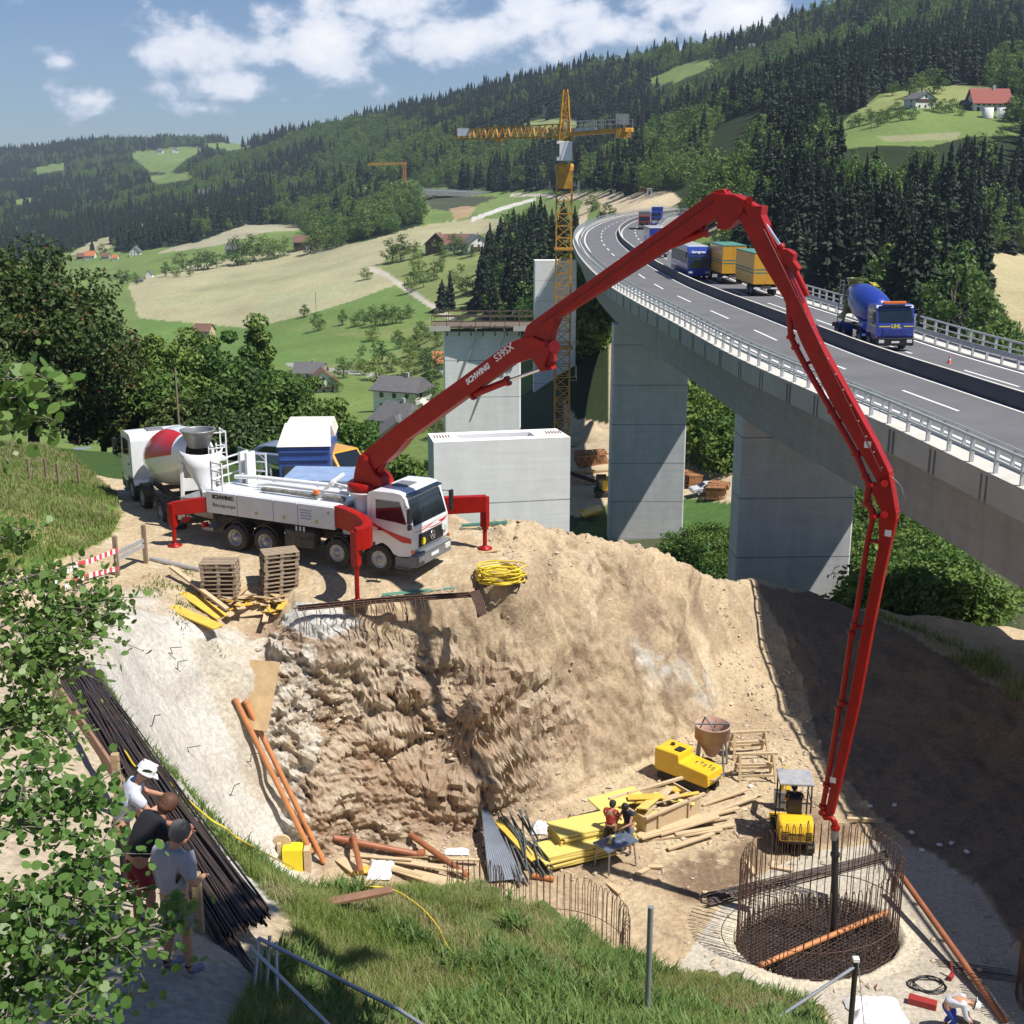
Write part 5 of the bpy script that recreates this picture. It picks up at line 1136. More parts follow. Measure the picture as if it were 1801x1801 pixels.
dk = mat('black_lettering', (.012,.012,.014), .5, vs=2, va=.1); ltr_w = mat('white_lettering', (.86,.86,.86), .5, vs=2, va=.05)
text_obj('SCHWING', 'lettering', dk, .20, basis((-7.05,-1.247,1.90), (1,0,0), (0,0,1)), lock, bold=.012, ext=.002)
text_obj('Betonpumpe', 'lettering', dk, .20, basis((-7.05,-1.247,1.60), (1,0,0), (0,0,1)), lock, ext=.002)
m = MB()
for k in range(4): m.box((-2.95,-1.246,1.92-k*.10), (.50-.06*(k % 2),.006,.035))
m.build('notice_plate', mat('blue_grey_print', (.25,.32,.45), .6, vs=40, va=.5), lock)
# deck gear: delivery pipes, rack arms, water pipes
m = MB(); m.tube([(-5.7,-.30,2.35),(-5.2,-.25,2.42),(-1.8,-.25,2.42)], .075, 10); m.tube([(-7.0,.1,2.42),(-5.8,-.05,2.55),(-4.0,.2,2.5),(-1.7,.3,2.5)], .085, 10)
for x in (-6.6,-5.9,-5.2,-3.4,-2.4): m.lathe([(.11,-.03),(.12,0),(.11,.03)], 12, (x,.2 if x > -5 else .05,2.5), (1,.1,0))
m.build('delivery_pipe', white_p, pump)
m = MB(); m.tube([(-5.3,-.55,2.28),(-4.4,-.55,2.30),(-2.9,-.55,2.27)], .09, 10); m.tube([(-2.7,-.5,2.28),(-1.8,-.5,2.27)], .10, 10); m.build('end_hose_spare', mat('dirty_hose', (.10,.095,.085), .8, vs=5, va=.6, col2=(.3,.29,.26)), pump)
m = MB(); m.bar((-3.0,-.3,2.2), (-2.5,-.2,2.75), .10,.12); m.bar((-2.5,-.2,2.75), (-2.35,.35,2.95), .10,.12); m.bar((-2.5,-.2,2.75), (-2.0,-.15,2.65), .06,.06); m.build('boom_rest', white_p, pump, bev=.01)
m = MB(); m.box((-2.95,-.55,2.42), (.16,.16,.14)); m.build('beacon', orange_l, pump)
# rear platform rails, hopper
m = MB()
for a, b in (((-7.3,-.9),(-7.3,.9)), ((-7.3,.9),(-6.3,1.05)), ((-7.3,-.9),(-6.7,-1.05))):
    for z in (2.5, 2.85, 3.15): m.bar((*a, z), (*b, z), .05,.05)
    for q in (a, b): m.bar((*q,2.1), (*q,3.2), .05,.05)
for x in (-6.9,-6.6): m.box((x,.5,2.75), (.10,.5,1.15))
m.build('platform_rail', white_p, pump)
m = MB(); m.add([(-7.5,-.7,.9),(-7.5,.7,.9),(-8.3,.8,1.0),(-8.3,-.8,1.0),(-7.4,-.95,1.75),(-7.4,.95,1.75),(-8.75,1.05,1.7),(-8.75,-1.05,1.7)], [(0,3,2,1),(0,4,7,3),(3,7,6,2),(2,6,5,1),(1,5,4,0)]); m.box((-7.6,0,.6), (.5,1.9,.14)); hp = m.build('hopper', steel, pump, bev=.02)
m = MB(); m.box((-7.7,-.95,.75), (.08,.30,.16)); m.build('tail_light', red_l, pump)
# turret
TX0 = Vector((-1.18, 0, 0))
Tw = PM @ Vector((-1.18,0,2.9)); HB = Wz(1468, 1640, -22.1); BD = Vector((HB.x-Tw.x, HB.y-Tw.y, 0)).normalized(); BNn = Vector((-BD.y, BD.x, 0))   # boom plane direction and its normal (away from viewer)
if BNn.y < 0: BNn = -BNn
def onp(px, py, off=0):
    r = ray(px, py); o = Tw+BNn*off; t = (o.dot(BNn))/r.dot(BNn); return r*t
def bsz(px, py): p = onp(px, py); return ((p-Tw).dot(BD), p.z)
m = MB(); m.lathe([(.46,1.2),(.46,2.35),(.60,2.42),(.62,2.62)], 24, tuple(TX0)); m.box((-1.18,0,1.5), (.9,1.9,.7)); m.build('pedestal', silver_p, pump, bev=.02)
m = MB(); m.lathe([(.66,2.60),(.68,2.66),(.68,2.86),(.62,2.90),(.01,2.90)], 28, tuple(TX0)); m.build('slewing_ring', red_p, pump)
m = MB(); m.lathe([(.60,2.54),(.70,2.54),(.70,2.60),(.60,2.60)], 28, tuple(TX0)); m.build('slewing_collar', white_p, pump)
BM = PI_.copy()
def bprism(poly, hw, name, par, m_=red_p, bev=.02, off=0, M=None):
    m = MB(); m.M = PI_; m.prism([bsz(*p) for p in poly], off-hw, off+hw, BD, (0,0,1), BNn, Vector((Tw.x, Tw.y, 0))); return m.build(name, m_, par, bev=bev)
zt_ = (PM @ Vector((0,0,2.88))).z
def pz(px, py): return (px, py)
for s in (-1, 1): pass
tur = bprism([(629,853),(634,822),(639,801),(645,796),(653,798),(668,828),(680,838),(684,853)], .34, 'turret', pump, bev=.05)
boom = bprism([(638,812),(640,800),(650,790),(705,745),(905,600),(935,590),(947,610),(938,630),(905,640),(882,656),(722,772),(703,795),(684,812),(662,826),(645,828)], .25, 'boom_section', pump)
b2 = bprism([(925,590),(932,572),(950,558),(1262,335),(1277,332),(1284,342),(1278,372),(1262,384),(1010,544),(985,560),(976,580),(972,603),(974,636),(966,650),(955,648),(940,620)], .20, 'boom_section', pump)
bprism([(1258,338),(1298,342),(1318,352),(1312,372),(1302,386),(1290,398),(1280,404),(1266,402),(1268,380)], .26, 'knuckle_bracket', b2, bev=.03)
bprism([(922,598),(945,590),(968,600),(976,616),(966,640),(972,650),(958,652),(944,630),(920,622)], .30, 'knuckle_bracket', b2, bev=.03)
b3 = bprism([(1290,345),(1310,348),(1335,362),(1347,388),(1362,420),(1382,460),(1409,518),(1438,590),(1500,700),(1543,778),(1568,830),(1564,848),(1544,842),(1510,782),(1463,702),(1413,602),(1381,522),(1340,455),(1308,392),(1292,372)], .19, 'boom_section', pump)
bprism([(1310,352),(1332,362),(1346,362),(1344,378),(1352,396),(1346,404),(1325,392)], .24, 'knuckle_bracket', b3, bev=.02)
bprism([(1366,436),(1388,438),(1400,446),(1398,458),(1408,472),(1400,480),(1380,462)], .16, 'knuckle_bracket', b3, bev=.02)
b4 = bprism([(1548,905),(1578,900),(1579,912),(1567,960),(1538,1100),(1512,1240),(1479,1380),(1466,1434),(1452,1434),(1463,1380),(1493,1240),(1519,1100),(1547,960)], .14, 'boom_section', pump)
bprism([(1546,840),(1568,833),(1580,902),(1572,918),(1548,915),(1552,895),(1536,862)], .19, 'knuckle_bracket', b4, bev=.02)
def btube(pts, r, name, par, m_=red_p, off=-.0, n=10, flanges=()):
    m = MB(); m.M = PI_; m.tube([onp(*p, off) for p in pts], r, n)
    for f in flanges:
        a = onp(*pts[f], off); d = (onp(*pts[min(f+1, len(pts)-1)], off)-onp(*pts[max(f-1, 0)], off)).normalized(); m.cyl(a-d*.05, a+d*.05, r*1.45, n=12)
    return m.build(name, m_, par)
btube([(1386,500),(1388,550),(1391,592),(1399,610),(1420,650),(1462,722),(1488,768),(1505,797),(1522,838)], .085, 'concrete_pipe', b3, off=-.12, flanges=(2,3,5,7,8))
btube([(1522,838),(1530,852),(1526,868),(1525,884),(1534,898),(1536,908)], .10, 'pipe_elbow', b4, off=-.16, flanges=(1,3,5))
btube([(1536,908),(1527,945),(1503,1098),(1498,1112),(1480,1234),(1476,1246),(1454,1380),(1447,1418),(1447,1432),(1455,1440)], .078, 'concrete_pipe', b4, off=-.1, flanges=(0,2,3,4,5,6,7))
btube([(1447,1428),(1452,1438),(1462,1438),(1468,1446),(1469,1456)], .095, 'tip_elbow', b4, off=-.1, flanges=(0,4))
for (a, b, par) in (((1413,642),(1432,634),b3),((1472,742),(1492,735),b3),((1508,802),(1530,795),b3),((1527,950),(1550,955),b4),((1503,1105),(1528,1100),b4),((1480,1240),(1500,1236),b4),((1457,1372),(1470,1370),b4),((1530,905),(1556,905),b4)):
    m = MB(); m.M = PI_; m.cyl(onp(*a, -.1), onp(*b, 0), .05, n=8); m.build('pipe_clamp', red_p, par)
btube([(832,695),(850,687),(893,670)], .115, 'boom_cylinder', boom, flanges=(0,2)); btube([(893,670),(957,647)], .055, 'piston_rod', boom, chrome)
btube([(820,686),(880,650),(915,628)], .05, 'linkage_rod', boom)
btube([(1166,436),(1200,424),(1242,408)], .11, 'boom_cylinder', b2, flanges=(0,2)); btube([(1242,408),(1272,394)], .05, 'piston_rod', b2, chrome)
btube([(1346,394),(1373,434)], .06, 'piston_rod', b3, chrome, off=-.05); btube([(1373,434),(1402,482),(1420,520)], .085, 'boom_cylinder', b3, off=-.05, flanges=(0,))
btube([(664,838),(676,812),(690,790)], .14, 'boom_cylinder', boom, off=-.05, flanges=(0,2))
btube([(1266,338),(1290,332),(1315,345),(1330,368)], .018, 'hydraulic_hose', b3, black_p, n=6); btube([(1566,836),(1585,855),(1592,880),(1580,895)], .010, 'safety_cable', b4, steel, n=5)
m = MB(); m.M = PI_
for p in ((1318,352),(960,605),(1556,850),(1556,905),(645,806)):
    m.cyl(onp(*p, -.34), onp(*p, .34), .10, n=14)
m.build('hinge_pin', red_p, boom)
mb = MB(); mb.M = PI_; mb.cyl(onp(975,610,-.30), onp(975,610,-.05), .19, n=16); mb.build('hinge_drum', red_hi, b2)
m = MB(); m.M = PI_; m.tube([onp(1469,1456,-.1), onp(1469,1475,-.1), onp(1468,1560,-.1), Vector((HB.x, HB.y, -22.8))], .105, 12); hose = m.build('end_hose', mat('black_hose', (.03,.03,.032), .6, vs=3, va=.5), pump)
m = MB(); m.M = PI_; a = onp(1469,1457,-.1); m.cyl(a, a-Vector((0,0,.35)), .12, n=14); m.build('hose_coupling', steel, hose)
m = MB(); m.M = PI_; a = onp(1469,1500,-.1); m.cyl(a, a-Vector((0,0,.10)), .14, n=14); m.build('hose_clamp', black_p, hose)
m = MB(); m.M = PI_
for k in range(16):
    for (a, b, par_) in (((1352,412),(1555,822),0),):
        q = onp(a[0]+(b[0]-a[0])*k/15-4, a[1]+(b[1]-a[1])*k/15, -.19); m.cyl(q, q+(-BNn)*.02, .022, n=6)
m.build('bolt_row', chrome, b3)
for i_, (pts, off, par) in enumerate(((((950,566),(1100,459),(1262,344)), -.235, b2),(((1300,362),(1345,402),(1400,515),(1550,826)), -.22, b3))): 
    m = MB(); m.M = PI_; m.tube([onp(*p, off)+Vector((0,0,-.06)) for p in pts], .020, 6); m.build('hydraulic_line', mat('dark_red_line', (.16,.01,.01), .5, vs=3, va=.3), par)
# lettering on the first boom section (side facing the viewer)
Mt = PI_ @ basis(onp(822,677,-.257), onp(905,613)-onp(822,677), (0,0,1)); L1 = (onp(862,645)-onp(822,677)).length
t1 = text_obj('SCHWING', 'lettering', ltr_w, .30, Mt, boom, bold=.016, ext=.003, shear=.2); k = L1/t1.dimensions.x; t1.data.transform(Matrix.Diagonal((k, k*1.05, 1, 1)))
Mt = PI_ @ basis(onp(873,637,-.257), onp(905,613)-onp(822,677), (0,0,1)); L2 = (onp(905,614)-onp(873,637)).length
t2 = text_obj('S39SX', 'lettering', ltr_w, .28, Mt, boom, ext=.003, bold=.003); k = L2/t2.dimensions.x; t2.data.transform(Matrix.Diagonal((k, k, 1, 1)))
m = MB(); m.M = PI_
for px, py in ((1526,782),(1562,938),(1465,1372)):
    a = onp(px, py, -.20 if py < 900 else -.15); m.prism([(-.09,-.09),(.09,-.09),(.09,.09),(-.09,.09)], -.003, .0, BD, (0,0,1), BNn, a)
m.build('warning_label', white_p, b4)
# outriggers
F1, F2, F3 = Wz(629,1060,-13.68), Wz(853,966,-13.2), Wz(308,962,-13.2)
wood_pad = mat('wood_pad', (.55,.38,.22), .8, vs=4, va=.3)
def leg(fw, ztop, par, r=.10, base=0.06):
    f = PI_ @ fw; m = MB(); m.box((f.x, f.y, (ztop+.85)/2), (.26,.26,ztop-.85)); m.cyl((f.x,f.y,f.z+.1), (f.x,f.y,.98), r*.8, n=14); m.cyl((f.x,f.y,.78), (f.x,f.y,.9), r*1.3, n=14); l = m.build('jack_leg', red_p, par, bev=.015)
    m = MB(); m.lathe([(.01,.02),(.27,.02),(.27,.07),(.12,.12),(.09,.16)], 18, (f.x, f.y, f.z)); m.build('foot_plate', red_p, l); return f
f1, f2, f3 = [PI_ @ q for q in (F1, F2, F3)]
def outrig(pts, z0, z1, w_, name='outrigger', zz=None):
    m = MB(); k = len(pts); vs = []
    for i, p in enumerate(pts):
        p = Vector((p[0], p[1], 0)); d = Vector(pts[min(i+1,k-1)])-Vector(pts[max(i-1,0)]); d = Vector((d.x, d.y, 0)).normalized(); n = Vector((-d.y, d.x, 0)); za, zb = (z0, z1) if zz is None else zz[i]
        vs += [tuple(p-n*w_/2+Vector((0,0,za))), tuple(p+n*w_/2+Vector((0,0,za))), tuple(p+n*w_/2+Vector((0,0,zb))), tuple(p-n*w_/2+Vector((0,0,zb)))]
    fs = [(0,1,2,3), tuple((k-1)*4+j for j in (3,2,1,0))]
    for i in range(k-1):
        for j in range(4): fs.append((i*4+j, i*4+(j+1) % 4, (i+1)*4+(j+1) % 4, (i+1)*4+j))
    m.add(vs, fs); return m.build(name, red_p, pump, bev=.02)
arc = []
a0 = Vector((-1.75, -1.05)); a3 = Vector((f1.x, f1.y)); c1 = a0+Vector((.95,-.15)); c2 = a3+Vector((.75,.55))
for t in np.linspace(0, 1, 13): arc.append(tuple(a0*(1-t)**3+c1*3*t*(1-t)**2+c2*3*t*t*(1-t)+a3*t**3))
o1 = outrig(arc, 1.45, 2.15, .32, zz=[(1.45-.1*i/12, 2.2-.1*i/12) for i in range(13)]); leg(F1, 2.0, o1)
o2 = outrig([(-1.5,1.0),(f2.x*.5-.75,f2.y*.5+.5),(f2.x+.05,f2.y)], 1.35, 2.05, .3, zz=[(1.3,1.95),(1.35,2.0),(1.45,2.05)]); leg(F2, 2.0, o2)
o3 = outrig([(-7.0,-.9),(-7.0*.5+f3.x*.5,-.45+f3.y*.5),(f3.x,f3.y)], 1.3, 1.85, .22, zz=[(1.35,1.95),(1.3,1.85),(1.22,1.72)]); leg(F3, 1.68, o3)
o4 = outrig([(-7.0,.9),(-8.2,2.5)], 1.3, 1.85, .22); 
m = MB(); m.box((-7.45,-1.05,1.72), (.16,.36,.75)); m.build('rear_corner_post', white_p, pump, bev=.02)
tag(MB().build('x', None), 'x', 'x') if False else None
for (fw, lb) in ((F1, 'square timber pad under the front left jack of the pump truck'), (F2, 'square timber pad under the jack beyond the cab')):
    m = MB(); m.box((0,0,.02), (.72,.72,.05)); o = m.build('timber_pad', wood_pad, bev=.008); o.location = tuple(fw-Vector((0,0,.03))); o.rotation_euler.z = .5; tag(o, lb, 'timber pad')
# ------------------------------------------------------------ concrete mixer trucks
def mixer(root, cabc, drum_mats, drum_fn, cabkw={}, frame_c=chassis_m, hopper_c=white_p, nax=(0,-1.7,-4.55,-5.9)):
    cab(root, cabc, **cabkw); frame_rails(root, -7.0, .9)
    for i, x in enumerate(nax):
        for s in (-1, 1): wheel(root, x, s, y=1.05 if i < 2 else .98, w=.33 if i < 2 else .52, flat=i < 2)
        if i: mudguard(root, x, m_=frame_c)
    ax = Vector((-1,0,.24)).normalized(); o = Vector((-1.05,0,1.95)); prof = [(.45,0),(.85,.10),(1.08,.75),(1.18,1.6),(1.19,2.6),(1.08,3.5),(.85,4.4),(.62,5.15),(.60,5.2),(.50,5.2),(.50,5.0)]
    m = MB(); n = 32; x = ax.orthogonal().normalized(); y = ax.cross(x); vs = []
    pr = []
    for a, b in zip(prof[:-1], prof[1:]):
        q = max(1, int((b[1]-a[1])/.35))
        for k in range(q): pr.append((a[0]+(b[0]-a[0])*k/q, a[1]+(b[1]-a[1])*k/q))
    pr.append(prof[-1])
    for r, h in pr:
        for i in range(n): an = 2*PI*i/n; vs.append(tuple(o+ax*h+(x*math.cos(an)+y*math.sin(an))*r))
    m.add(vs, [])
    for j in range(len(pr)-1):
        for i in range(n): m.f.append((j*n+i, j*n+(i+1) % n, (j+1)*n+(i+1) % n, (j+1)*n+i)); m.sm.append(True); m.mi.append(drum_fn(pr[j][1], i/n))
    m.f.append(tuple(range(n-1,-1,-1))); m.sm.append(False); m.mi.append(0)
    d = m.build('drum', drum_mats, root, fixn=True)
    m = MB()
    for s in (-1, 1): m.bar((-6.1,s*.75,1.0), (-5.9,s*.62,2.75), .12,.16); m.bar((-1.15,s*.7,1.0), (-1.2,s*.4,1.9), .12,.2)
    m.box((-5.95,0,1.9), (.12,1.4,.5)); m.build('drum_support', hopper_c, root, bev=.01)
    m = MB(); m.lathe([(.62,0),(.40,-.62),(.38,-.62),(.60,0)], 20, (-6.15,0,4.0)); m.lathe([(.66,0),(.68,.05),(.60,.05),(.60,0)], 20, (-6.15,0,4.0)); m.build('filling_funnel', steel if hopper_c is white_p else hopper_c, root)
    m = MB(); pts = []
    for t in np.linspace(0, PI, 13): pts.append((math.cos(t), math.sin(t)))
    vs = []
    for k, (z, r, xc) in enumerate(((3.35,.80,-6.35),(2.7,.60,-6.5),(2.0,.28,-6.75),(1.75,.22,-6.95))):
        for (c_, s_) in pts: vs.append((xc-s_*r*.85, c_*r, z-.12*s_*(k == 0)))
    fs = [(k*13+i, k*13+i+1, (k+1)*13+i+1, (k+1)*13+i) for k in range(3) for i in range(12)]; m.add(vs, fs, True); c = m.build('discharge_hopper', hopper_c, root, fixn=False)
    sm = c.modifiers.new('solid', 'SOLIDIFY'); sm.thickness = .05; c.data.materials.clear(); c.data.materials.append(hopper_c)
    m = MB(); vs = []
    for p, w_ in (((-6.9,0,1.85),.26),((-7.7,-.1,1.35),.24),((-8.2,-.15,1.05),.22)):
        for a in np.linspace(-1, 1, 7): vs.append((p[0], p[1]+w_*a, p[2]+.18*a*a))
    m.add(vs, [(k*7+i, k*7+i+1, (k+1)*7+i+1, (k+1)*7+i) for k in range(2) for i in range(6)], True); c = m.build('chute', hopper_c, root, fixn=False); sm = c.modifiers.new('solid', 'SOLIDIFY'); sm.thickness = .03
    m = MB()
    for s in (-1.0, -.62): m.bar((-6.55,s,.8), (-6.35,s,3.5), .05,.05)
    for k in range(9): z = 1.0+k*.3; m.bar((-6.55+k*.02,-1.0,z), (-6.55+k*.02,-.62,z), .03,.03)
    for z in (3.3, 3.9): m.bar((-6.4,-1.0,z), (-5.7,-1.0,z), .04,.04); m.bar((-6.4,-1.0,z), (-6.4,-.3,z), .04,.04)
    for q in ((-6.4,-1.0),(-5.7,-1.0),(-6.4,-.3)): m.bar((*q,2.9), (*q,3.95), .04,.04)
    m.box((-6.05,-.75,2.85), (.8,.55,.04)); m.build('ladder', white_p if hopper_c is white_p else steel, root)
    m = MB(); m.cyl((-2.0,-.95,1.35), (-1.1,-.95,1.35), .28, n=16); m.build('water_tank', white_p if hopper_c is white_p else frame_c, root, bev=.02)
    m = MB(); m.box((-7.05,0,.75), (.1,2.3,.16)); m.build('rear_beam', chassis_m, root)
    for s in (-1, 1): m = MB(); m.box((-7.12,s*.95,.85), (.06,.34,.2)); m.build('tail_light', red_l, root, bev=.01)
    return root
def banded(h, f):
    k = (f*5+.4) % 2.5; return 1 if (k < 1) and .9 < h < 4.4 else 0
mx1 = thing('mixer_truck', 'white concrete mixer truck with red striped drum backed up to the pump truck', 'mixer truck', (-15.15,51.6,gz(-16,52)), math.atan2(.86,-.51))
mixer(mx1, white_p, [white_p, red_hi], banded)
mx1.location.z = -13.35
def road_thing(name, label, cat, y, off, away=False, group=None):
    s = bs_at_y(y); a = bat(s, off); b = bat(s+(3 if away else -3), off); d = b-a; return thing(name, label, cat, tuple(a+Vector((0,0,.01))), math.atan2(d.y, d.x), group)
mx2 = road_thing('mixer_truck', 'blue concrete mixer truck with yellow trimmed drum driving on the motorway', 'mixer truck', 79.5, 10.6)
ylw = paint('yellow_trim', (.72,.62,.05)); green_d = paint('olive_green', (.14,.16,.03))
mixer(mx2, blue_p, [blue_p, ylw], lambda h, f: 1 if h > 4.5 or (1.8 < h < 2.0 and (f*12) % 1 < .5) else 0, cabkw=dict(bumper=black_p, grille=blue_p, emblem=False), hopper_c=green_d, frame_c=blue_p)
cb2 = [c for c in mx2.children if c.name.startswith('cab')][0]
text_obj('UHL', 'lettering', ylw, .34, basis((1.385,-.30,1.50), (0,1,0), (0,0,1)), cb2, bold=.014, ext=.003)
m = MB(); m.box((1.383,-.72,1.60), (.01,.72,.07)); m.box((1.383,.85,1.60), (.01,.62,.07)); m.box((.5,-1.236,1.60), (1.5,.01,.07)); m.build('yellow_stripe', ylw, cb2)
m = MB(); m.box((.9,0,3.06), (.25,1.5,.16)); m.build('light_bar', orange_l, cb2, bev=.03)
dr2 = [c for c in mx2.children if c.name.startswith('drum')][0]
text_obj('UHL', 'lettering', ylw, .5, basis((-3.3,.25,3.72), (-1,0,.24), (.1,1,0)), dr2, bold=.02, ext=.003)
# ------------------------------------------------------------ other motorway traffic
def boxtruck(root, cabc, bodyc, L_=7.5, hb=3.9, stripe=None, roof=None, tail=True, cabin=True, x0=-.7, sub=False):
    if cabin: cab(root, cabc, sub=sub)
    frame_rails(root, x0-L_-.1, .9 if cabin else x0)
    m = MB(); m.box((x0-L_/2,0,(hb+1.1)/2), (L_,2.5,hb-1.1)); b = m.build('cargo_body', bodyc, root, bev=.04)
    if roof: m = MB(); m.box((x0-L_/2,0,hb+.05), (L_+.04,2.54,.10)); m.build('roof_cover', roof, b, bev=.03)
    if stripe:
        m = MB()
        for z in (2.15, 2.45):
            for s in (-1, 1): m.box((x0-L_/2,s*1.253,z), (L_-.1,.006,.12))
            m.box((x0-L_-.003,0,z), (.006,2.3,.12))
        m.build('stripe', stripe, b)
    m = MB()
    for k in range(1, 5):
        for s in (-1, 1): m.box((x0-L_*k/5,s*1.255,(hb+1.1)/2), (.06,.01,hb-1.2))
    m.box((x0-L_-.01,0,(hb+1.1)/2), (.02,.05,hb-1.2)); m.build('frame_rib', bodyc, b)
    for x in ((0,) if cabin else ())+(x0-L_+2.4, x0-L_+1.1):
        for s in (-1, 1): wheel(root, x, s, y=1.0, w=.36)
    m = MB(); m.box((x0-L_+.05,0,.75), (.12,2.3,.14)); m.build('rear_beam', white_p, root)
    return root
ory = paint('orange_yellow', (.72,.36,.03), .4, .2); teal = mat('teal_sheet', (.07,.22,.18), .7, vs=2, va=.2)
yt = road_thing('delivery_truck', 'orange yellow box truck with green striped sides driving away on the motorway', 'truck', 138, 12.9, True); boxtruck(yt, ory, ory, 7.4, 3.9, teal, teal)
yt2 = road_thing('truck_trailer', 'orange yellow drawbar trailer with teal roof behind the yellow truck', 'trailer', 124.5, 13.0, True); boxtruck(yt2, ory, ory, 7.6, 3.9, teal, teal, cabin=False)
bus = road_thing('coach_bus', 'blue touring coach with white roof coming down the motorway', 'bus', 137, 10.3)
m = MB(); m.prism([(.9,.35),(1.02,1.2),(.9,2.6),(.55,3.3),(.2,3.45),(-10.9,3.45),(-11.1,3.3),(-11.1,.4)], -1.25, 1.25, (1,0,0),(0,0,1),(0,1,0)); bb = m.build('body', blue_p, bus, bev=.1)
m = MB(); m.box((-5.2,0,3.5), (10.4,2.2,.14)); m.build('roof', white_p, bb, bev=.05)
m = MB(); m.add([(1.045,-1.1,1.25),(1.045,1.1,1.25),(.88,1.1,2.75),(.88,-1.1,2.75)], [(0,1,2,3)]); m.build('windscreen', glass, bb, fixn=False)
for s in (-1, 1):
    m = MB(); m.box((-5.1,s*1.262,2.3), (10.8,.02,1.25)); m.build('side_window', mat('tinted_glass', (.02,.03,.05), .35, vs=.6, va=.6, spec=.3, col2=(.07,.09,.10)), bb)
    m = MB(); m.box((1.0,s*.9,.8), (.1,.4,.18)); m.build('headlight', lamp_m, bb); m = MB(); m.bar((.7,s*1.2,3.0),(1.2,s*1.45,2.9),.05,.05); m.box((1.22,s*1.45,2.65), (.12,.2,.5)); m.build('mirror', black_p, bb)
    for x in (-1.6, -7.6, -8.9): wheel(bus, x, s, y=1.05, w=.3)
text_obj('Gerngross', 'lettering', ltr_w, .36, basis((.90,-.85,2.86), (0,1,0), (-.3,0,1)), bb, bold=.01, ext=.002)
t3 = road_thing('box_truck', 'blue cabbed truck with a white topped load body half hidden by the boom', 'truck', 176, 10.7); boxtruck(t3, blue_p, blue_p, 8.5, 3.9, None, white_p)
t4 = road_thing('heavy_truck', 'dark red truck front beyond the boom at the motorway bend', 'truck', 272, 13.2); boxtruck(t4, paint('dark_red_paint', (.25,.02,.02)), grey_p, 8, 3.7)
t5 = road_thing('heavy_truck', 'blue high sided truck farthest up the motorway bend', 'truck', 305, 15.0); boxtruck(t5, blue_p, blue_p, 8, 3.9, None, white_p)
def car(root, col, L_=4.2, sub=True):
    h = 1.42
    m = MB(); m.prism([(2.05,.35),(2.1,.62),(1.95,.80),(1.05,.93),(-1.75,.98),(-2.05,.85),(-2.08,.4),(-1.7,.28),(1.8,.26)], -.84, .84, (1,0,0),(0,0,1),(0,1,0)); b = m.build('body', col, root, bev=.09)
    m = MB(); m.prism([(1.0,.92),(.35,1.36),(.1,h),(-1.0,h),(-1.4,1.34),(-1.95,.95)], -.72, .72, (1,0,0),(0,0,1),(0,1,0)); m.build('roof', col, b, bev=.08)
    for s in (-1, 1):
        m = MB(); m.prism([(.82,.96),(.30,1.30),(-.15,1.34),(-.15,.97)], .722, .728, (1,0,0),(0,0,1),(0,s,0)); m.prism([(-.22,.97),(-.22,1.34),(-.95,1.34),(-1.5,1.0)], .722, .728, (1,0,0),(0,0,1),(0,s,0)); m.build('side_window', glass, b)
    m = MB(); m.add([(1.02,-.62,.95),(1.02,.62,.95),(.40,.60,1.36),(.40,-.60,1.36)], [(0,1,2,3)]); m.build('windscreen', glass, b, fixn=False)
    m = MB(); m.add([(-1.98,-.62,.99),(-1.98,.62,.99),(-1.45,.60,1.33),(-1.45,-.60,1.33)], [(0,3,2,1)]); m.build('rear_window', glass, b, fixn=False)
    for s in (-1, 1):
        for x in (1.3, -1.3): wheel(root, x, s, r=.31, w=.19, y=.76, n=18)
        m = MB(); m.box((2.02,s*.62,.66), (.1,.3,.12)); m.build('headlight', lamp_m, b); m = MB(); m.box((-2.04,s*.66,.78), (.06,.22,.14)); m.build('tail_light', red_l, b)
    return root
bluesil = paint('silver_blue_paint', (.20,.25,.36)); car(road_thing('parked_car', 'dark blue car between the trucks on the motorway bend', 'car', 268, 15.2), blue_p)
m = MB(); cn = road_thing('traffic_cone', 'small red and white traffic cone standing on the right motorway lane', 'traffic cone', 72.5, 11.9); cn.scale = (.62,)*3; m.lathe([(.30,0),(.30,.03),(.17,.035),(.13,.25)], 16); m.build('cone_body', red_hi, cn); m = MB(); m.lathe([(.13,.25),(.085,.45)], 16); m.build('white_band', white_p, cn); m = MB(); m.lathe([(.085,.45),(.04,.70),(.001,.71)], 16); m.build('cone_tip', red_hi, cn)
# ============================================================ CRANES
crane_y = mat('crane_yellow', (.62,.33,.03), .5, vs=1.2, va=.35, col2=(.36,.17,.03)); rust_m = mat('rusty_bar', (.13,.062,.038), .8, vs=8, va=.5, col2=(.05,.035,.03)); rebar_m = mat('dark_rebar', (.055,.05,.052), .55, .3, vs=3, va=.5, col2=(.10,.065,.05))
def lattice(m, a, b, w0, w1=None, n=10, r=.09, tri=False, up=(0,1,0)):
    w1 = w1 or w0; a, b = Vector(a), Vector(b); d = (b-a).normalized(); s = d.cross(Vector(up)).normalized(); u = s.cross(d)
    def ring(t):
        w_ = w0+(w1-w0)*t; c = a.lerp(b, t)
        return [c+s*w_/2-u*w_/2, c-s*w_/2-u*w_/2, c+u*w_/2] if tri else [c+s*w_/2+u*w_/2, c-s*w_/2+u*w_/2, c-s*w_/2-u*w_/2, c+s*w_/2-u*w_/2]
    for k in range(n):
        p, q = ring(k/n), ring((k+1)/n); K = len(p)
        for i in range(K):
            j = (i+1) % K; m.bar(p[i], q[i], r*1.5, r*1.5); m.bar(p[i], p[j], r, r); m.bar(p[i] if k % 2 else p[j], q[j] if k % 2 else q[i], r, r)
def w_at(px, t): return (px-900.5)/2170*t
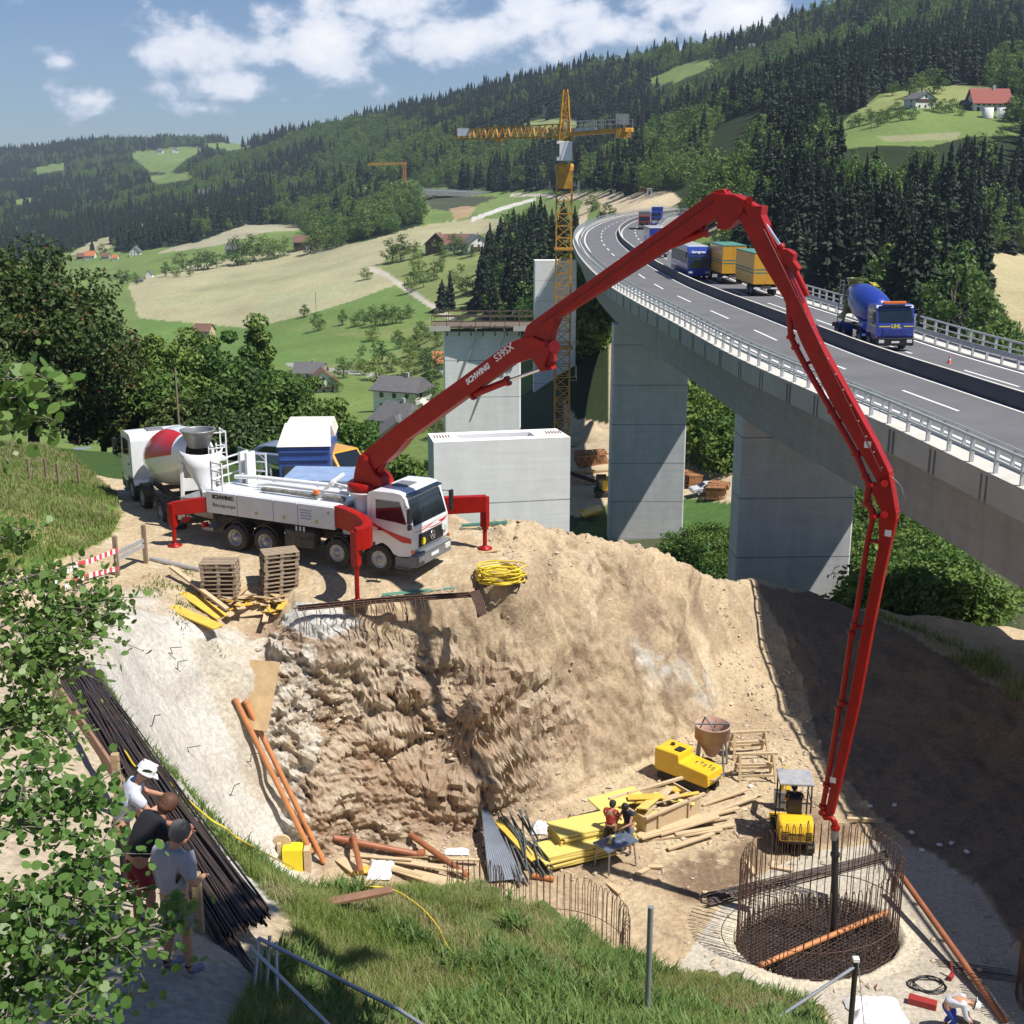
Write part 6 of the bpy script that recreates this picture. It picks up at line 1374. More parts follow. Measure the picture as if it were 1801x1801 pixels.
CY = 160; cxx = w_at(984.5, CY+9); cz0 = gz(cxx, CY); tc_ = thing('tower_crane', 'tall orange yellow tower crane rising in front of the farthest concrete pier', 'tower crane', (cxx, CY, cz0)); Hc = 5.0-cz0
m = MB(); lattice(m, (0,0,0), (0,0,Hc-6.5), 1.9, n=26, r=.10); m.build('mast', crane_y, tc_)
m = MB(); m.box((0,0,Hc-5.3), (2.0,2.0,2.2)); m.lathe([(1.15,Hc-4.2),(1.2,Hc-3.9),(1.2,Hc-3.5),(1.1,Hc-3.4)], 20); m.box((0,0,Hc-13.8), (2.4,2.4,.25)); m.box((0,0,Hc-26.3), (2.6,2.6,.3)); m.build('slewing_unit', crane_y, tc_)
m = MB()
for z in (Hc-6.8, Hc-30):
    for s in (-1, 1):
        for zz in (0,.6,1.2): m.bar((s*1.8,-1.4,z+zz), (s*1.8,1.4,z+zz), .06,.06)
        for y in (-1.4, 1.4): m.bar((s*1.8,y,z-.4), (s*1.8,y,z+1.3), .06,.06); m.bar((s*1.0,y,z-.4), (s*1.8,y,z-.4), .06,.06)
m.build('mast_platform', galv, tc_)
m = MB(); m.box((-.1,-1.35,Hc-1.9), (1.9,1.3,2.3)); cbn = m.build('operator_cabin', white_p, tc_, bev=.05)
m = MB(); m.box((-.9,-1.6,Hc-1.8), (.4,.9,1.5)); m.build('cabin_window', glass, cbn)
JD = Vector((-.69,.72,0)).normalized(); jz = Hc+.6
m = MB(); lattice(m, (0,0,Hc-.8), (0,0,Hc+5.4), 1.5, .5, 6, .11); lattice(m, (0,0,Hc-.8), (.3,-.2,Hc+4.5), 1.0, .3, 5, .08); m.build('tower_head', crane_y, tc_)
m = MB(); j0 = JD*1.0+Vector((0,0,jz)); lattice(m, j0, j0+JD*19.5, 1.5, 1.25, 17, .09, True, (0,0,1)); m.build('jib', crane_y, tc_)
m = MB(); j1 = j0-JD*2; m.bar(j1-Vector((0,0,.5)), j1-JD*9.6-Vector((0,0,.2)), 1.5,.45); m.box(tuple(j1-JD*8.6+Vector((0,0,-.6))), (1.7,1.7,1.0)); m.build('counter_jib', crane_y, tc_)
m = MB(); sdv = Vector((-JD.y, JD.x, 0))
for s in (-.8, .8):
    for z in (.5, 1.0): m.bar(j1+sdv*s+Vector((0,0,z)), j1-JD*9.4+sdv*s+Vector((0,0,z)), .05,.05)
    for k in range(9): q = j1-JD*(9.4*k/8)+sdv*s; m.bar(q, q+Vector((0,0,1.05)), .05,.05)
m.build('catwalk_railing', galv, tc_)
m = MB(); q = j1-JD*8.4; m.box(tuple(q+Vector((0,0,1.0))), (1.5,1.5,1.2)); m.build('winch_house', steel, tc_)
m = MB(); q = j0+JD*17.8; m.box(tuple(q+Vector((0,-.8,.2))), (1.7,.06,1.0)); m.box(tuple(j1-JD*2.6+Vector((0,-1.0,-.1))), (3.4,.06,.55), Matrix.Rotation(-.8,3,'Z')); m.build('sign_board', mat('sign_blue_white', (.55,.62,.72), .5, vs=6, va=.4), tc_)
m = MB()
for t in (7, 16): m.bar((0,0,Hc+5.2), tuple(j0+JD*t+Vector((0,0,.9))), .05,.05)
m.bar((0,0,Hc+5.2), tuple(j1-JD*8), .05,.05); m.build('tie_cable', black_p, tc_)
m = MB(); q = j0+JD*11; m.box(tuple(q-Vector((0,0,.95))), (1.2,1.2,.3)); m.cyl(q-Vector((0,0,1)), q-Vector((0,0,2.2)), .06, n=6); m.build('trolley', crane_y, tc_)
g2 = G(712,331,far=True); s_ = g2.y/2170; t2_ = thing('tower_crane', 'small distant yellow tower crane over the far building site', 'tower crane', tuple(g2))
m = MB(); lattice(m, (0,0,-4), (0,0,41*s_), 2.2, n=10, r=.28); m.build('mast', crane_y, t2_); m = MB(); lattice(m, (3*s_,0,41*s_), (-64*s_,6,39*s_), 1.8, n=16, r=.22, tri=True, up=(0,0,1)); m.build('jib', crane_y, t2_)
# ============================================================ HOUSES
roofs = dict(grey=mat('roof_grey', (.13,.125,.13), .8, vs=1.5, va=.25), brown=mat('roof_brown', (.20,.105,.075), .85, vs=1.5, va=.3), red=mat('roof_red', (.30,.075,.055), .8, vs=1.5, va=.25), orange=mat('roof_orange', (.50,.17,.07), .8, vs=1.5, va=.25))
walls = dict(white=mat('render_white', (.78,.77,.74), .9, vs=.8, va=.1), dark=mat('dark_boards', (.10,.065,.045), .9, vs=3, va=.4, stretch=(8,8,1)), beige=mat('render_beige', (.58,.45,.29), .9, vs=1, va=.15), grey=mat('render_grey', (.42,.42,.42), .9, vs=1, va=.15))
shut = mat('window_dark', (.045,.05,.06), .25, vs=3, va=.2)
def house(px, py, wpx, label, wall='white', roof='grey', depth=.8, hh=.5, rh=.32, rz=0, gable=False, cols=3, rows=2, balc=False, chim=True, group=None, upper=None, hip=0):
    """width across the view in px of the photo; hh, rh relative to width"""
    p = G(px, py, far=True); sc = p.y/2170; w_ = wpx*sc; d = w_*depth; h = w_*hh; rh = w_*rh; o = thing('house', label, 'house', (p.x, p.y+d/2, p.z-.3), rz, group)
    L, Wd = (d, w_) if gable else (w_, d)     # ridge runs along local x (or y when gable faces viewer)
    m = MB(); q = Matrix.Rotation(PI/2, 4, 'Z') if gable else Matrix(); m.M = q
    m.add([(-L/2,-Wd/2,-3),(L/2,-Wd/2,-3),(L/2,Wd/2,-3),(-L/2,Wd/2,-3),(-L/2,-Wd/2,h),(L/2,-Wd/2,h),(L/2,Wd/2,h),(-L/2,Wd/2,h),(-L/2+hip*L,0,h+rh),(L/2-hip*L,0,h+rh)], [(0,1,5,4),(2,3,7,6),(1,2,6,9,5),(3,0,4,8,7)]); wl = m.build('wall', walls[wall], o)
    e = w_*.07; k = rh/(Wd/2); m = MB(); m.M = q; ze = h-e*k
    for s in (-1, 1): m.add([(-L/2-e,s*(Wd/2+e),ze+.03),(L/2+e,s*(Wd/2+e),ze+.03),(L/2+e-hip*L,0,h+rh+.05),(-L/2-e+hip*L,0,h+rh+.05),(-L/2-e,s*(Wd/2+e),ze+.03+w_*.02),(L/2+e,s*(Wd/2+e),ze+.03+w_*.02),(L/2+e-hip*L,0,h+rh+.05+w_*.02),(-L/2-e+hip*L,0,h+rh+.05+w_*.02)], [(0,1,2,3),(4,7,6,5),(0,4,5,1),(1,5,6,2),(2,6,7,3),(3,7,4,0)])
    if hip:
        for s in (-1, 1): m.add([(s*(L/2+e),-Wd/2-e,ze+.05),(s*(L/2+e),Wd/2+e,ze+.05),(s*(L/2+e-hip*L),0,h+rh+.06)], [(0,1,2)])
    rf = m.build('roof', roofs[roof], o, fixn=False)
    if chim: m = MB(); m.box((w_*.12,0,h+rh+w_*.04), (w_*.07,w_*.07,w_*.14)); m.build('chimney', walls['grey'], rf)
    if wpx > 13:
        for r in range(rows):
            for c in range(cols):
                x = (c-(cols-1)/2)*w_/cols*.9; z = h*(.25+.5*r) if rows > 1 else h*.5; m = MB(); m.box((x,-d/2-.04,z), (w_*.085,.12,w_*.10)); m.build('window', shut, o)
            for s in (-1, 1):
                m = MB(); m.box((s*(w_/2+.03),-d*.15,h*(.25+.5*r) if rows > 1 else h*.5), (.12,w_*.09,w_*.10)); m.build('window', shut, o)
        if gable: m = MB(); m.box((0,-d/2-.04,h+rh*.35), (w_*.09,.12,w_*.10)); m.build('window', shut, o)
    if upper: m = MB(); m.box((0,-d/2-.06,h*.80), (w_*.98,.1,h*.36)); m.build('boarded_storey', walls[upper], o)
    if balc: m = MB(); m.box((0,-d/2-w_*.06,h*.55), (w_*.7,w_*.12,w_*.08)); m.build('balcony', walls['dark'], o)
    return o
house(706,722,84,'big white two storey house with grey roof beside the low pier','white','grey',.8,.46,.22,R(-22),cols=3,balc=False,hip=.06)
house(565,690,52,'white gabled house with brown roof between the thicket and garden','white','brown',.9,.36,.42,R(12),gable=True,balc=True)
house(543,664,50,'house with dark grey roof behind the white gabled house','white','grey',.8,.22,.30,R(-6),rows=1)
house(700,752,78,'house with broad dark brown roof below the big white house','white','grey',.9,.20,.34,R(-30),rows=1,hip=.2)
house(694,776,60,'grey roofed gabled house with white cross beams just above the boom','grey','grey',1.0,.28,.36,R(10),gable=True,rows=1)
house(783,655,40,'house with bright orange roof peeping out left of the platform pier','white','orange',.9,.5,.4,0,chim=False)
house(770,445,38,'dark timber barn at the left end of the hill farm','dark','brown',.9,.45,.45,R(-10),gable=True,rows=1,chim=False)
house(806,440,44,'long brown roofed farm wing behind the trees of the hill farm','white','brown',.5,.3,.32,0)
house(836,444,40,'white farmhouse with gable and balcony on the hill','white','grey',.9,.42,.34,R(20),gable=True,balc=True)
house(868,432,26,'small white house at the right end of the hill farm','white','grey',.9,.4,.35,R(-20),gable=True)
house(357,596,30,'beige barn with rounded brown roof alone in the green field','beige','brown',.8,.52,.36,R(-12),cols=3,rows=2,chim=False)
house(530,441,26,'dark boarded barn with brown roof at the ridge of the pale field','dark','brown',.7,.62,.36,0,chim=False)
house(545,441,13,'little white building beside the boarded ridge barn','white','grey',.8,.5,.3,0)
house(412,448,26,'grey roofed farmhouse among trees on the ridge','grey','grey',.8,.4,.4,R(-15))
house(262,489,11,'tiny white gabled house at the left corner of the pale field','white','grey',.9,.7,.6,0,gable=True,chim=False)
house(245,497,14,'low grey house beside the tiny white gabled house','grey','grey',.8,.4,.3,0,chim=False)
for (x, y, w_, r, wl, l) in ((141,456,12,'brown','dark','brown roofed'),(158,456,16,'orange','white','wide orange roofed'),(185,456,13,'brown','grey','dull brown roofed'),(202,457,10,'orange','white','narrow orange roofed')): house(x,y,w_,l+' house in the row of the far left village',wl,r,.8,.45,.45,0,chim=False)
house(237,450,18,'white and dark gabled house right of the far village','white','grey',.8,.45,.45,0,gable=True); house(257,417,11,'tiny white house with red roof below the wood','white','red',.8,.5,.4,0,chim=False)
house(365,354,28,'dark roofed chalet in the clearing of the left woods','dark','grey',.7,.35,.35,0,cols=3); house(266,351,13,'brown roofed cottage hidden in the left woods','beige','brown',.7,.4,.4,0,chim=False)
house(281,270,9,'tiny white farmhouse left on the far hill clearing','white','grey',.8,.5,.4,0,chim=False); house(307,269,9,'tiny white farmhouse right on the far hill clearing','white','grey',.8,.55,.5,0,gable=True,chim=False)
house(122,298,13,'small farm beside the leftmost hill clearing','grey','brown',.6,.35,.3,0,chim=False)
house(1622,190,40,'white house with dark upper floor left on the farm meadow','white','grey',.8,.40,.26,R(20),gable=True,cols=3,upper='dark')
house(1742,196,62,'long white farmhouse with red roof on the farm meadow','white','red',.45,.30,.30,R(6),cols=6,rows=2)
house(1708,193,26,'grey roofed annexe left of the red roofed farmhouse','dark','grey',.8,.4,.25,0,chim=False)
house(1304,96,17,'reddish roofed house high in the mountain wood','white','brown',.7,.4,.4,0,chim=False); house(1330,93,20,'pale roofed house beside the reddish one high in the wood','grey','grey',.7,.4,.4,R(-20),chim=False)
p = G(1738,203,far=True); m = MB(); s_ = p.y/2170
for k in (-10, 14): m.lathe([(9*s_,-2),(9*s_,9*s_),(7.5*s_,9*s_),(.1,8*s_)], 18, (k*s_,0,0))
o = m.build('round_terrace', walls['white']); o.location = (p.x, p.y-6, p.z+.5); tag(o, 'pair of round white terrace walls below the red roofed farmhouse', 'terrace wall')
# ============================================================ FAR ROAD BRIDGES AND DISTANT SITE
def far_bridge(px0, py0, px1, py1, npier, label, th=5, wd=12, pier_px=26, tt=None, ncol=None):
    a, b = G(px0, py0+6, far=True), G(px1, py1+6, far=True); t = tt or (a.y+b.y)/2
    A, B = W(px0, py0, t), W(px1, py1, t); o = thing('distant_bridge', label, 'bridge'); m = MB(); h = th*t/2170
    m.bar(A-Vector((0,0,h/2)), B-Vector((0,0,h/2)), wd, h); m.build('deck', concrete, o)
    m = MB(); m.bar(A+Vector((0,-wd/2,.7)), B+Vector((0,-wd/2,.7)), .2, 1.0); m.build('parapet', galv, o)
    for k in range(npier):
        q = A.lerp(B, (k+.6)/(npier+.2)); g = gz(q.x, q.y)-3; m = MB(); m.box((q.x, q.y, (min(g, q.z-10)+q.z-h)/2), (2.2,wd*.6,q.z-h-min(g, q.z-10))); m.build('pier', conc_pier, o)
    return o
far_bridge(740,334,940,343,5,'long dark viaduct on columns crossing the far valley head',8,14)
far_bridge(-20,328,40,327,2,'viaduct section at the far left edge of the view',4,14); far_bridge(128,328,180,326,3,'short viaduct section in the far left woods',4,14); far_bridge(335,328,440,331,2,'pale motorway stretch above the left woods',3,14); far_bridge(482,328,520,328,1,'grey motorway stretch between the wooded slopes',2,14)
def blk(px, py, wpx, hpx, m_, label, cat='site hut', name='site_hut'):
    p = G(px, py, far=True); s = p.y/2170; o = thing(name, label, cat, tuple(p)); m = MB(); m.box((0,0,hpx*s/2), (wpx*s,wpx*s*.6,hpx*s)); m.build('wall', m_, o); m = MB(); m.box((0,0,hpx*s+.15), (wpx*s+.3,wpx*s*.6+.3,.3)); m.build('roof', concrete_light, o); m = MB(); m.box((0,-wpx*s*.3-.03,hpx*s*.5), (wpx*s*.4,.1,hpx*s*.4)); m.build('window', shut, o); return o
blk(140,342,12,16,concrete_light,'pale unfinished pier head in the far left woods','bridge pier','bridge_pier'); blk(700,352,14,12,concrete_light,'white abutment block of the far building site','abutment','abutment'); blk(722,350,10,14,walls['white'],'tall white hut left of the far viaduct'); blk(675,338,16,5,walls['orange'] if 'orange' in walls else roofs['orange'],'low rust red material shed on the far site')
blk(1080,340,6,5,walls['white'],'small white hut on the far embankment'); blk(1128,338,7,8,roofs['orange'],'orange container above the motorway bend'); blk(1142,345,9,12,walls['grey'],'grey hoarding board above the motorway bend'); blk(745,372,8,10,walls['white'],'white hut below the far viaduct')
# timber sheet piles beside the bend
m = MB()
for k in range(9): p = W(1166+k*2.6, 363, 560); m.box((p.x, p.y, p.z+2.6), (.5,.5,7+.4*(k % 3)))
o = m.build('timber_piles', dark_wood); tag(o, 'dark row of upright timber piles beside the motorway bend', 'piling')
p0 = Wz(1205,432,-10.9); 
# ============================================================ VALLEY FLOOR SITE (seen between the piers)
dirtm = mat('spoil_earth', (.46,.37,.25), .95, vs=.5, va=.3, bs=3, bst=.6, space='World')
def mound(px, py, wpx, hpx, label, seed):
    p = G(px, py, far=True); s = p.y/2170; rng = np.random.default_rng(seed); n = 28; xs_ = np.linspace(-1, 1, n); A, B = np.meshgrid(xs_, xs_); r = np.hypot(A, B); Z = np.clip(1-r, 0, 1)**.8*(1+.35*fbm(A*2.5, B*2.5, oc=4, s=seed))*hpx*s-.4*(r > .95)-.2
    o = np_mesh('earth_mound', np.stack([p.x+A*wpx*s/2, p.y+B*wpx*s/2, p.z+Z], -1).reshape(-1,3), grid_faces(n, n), dirtm); tag(o, label, 'earth mound')
mound(1040,768,90,26,'heap of grey brown earth behind the farthest pier',5); mound(1245,812,80,26,'sandy heap of earth in the gap between the piers',6)
obar = mat('orange_steel', (.42,.20,.09), .7, vs=3, va=.4)
def cagestack(px, py, wpx, hpx, label, seed):
    p = G(px, py, far=True); s = p.y/2170; m = MB(); rng = random.Random(seed)
    for k in range(3): lattice(m, (-wpx*s/2,(k-1)*1.2,.6+rng.random()*.3), (wpx*s/2,(k-1)*1.2+rng.uniform(-.6,.6),hpx*s*.7), 1.3, n=9, r=.09)
    o = m.build('formwork_girder', obar); o.location = tuple(p); o.rotation_euler.z = rng.uniform(-.3,.3); tag(o, label, 'girder stack')
cagestack(1040,815,56,18,'orange lattice girders stacked left of the front pier',1); cagestack(1216,852,26,16,'orange lattice girders just right of the front pier',2); cagestack(1262,872,34,16,'orange lattice girders beside the silver car',3)
p = G(1243,868,far=True); car(thing('parked_car', 'silver car parked on the sand between the two piers', 'car', tuple(p), R(190)), silver_p)
for (x, y, l, a, c) in ((1042,832,5,.1,'pale plank lying left of the front pier'),(1030,846,4,.5,'short pale plank in the timber litter'),(1050,852,4.5,-.3,'tilted pale plank in the timber litter'),(1020,838,5,.9,'slanting plank by the orange girders')):
    p = G(x, y, far=True); m = MB(); m.box((0,0,.25), (l,.6,.3)); o = m.build('timber_plank', wood); o.location = tuple(p); o.rotation_euler.z = a; tag(o, c, 'plank')
p = G(1048,872,far=True); ex = thing('excavator', 'black and yellow excavator with brown bucket arm between low and front pier', 'excavator', tuple(p), R(180))
m = MB(); m.box((-2.0,0,1.6), (2.6,2.4,1.4)); m.build('body', yellow_p, ex, bev=.1); m = MB(); m.box((-.6,.6,2.0), (1.3,1.1,1.7)); m.build('cab', glass, ex, bev=.08); m = MB(); m.bar((.1,-.2,1.8), (3.4,-.2,3.0), .4,.5); m.bar((3.4,-.2,3.0), (5.2,-.2,1.5), .35,.4); m.build('boom_arm', black_p, ex, bev=.04)
m = MB(); m.prism([(4.7,1.8),(6.0,1.7),(5.9,.9),(5.0,.5)], -.8, .6); m.build('bucket', rust_m, ex, bev=.05)
for s in (-1, 1): m = MB(); m.box((-1.5,s*1.1,.45), (3.4,.5,.85)); m.build('track', rubber, ex, bev=.2)
p = G(1040,912,far=True); sk = thing('yellow_skip', 'bright yellow tipped formwork box on the grass beside the front pier', 'formwork', tuple(p), R(12)); m = MB(); m.box((0,0,.9), (2.6,2.2,.25), Matrix.Rotation(R(-16),3,'Y')); m.box((0,.9,.5), (2.4,.2,.8)); m.build('panel', yellow_p, sk, bev=.03)
# ============================================================ PLATFORM OBJECTS
def put(o, px, py, rz=0, dz=0, z=None):
    p = G(px, py) if z is None else Wz(px, py, z); o.location = (p.x, p.y, p.z+dz); o.rotation_euler.z = rz; return o
# pallets
pal_w = mat('pallet_wood', (.44,.35,.25), .85, vs=5, va=.4, bs=12, bst=.3, stretch=(1,8,8), col2=(.24,.17,.11))
def pallet():
    m = MB()
    for k in range(5): m.box((0,-.345+k*.1725,.135), (1.2,.115,.022))
    for x in (-.53, 0, .53): m.box((x,0,.113), (.12,.8,.02))
    for x in (-.53, 0, .53):
        for y in (-.345, 0, .345): m.box((x,y,.062), (.12,.10,.078))
    for y in (-.35, 0, .35): m.box((0,y,.011), (1.2,.10,.02))
    return m.build('pallet', pal_w)
P0 = pallet(); nth = ['bottom','second','third','fourth','fifth','sixth','seventh','eighth','ninth','tenth','top']
def pstack(px, py, rz, n, label, lean=0, seed=1, first=False):
    rng = random.Random(seed); p = G(px, py)
    for k in range(n):
        o = P0 if first and k == 0 else copy_tree(P0); o.location = (p.x+rng.uniform(-.02,.02)+lean*k*.01, p.y+rng.uniform(-.02,.02), p.z+.01+k*.147); o.rotation_euler.z = rz+rng.uniform(-.04,.04)
        tag(o, f'{"topmost" if k == n-1 else nth[k]} {"pallet from the ground" if 0 < k < n-1 else "pallet"} in the {label}', 'pallet', 'pallets in the '+label)
pstack(390,1052,R(3),9,'straight weathered stack on the left',0,1,True); pstack(490,1040,R(24),10,'taller leaning stack on the right',1.2,2)
ypan = mat('yellow_panel', (.72,.46,.07), .6, vs=3, va=.22, bs=5, bst=.2); pale_wood = mat('pale_timber', (.62,.47,.29), .8, vs=4, va=.25, stretch=(1,7,7), bs=9, bst=.3)
def board(L_, w_, t, px, py, rz, m_, label, cat='board', tilt=0, roll=0, dz=.03, name='timber_board', z=None, group=None):
    m = MB(); m.box((0,0,0), (L_,w_,t)); o = m.build(name, m_, bev=.006); p = G(px, py) if z is None else Wz(px, py, z); o.location = (p.x, p.y, p.z+t/2+dz); o.rotation_euler = (roll, tilt, rz); return tag(o, label, cat, group)
board(2.3,.5,.05,352,1068,R(-38),ypan,'upper yellow board left of the straight pallet stack',tilt=R(14),dz=.15); board(2.0,.45,.06,342,1092,R(-28),ypan,'lower yellow board with worn end left of the pallets',tilt=R(10),dz=.1); board(3.4,.16,.08,350,1050,R(-44),pale_wood,'long pale plank lying over the yellow boards',tilt=R(12),dz=.3)
rng_ = random.Random(5); ws_ = ['short split plank','bent yellow slat','narrow pale batten','broken yellow panel piece','small square offcut']
for k in range(26):
    x = 405+rng_.random()*95; y = 1052+rng_.random()*34; board(rng_.uniform(.5,1.5), rng_.uniform(.07,.3), .035, x, y, rng_.uniform(0,3.1), [ypan,pale_wood,wood][k % 3], 'loose scrap of board in the litter heap below the pallets', tilt=rng_.uniform(-.3,.3), dz=rng_.uniform(.03,.25), name='timber_scrap', cat='timber scrap', group='timber scraps below the pallets')
# hooked reinforcement bars on the edge
hk = thing('rebar_bundle', 'rusty bundle of hooked reinforcing bars laid along the platform edge', 'rebar bundle'); a = Wz(522,1076,-13.72); b = Wz(826,1052,-13.62); m = MB()
for k in range(9): o_ = Vector((rng_.uniform(-.1,.1), rng_.uniform(-.14,.14), .05+.035*(k//2))); m.tube([a+o_, a.lerp(b,.5)+o_+Vector((0,0,.05)), b+o_], .022, 5)
m.build('long_bars', rust_m, hk, fixn=False); m = MB()
for k in range(34):
    t = [.0,.05,.13,.2,.27,.33,.4,.43,.46,.5,.52,.54,.56,.6,.62,.64,.68,.7,.74][k % 19]+rng_.uniform(-.015,.015); q = a.lerp(b, max(0,t))+Vector((0,0,.16)); e = q+Vector((rng_.uniform(.02,.2),-.42,-.02-.5*rng_.random())); m.tube([q, q+Vector((0,-.3,.06)), e, e+Vector((0,-.06,-.35))], .014, 4, caps=False)
m.build('hooks', rust_m, hk, fixn=False); m = MB()
for k in range(6): q = b+Vector((.05*k-.2,.02*k,.08+.02*k)); m.tube([q, q+Vector((.25,-.12,.1)), q+Vector((.45,-.55,-.25)), q+Vector((.5,-.75,-.5))], .03, 5)
m.build('bent_bar_ends', rust_m, hk, fixn=False)
m = MB(); g0 = G(672,1056)+Vector((0,0,.05)); g1 = G(800,1044)+Vector((0,0,.05))
for k in range(3): m.tube([g0+Vector((0,.1*k,.12)), g1+Vector((0,.12*k,.14))], .02, 5)
tag(m.build('green_bar', mat('green_coated_steel', (.10,.30,.22), .6, vs=4, va=.2), fixn=False), 'thin green bars lying behind the rusty bundle', 'bars')
# hose coil
def coil(px, py, r, n, rad, m_, name, label, cat, flat=.35, z=None, rz=0):
    m = MB(); pts = []; rg = random.Random(n); N_ = n*18
    for k in range(N_):
        t = k/18*2*PI; rr = r*(.62+.38*abs(math.sin(k*.013+rg.random()*.02)))*(1+.12*math.sin(t*3.1+k*.02)); pts.append((rr*math.cos(t)*1.35, rr*math.sin(t), rad+flat*.5*(1+math.sin(k*.11))*(.3+.7*abs(math.sin(k*.037)))))
    m.tube(pts, rad, 6); o = m.build(name, m_, fixn=False); put(o, px, py, rz, z=z); return tag(o, label, cat)
yhose = mat('yellow_hose', (.78,.58,.04), .5, vs=3, va=.2); coil(880,1020,.62,20,.028,yhose,'hose_coil','heap of coiled yellow hose on the sand beyond the truck','hose',.5)
m = MB(); m.box((0,0,.05), (1.6,.16,.1), Matrix.Rotation(.2,3,'Z')); m.box((.2,.5,.05), (1.5,.16,.1)); put(m.build('timber_sleeper', dark_wood), 880, 1026); tag(bpy.data.objects['timber_sleeper'], 'dark timbers under the yellow hose heap', 'timber')
m = MB(); a, b = G(812,932), G(892,928); 
for k in range(3): m.bar(a+Vector((0,.1*k,.15)), b+Vector((0,.12*k,.18)), .06,.06)
tag(m.build('green_bar', MATS['green_coated_steel']), 'greenish steel sections lying on the mound behind the far jack', 'bars')
# barrier tape, posts, guard rail piece on the left road edge
post_w = mat('post_wood', (.30,.22,.15), .85, vs=4, va=.4, stretch=(6,6,1)); Bf = thing('road_barrier', 'weathered posts with a steel guard rail stub at the road edge left of the pallets', 'barrier'); A1, A2 = G(207,1012), G(257,990)
for q in (A1, A2): m = MB(); m.box((q.x, q.y, q.z+.65), (.14,.14,1.5)); m.build('post', post_w, Bf, bev=.01)
m = MB()
for z in (.78, .58): m.bar(A1+Vector((0,-.1,z)), A2+Vector((0,-.1,z+.08)), .04, .13)
m.build('rail', galv, Bf)
tape = bpy.data.materials.new('tape'); tape.use_nodes = True; _t = tape.node_tree; _b = _t.nodes['Principled BSDF']; _u = _t.nodes.new('ShaderNodeTexCoord'); _s = _t.nodes.new('ShaderNodeSeparateXYZ'); _t.links.new(_u.outputs['Generated'], _s.inputs[0])
_m = N(_t, 'ShaderNodeMix', data_type='RGBA'); _m.inputs['A'].default_value = (.85,.83,.8,1); _m.inputs['B'].default_value = (.65,.07,.09,1); _t.links.new(math_n(_t, 'GREATER_THAN', math_n(_t, 'FRACT', math_n(_t, 'MULTIPLY', _s.outputs[0], 9)), .5), _m.inputs[0]); _t.links.new(_m.outputs['Result'], _b.inputs['Base Color'])
for i, (pts, l) in enumerate(((((207,968),(150,990),(131,995),(105,1020),(80,1028)), 'upper red and white barrier tape strung along the left road edge'), (((207,1000),(160,1012),(131,1022),(100,1045),(80,1052)), 'lower red and white barrier tape strung along the left road edge'))):
    m = MB(); base_z = [(-12.2,-12.35,-12.2,-12.3,-12.25),(-12.8,-12.85,-12.75,-12.8,-12.8)][i]; vs = []
    P_ = [Wz(p[0], p[1], z) for p, z in zip(pts, base_z)]
    for q in P_: vs += [tuple(q+Vector((0,0,-.08))), tuple(q+Vector((0,0,.10)))]
    m.add(vs, [(2*k,2*k+2,2*k+3,2*k+1) for k in range(4)]); tag(m.build('barrier_tape', tape, fixn=False), l, 'barrier tape')
m = MB(); q = G(133,1045); m.cyl(q, q+Vector((0,0,1.3)), .02, n=6); tag(m.build('tape_stake', steel), 'thin steel stake holding the barrier tape at the bend', 'stake')
m = MB(); a, b = G(265,985), G(352,1005); m.bar(a+Vector((0,0,.06)), b+Vector((0,0,.06)), .16,.08); tag(m.build('steel_channel', galv), 'long pale steel channel on the ground between posts and pallets', 'steel section')
# fences and shed
def fence(pts, h, label, rails=(.8,), rl=.035, name='wooden_fence', pr=.06, lean=0):
    f = thing(name, label, 'fence'); ps = [G(*p) for p in pts]
    for q in ps: m = MB(); m.cyl(q-Vector((0,0,.2)), q+Vector((lean,0,h)), pr, n=7); m.build('post', post_w, f)
    for z in rails:
        m = MB()
        for a, b in zip(ps[:-1], ps[1:]): m.bar(a+Vector((0,0,z)), b+Vector((0,0,z)), rl, rl*2)
        m.build('rail', post_w if rl > .02 else steel, f)
fence([(53,848),(82,846),(104,855),(140,856)], 1.0, 'low meadow fence of thin posts above the road', (.6,.9), .008); fence([(150,772),(166,780),(188,784),(209,790),(216,800),(230,806),(246,800)], 1.35, 'timber fence with sloping top rail beside the shed path', (1.0,), .07)
p = G(130,782); sh = thing('shed', 'small dark wooden shed with rusty roof at the end of the path', 'shed', tuple(p), R(-8)); m = MB(); m.box((0,.8,1.1), (1.7,1.6,2.2)); m.build('wall', walls['dark'], sh); m = MB(); m.box((.15,.8,2.35), (2.4,2.3,.1), Matrix.Rotation(R(-5),3,'Y')); m.build('roof', roofs['brown'], sh); m = MB(); m.box((.35,-.03,1.35), (.9,.06,.95)); m.build('pale_panel', walls['beige'], sh)
m = MB(); m.box((0,0,.03), (1.5,1.2,.05)); put(m.build('metal_sheet', mat('blue_grey_sheet', (.30,.34,.45), .4, .3, vs=5, va=.3)), 145, 790, .3); tag(bpy.data.objects['metal_sheet'], 'blue grey sheet lying on the path in front of the shed', 'sheet')
m = MB(); q = G(305,830, t0=60); q = Vector((w_at(305,68), 68, gz(w_at(305,68),68))); m.cyl(q, q+Vector((0,0,5.2)), .07, .05, n=8); tag(m.build('utility_pole', post_w), 'slim wooden pole standing in front of the thicket behind the mixer', 'pole')
for (x, y, h, l) in ((556,545,30,'slim pole at the lower edge of the pale field'),(1532,232,24,'slim pole on the farm meadow'),(908,465,1,'x')):
    if h > 5: p = G(x, y, far=True); m = MB(); m.cyl(p, p+Vector((0,0,h*p.y/2170)), .12, n=6); tag(m.build('utility_pole', post_w), l, 'pole')
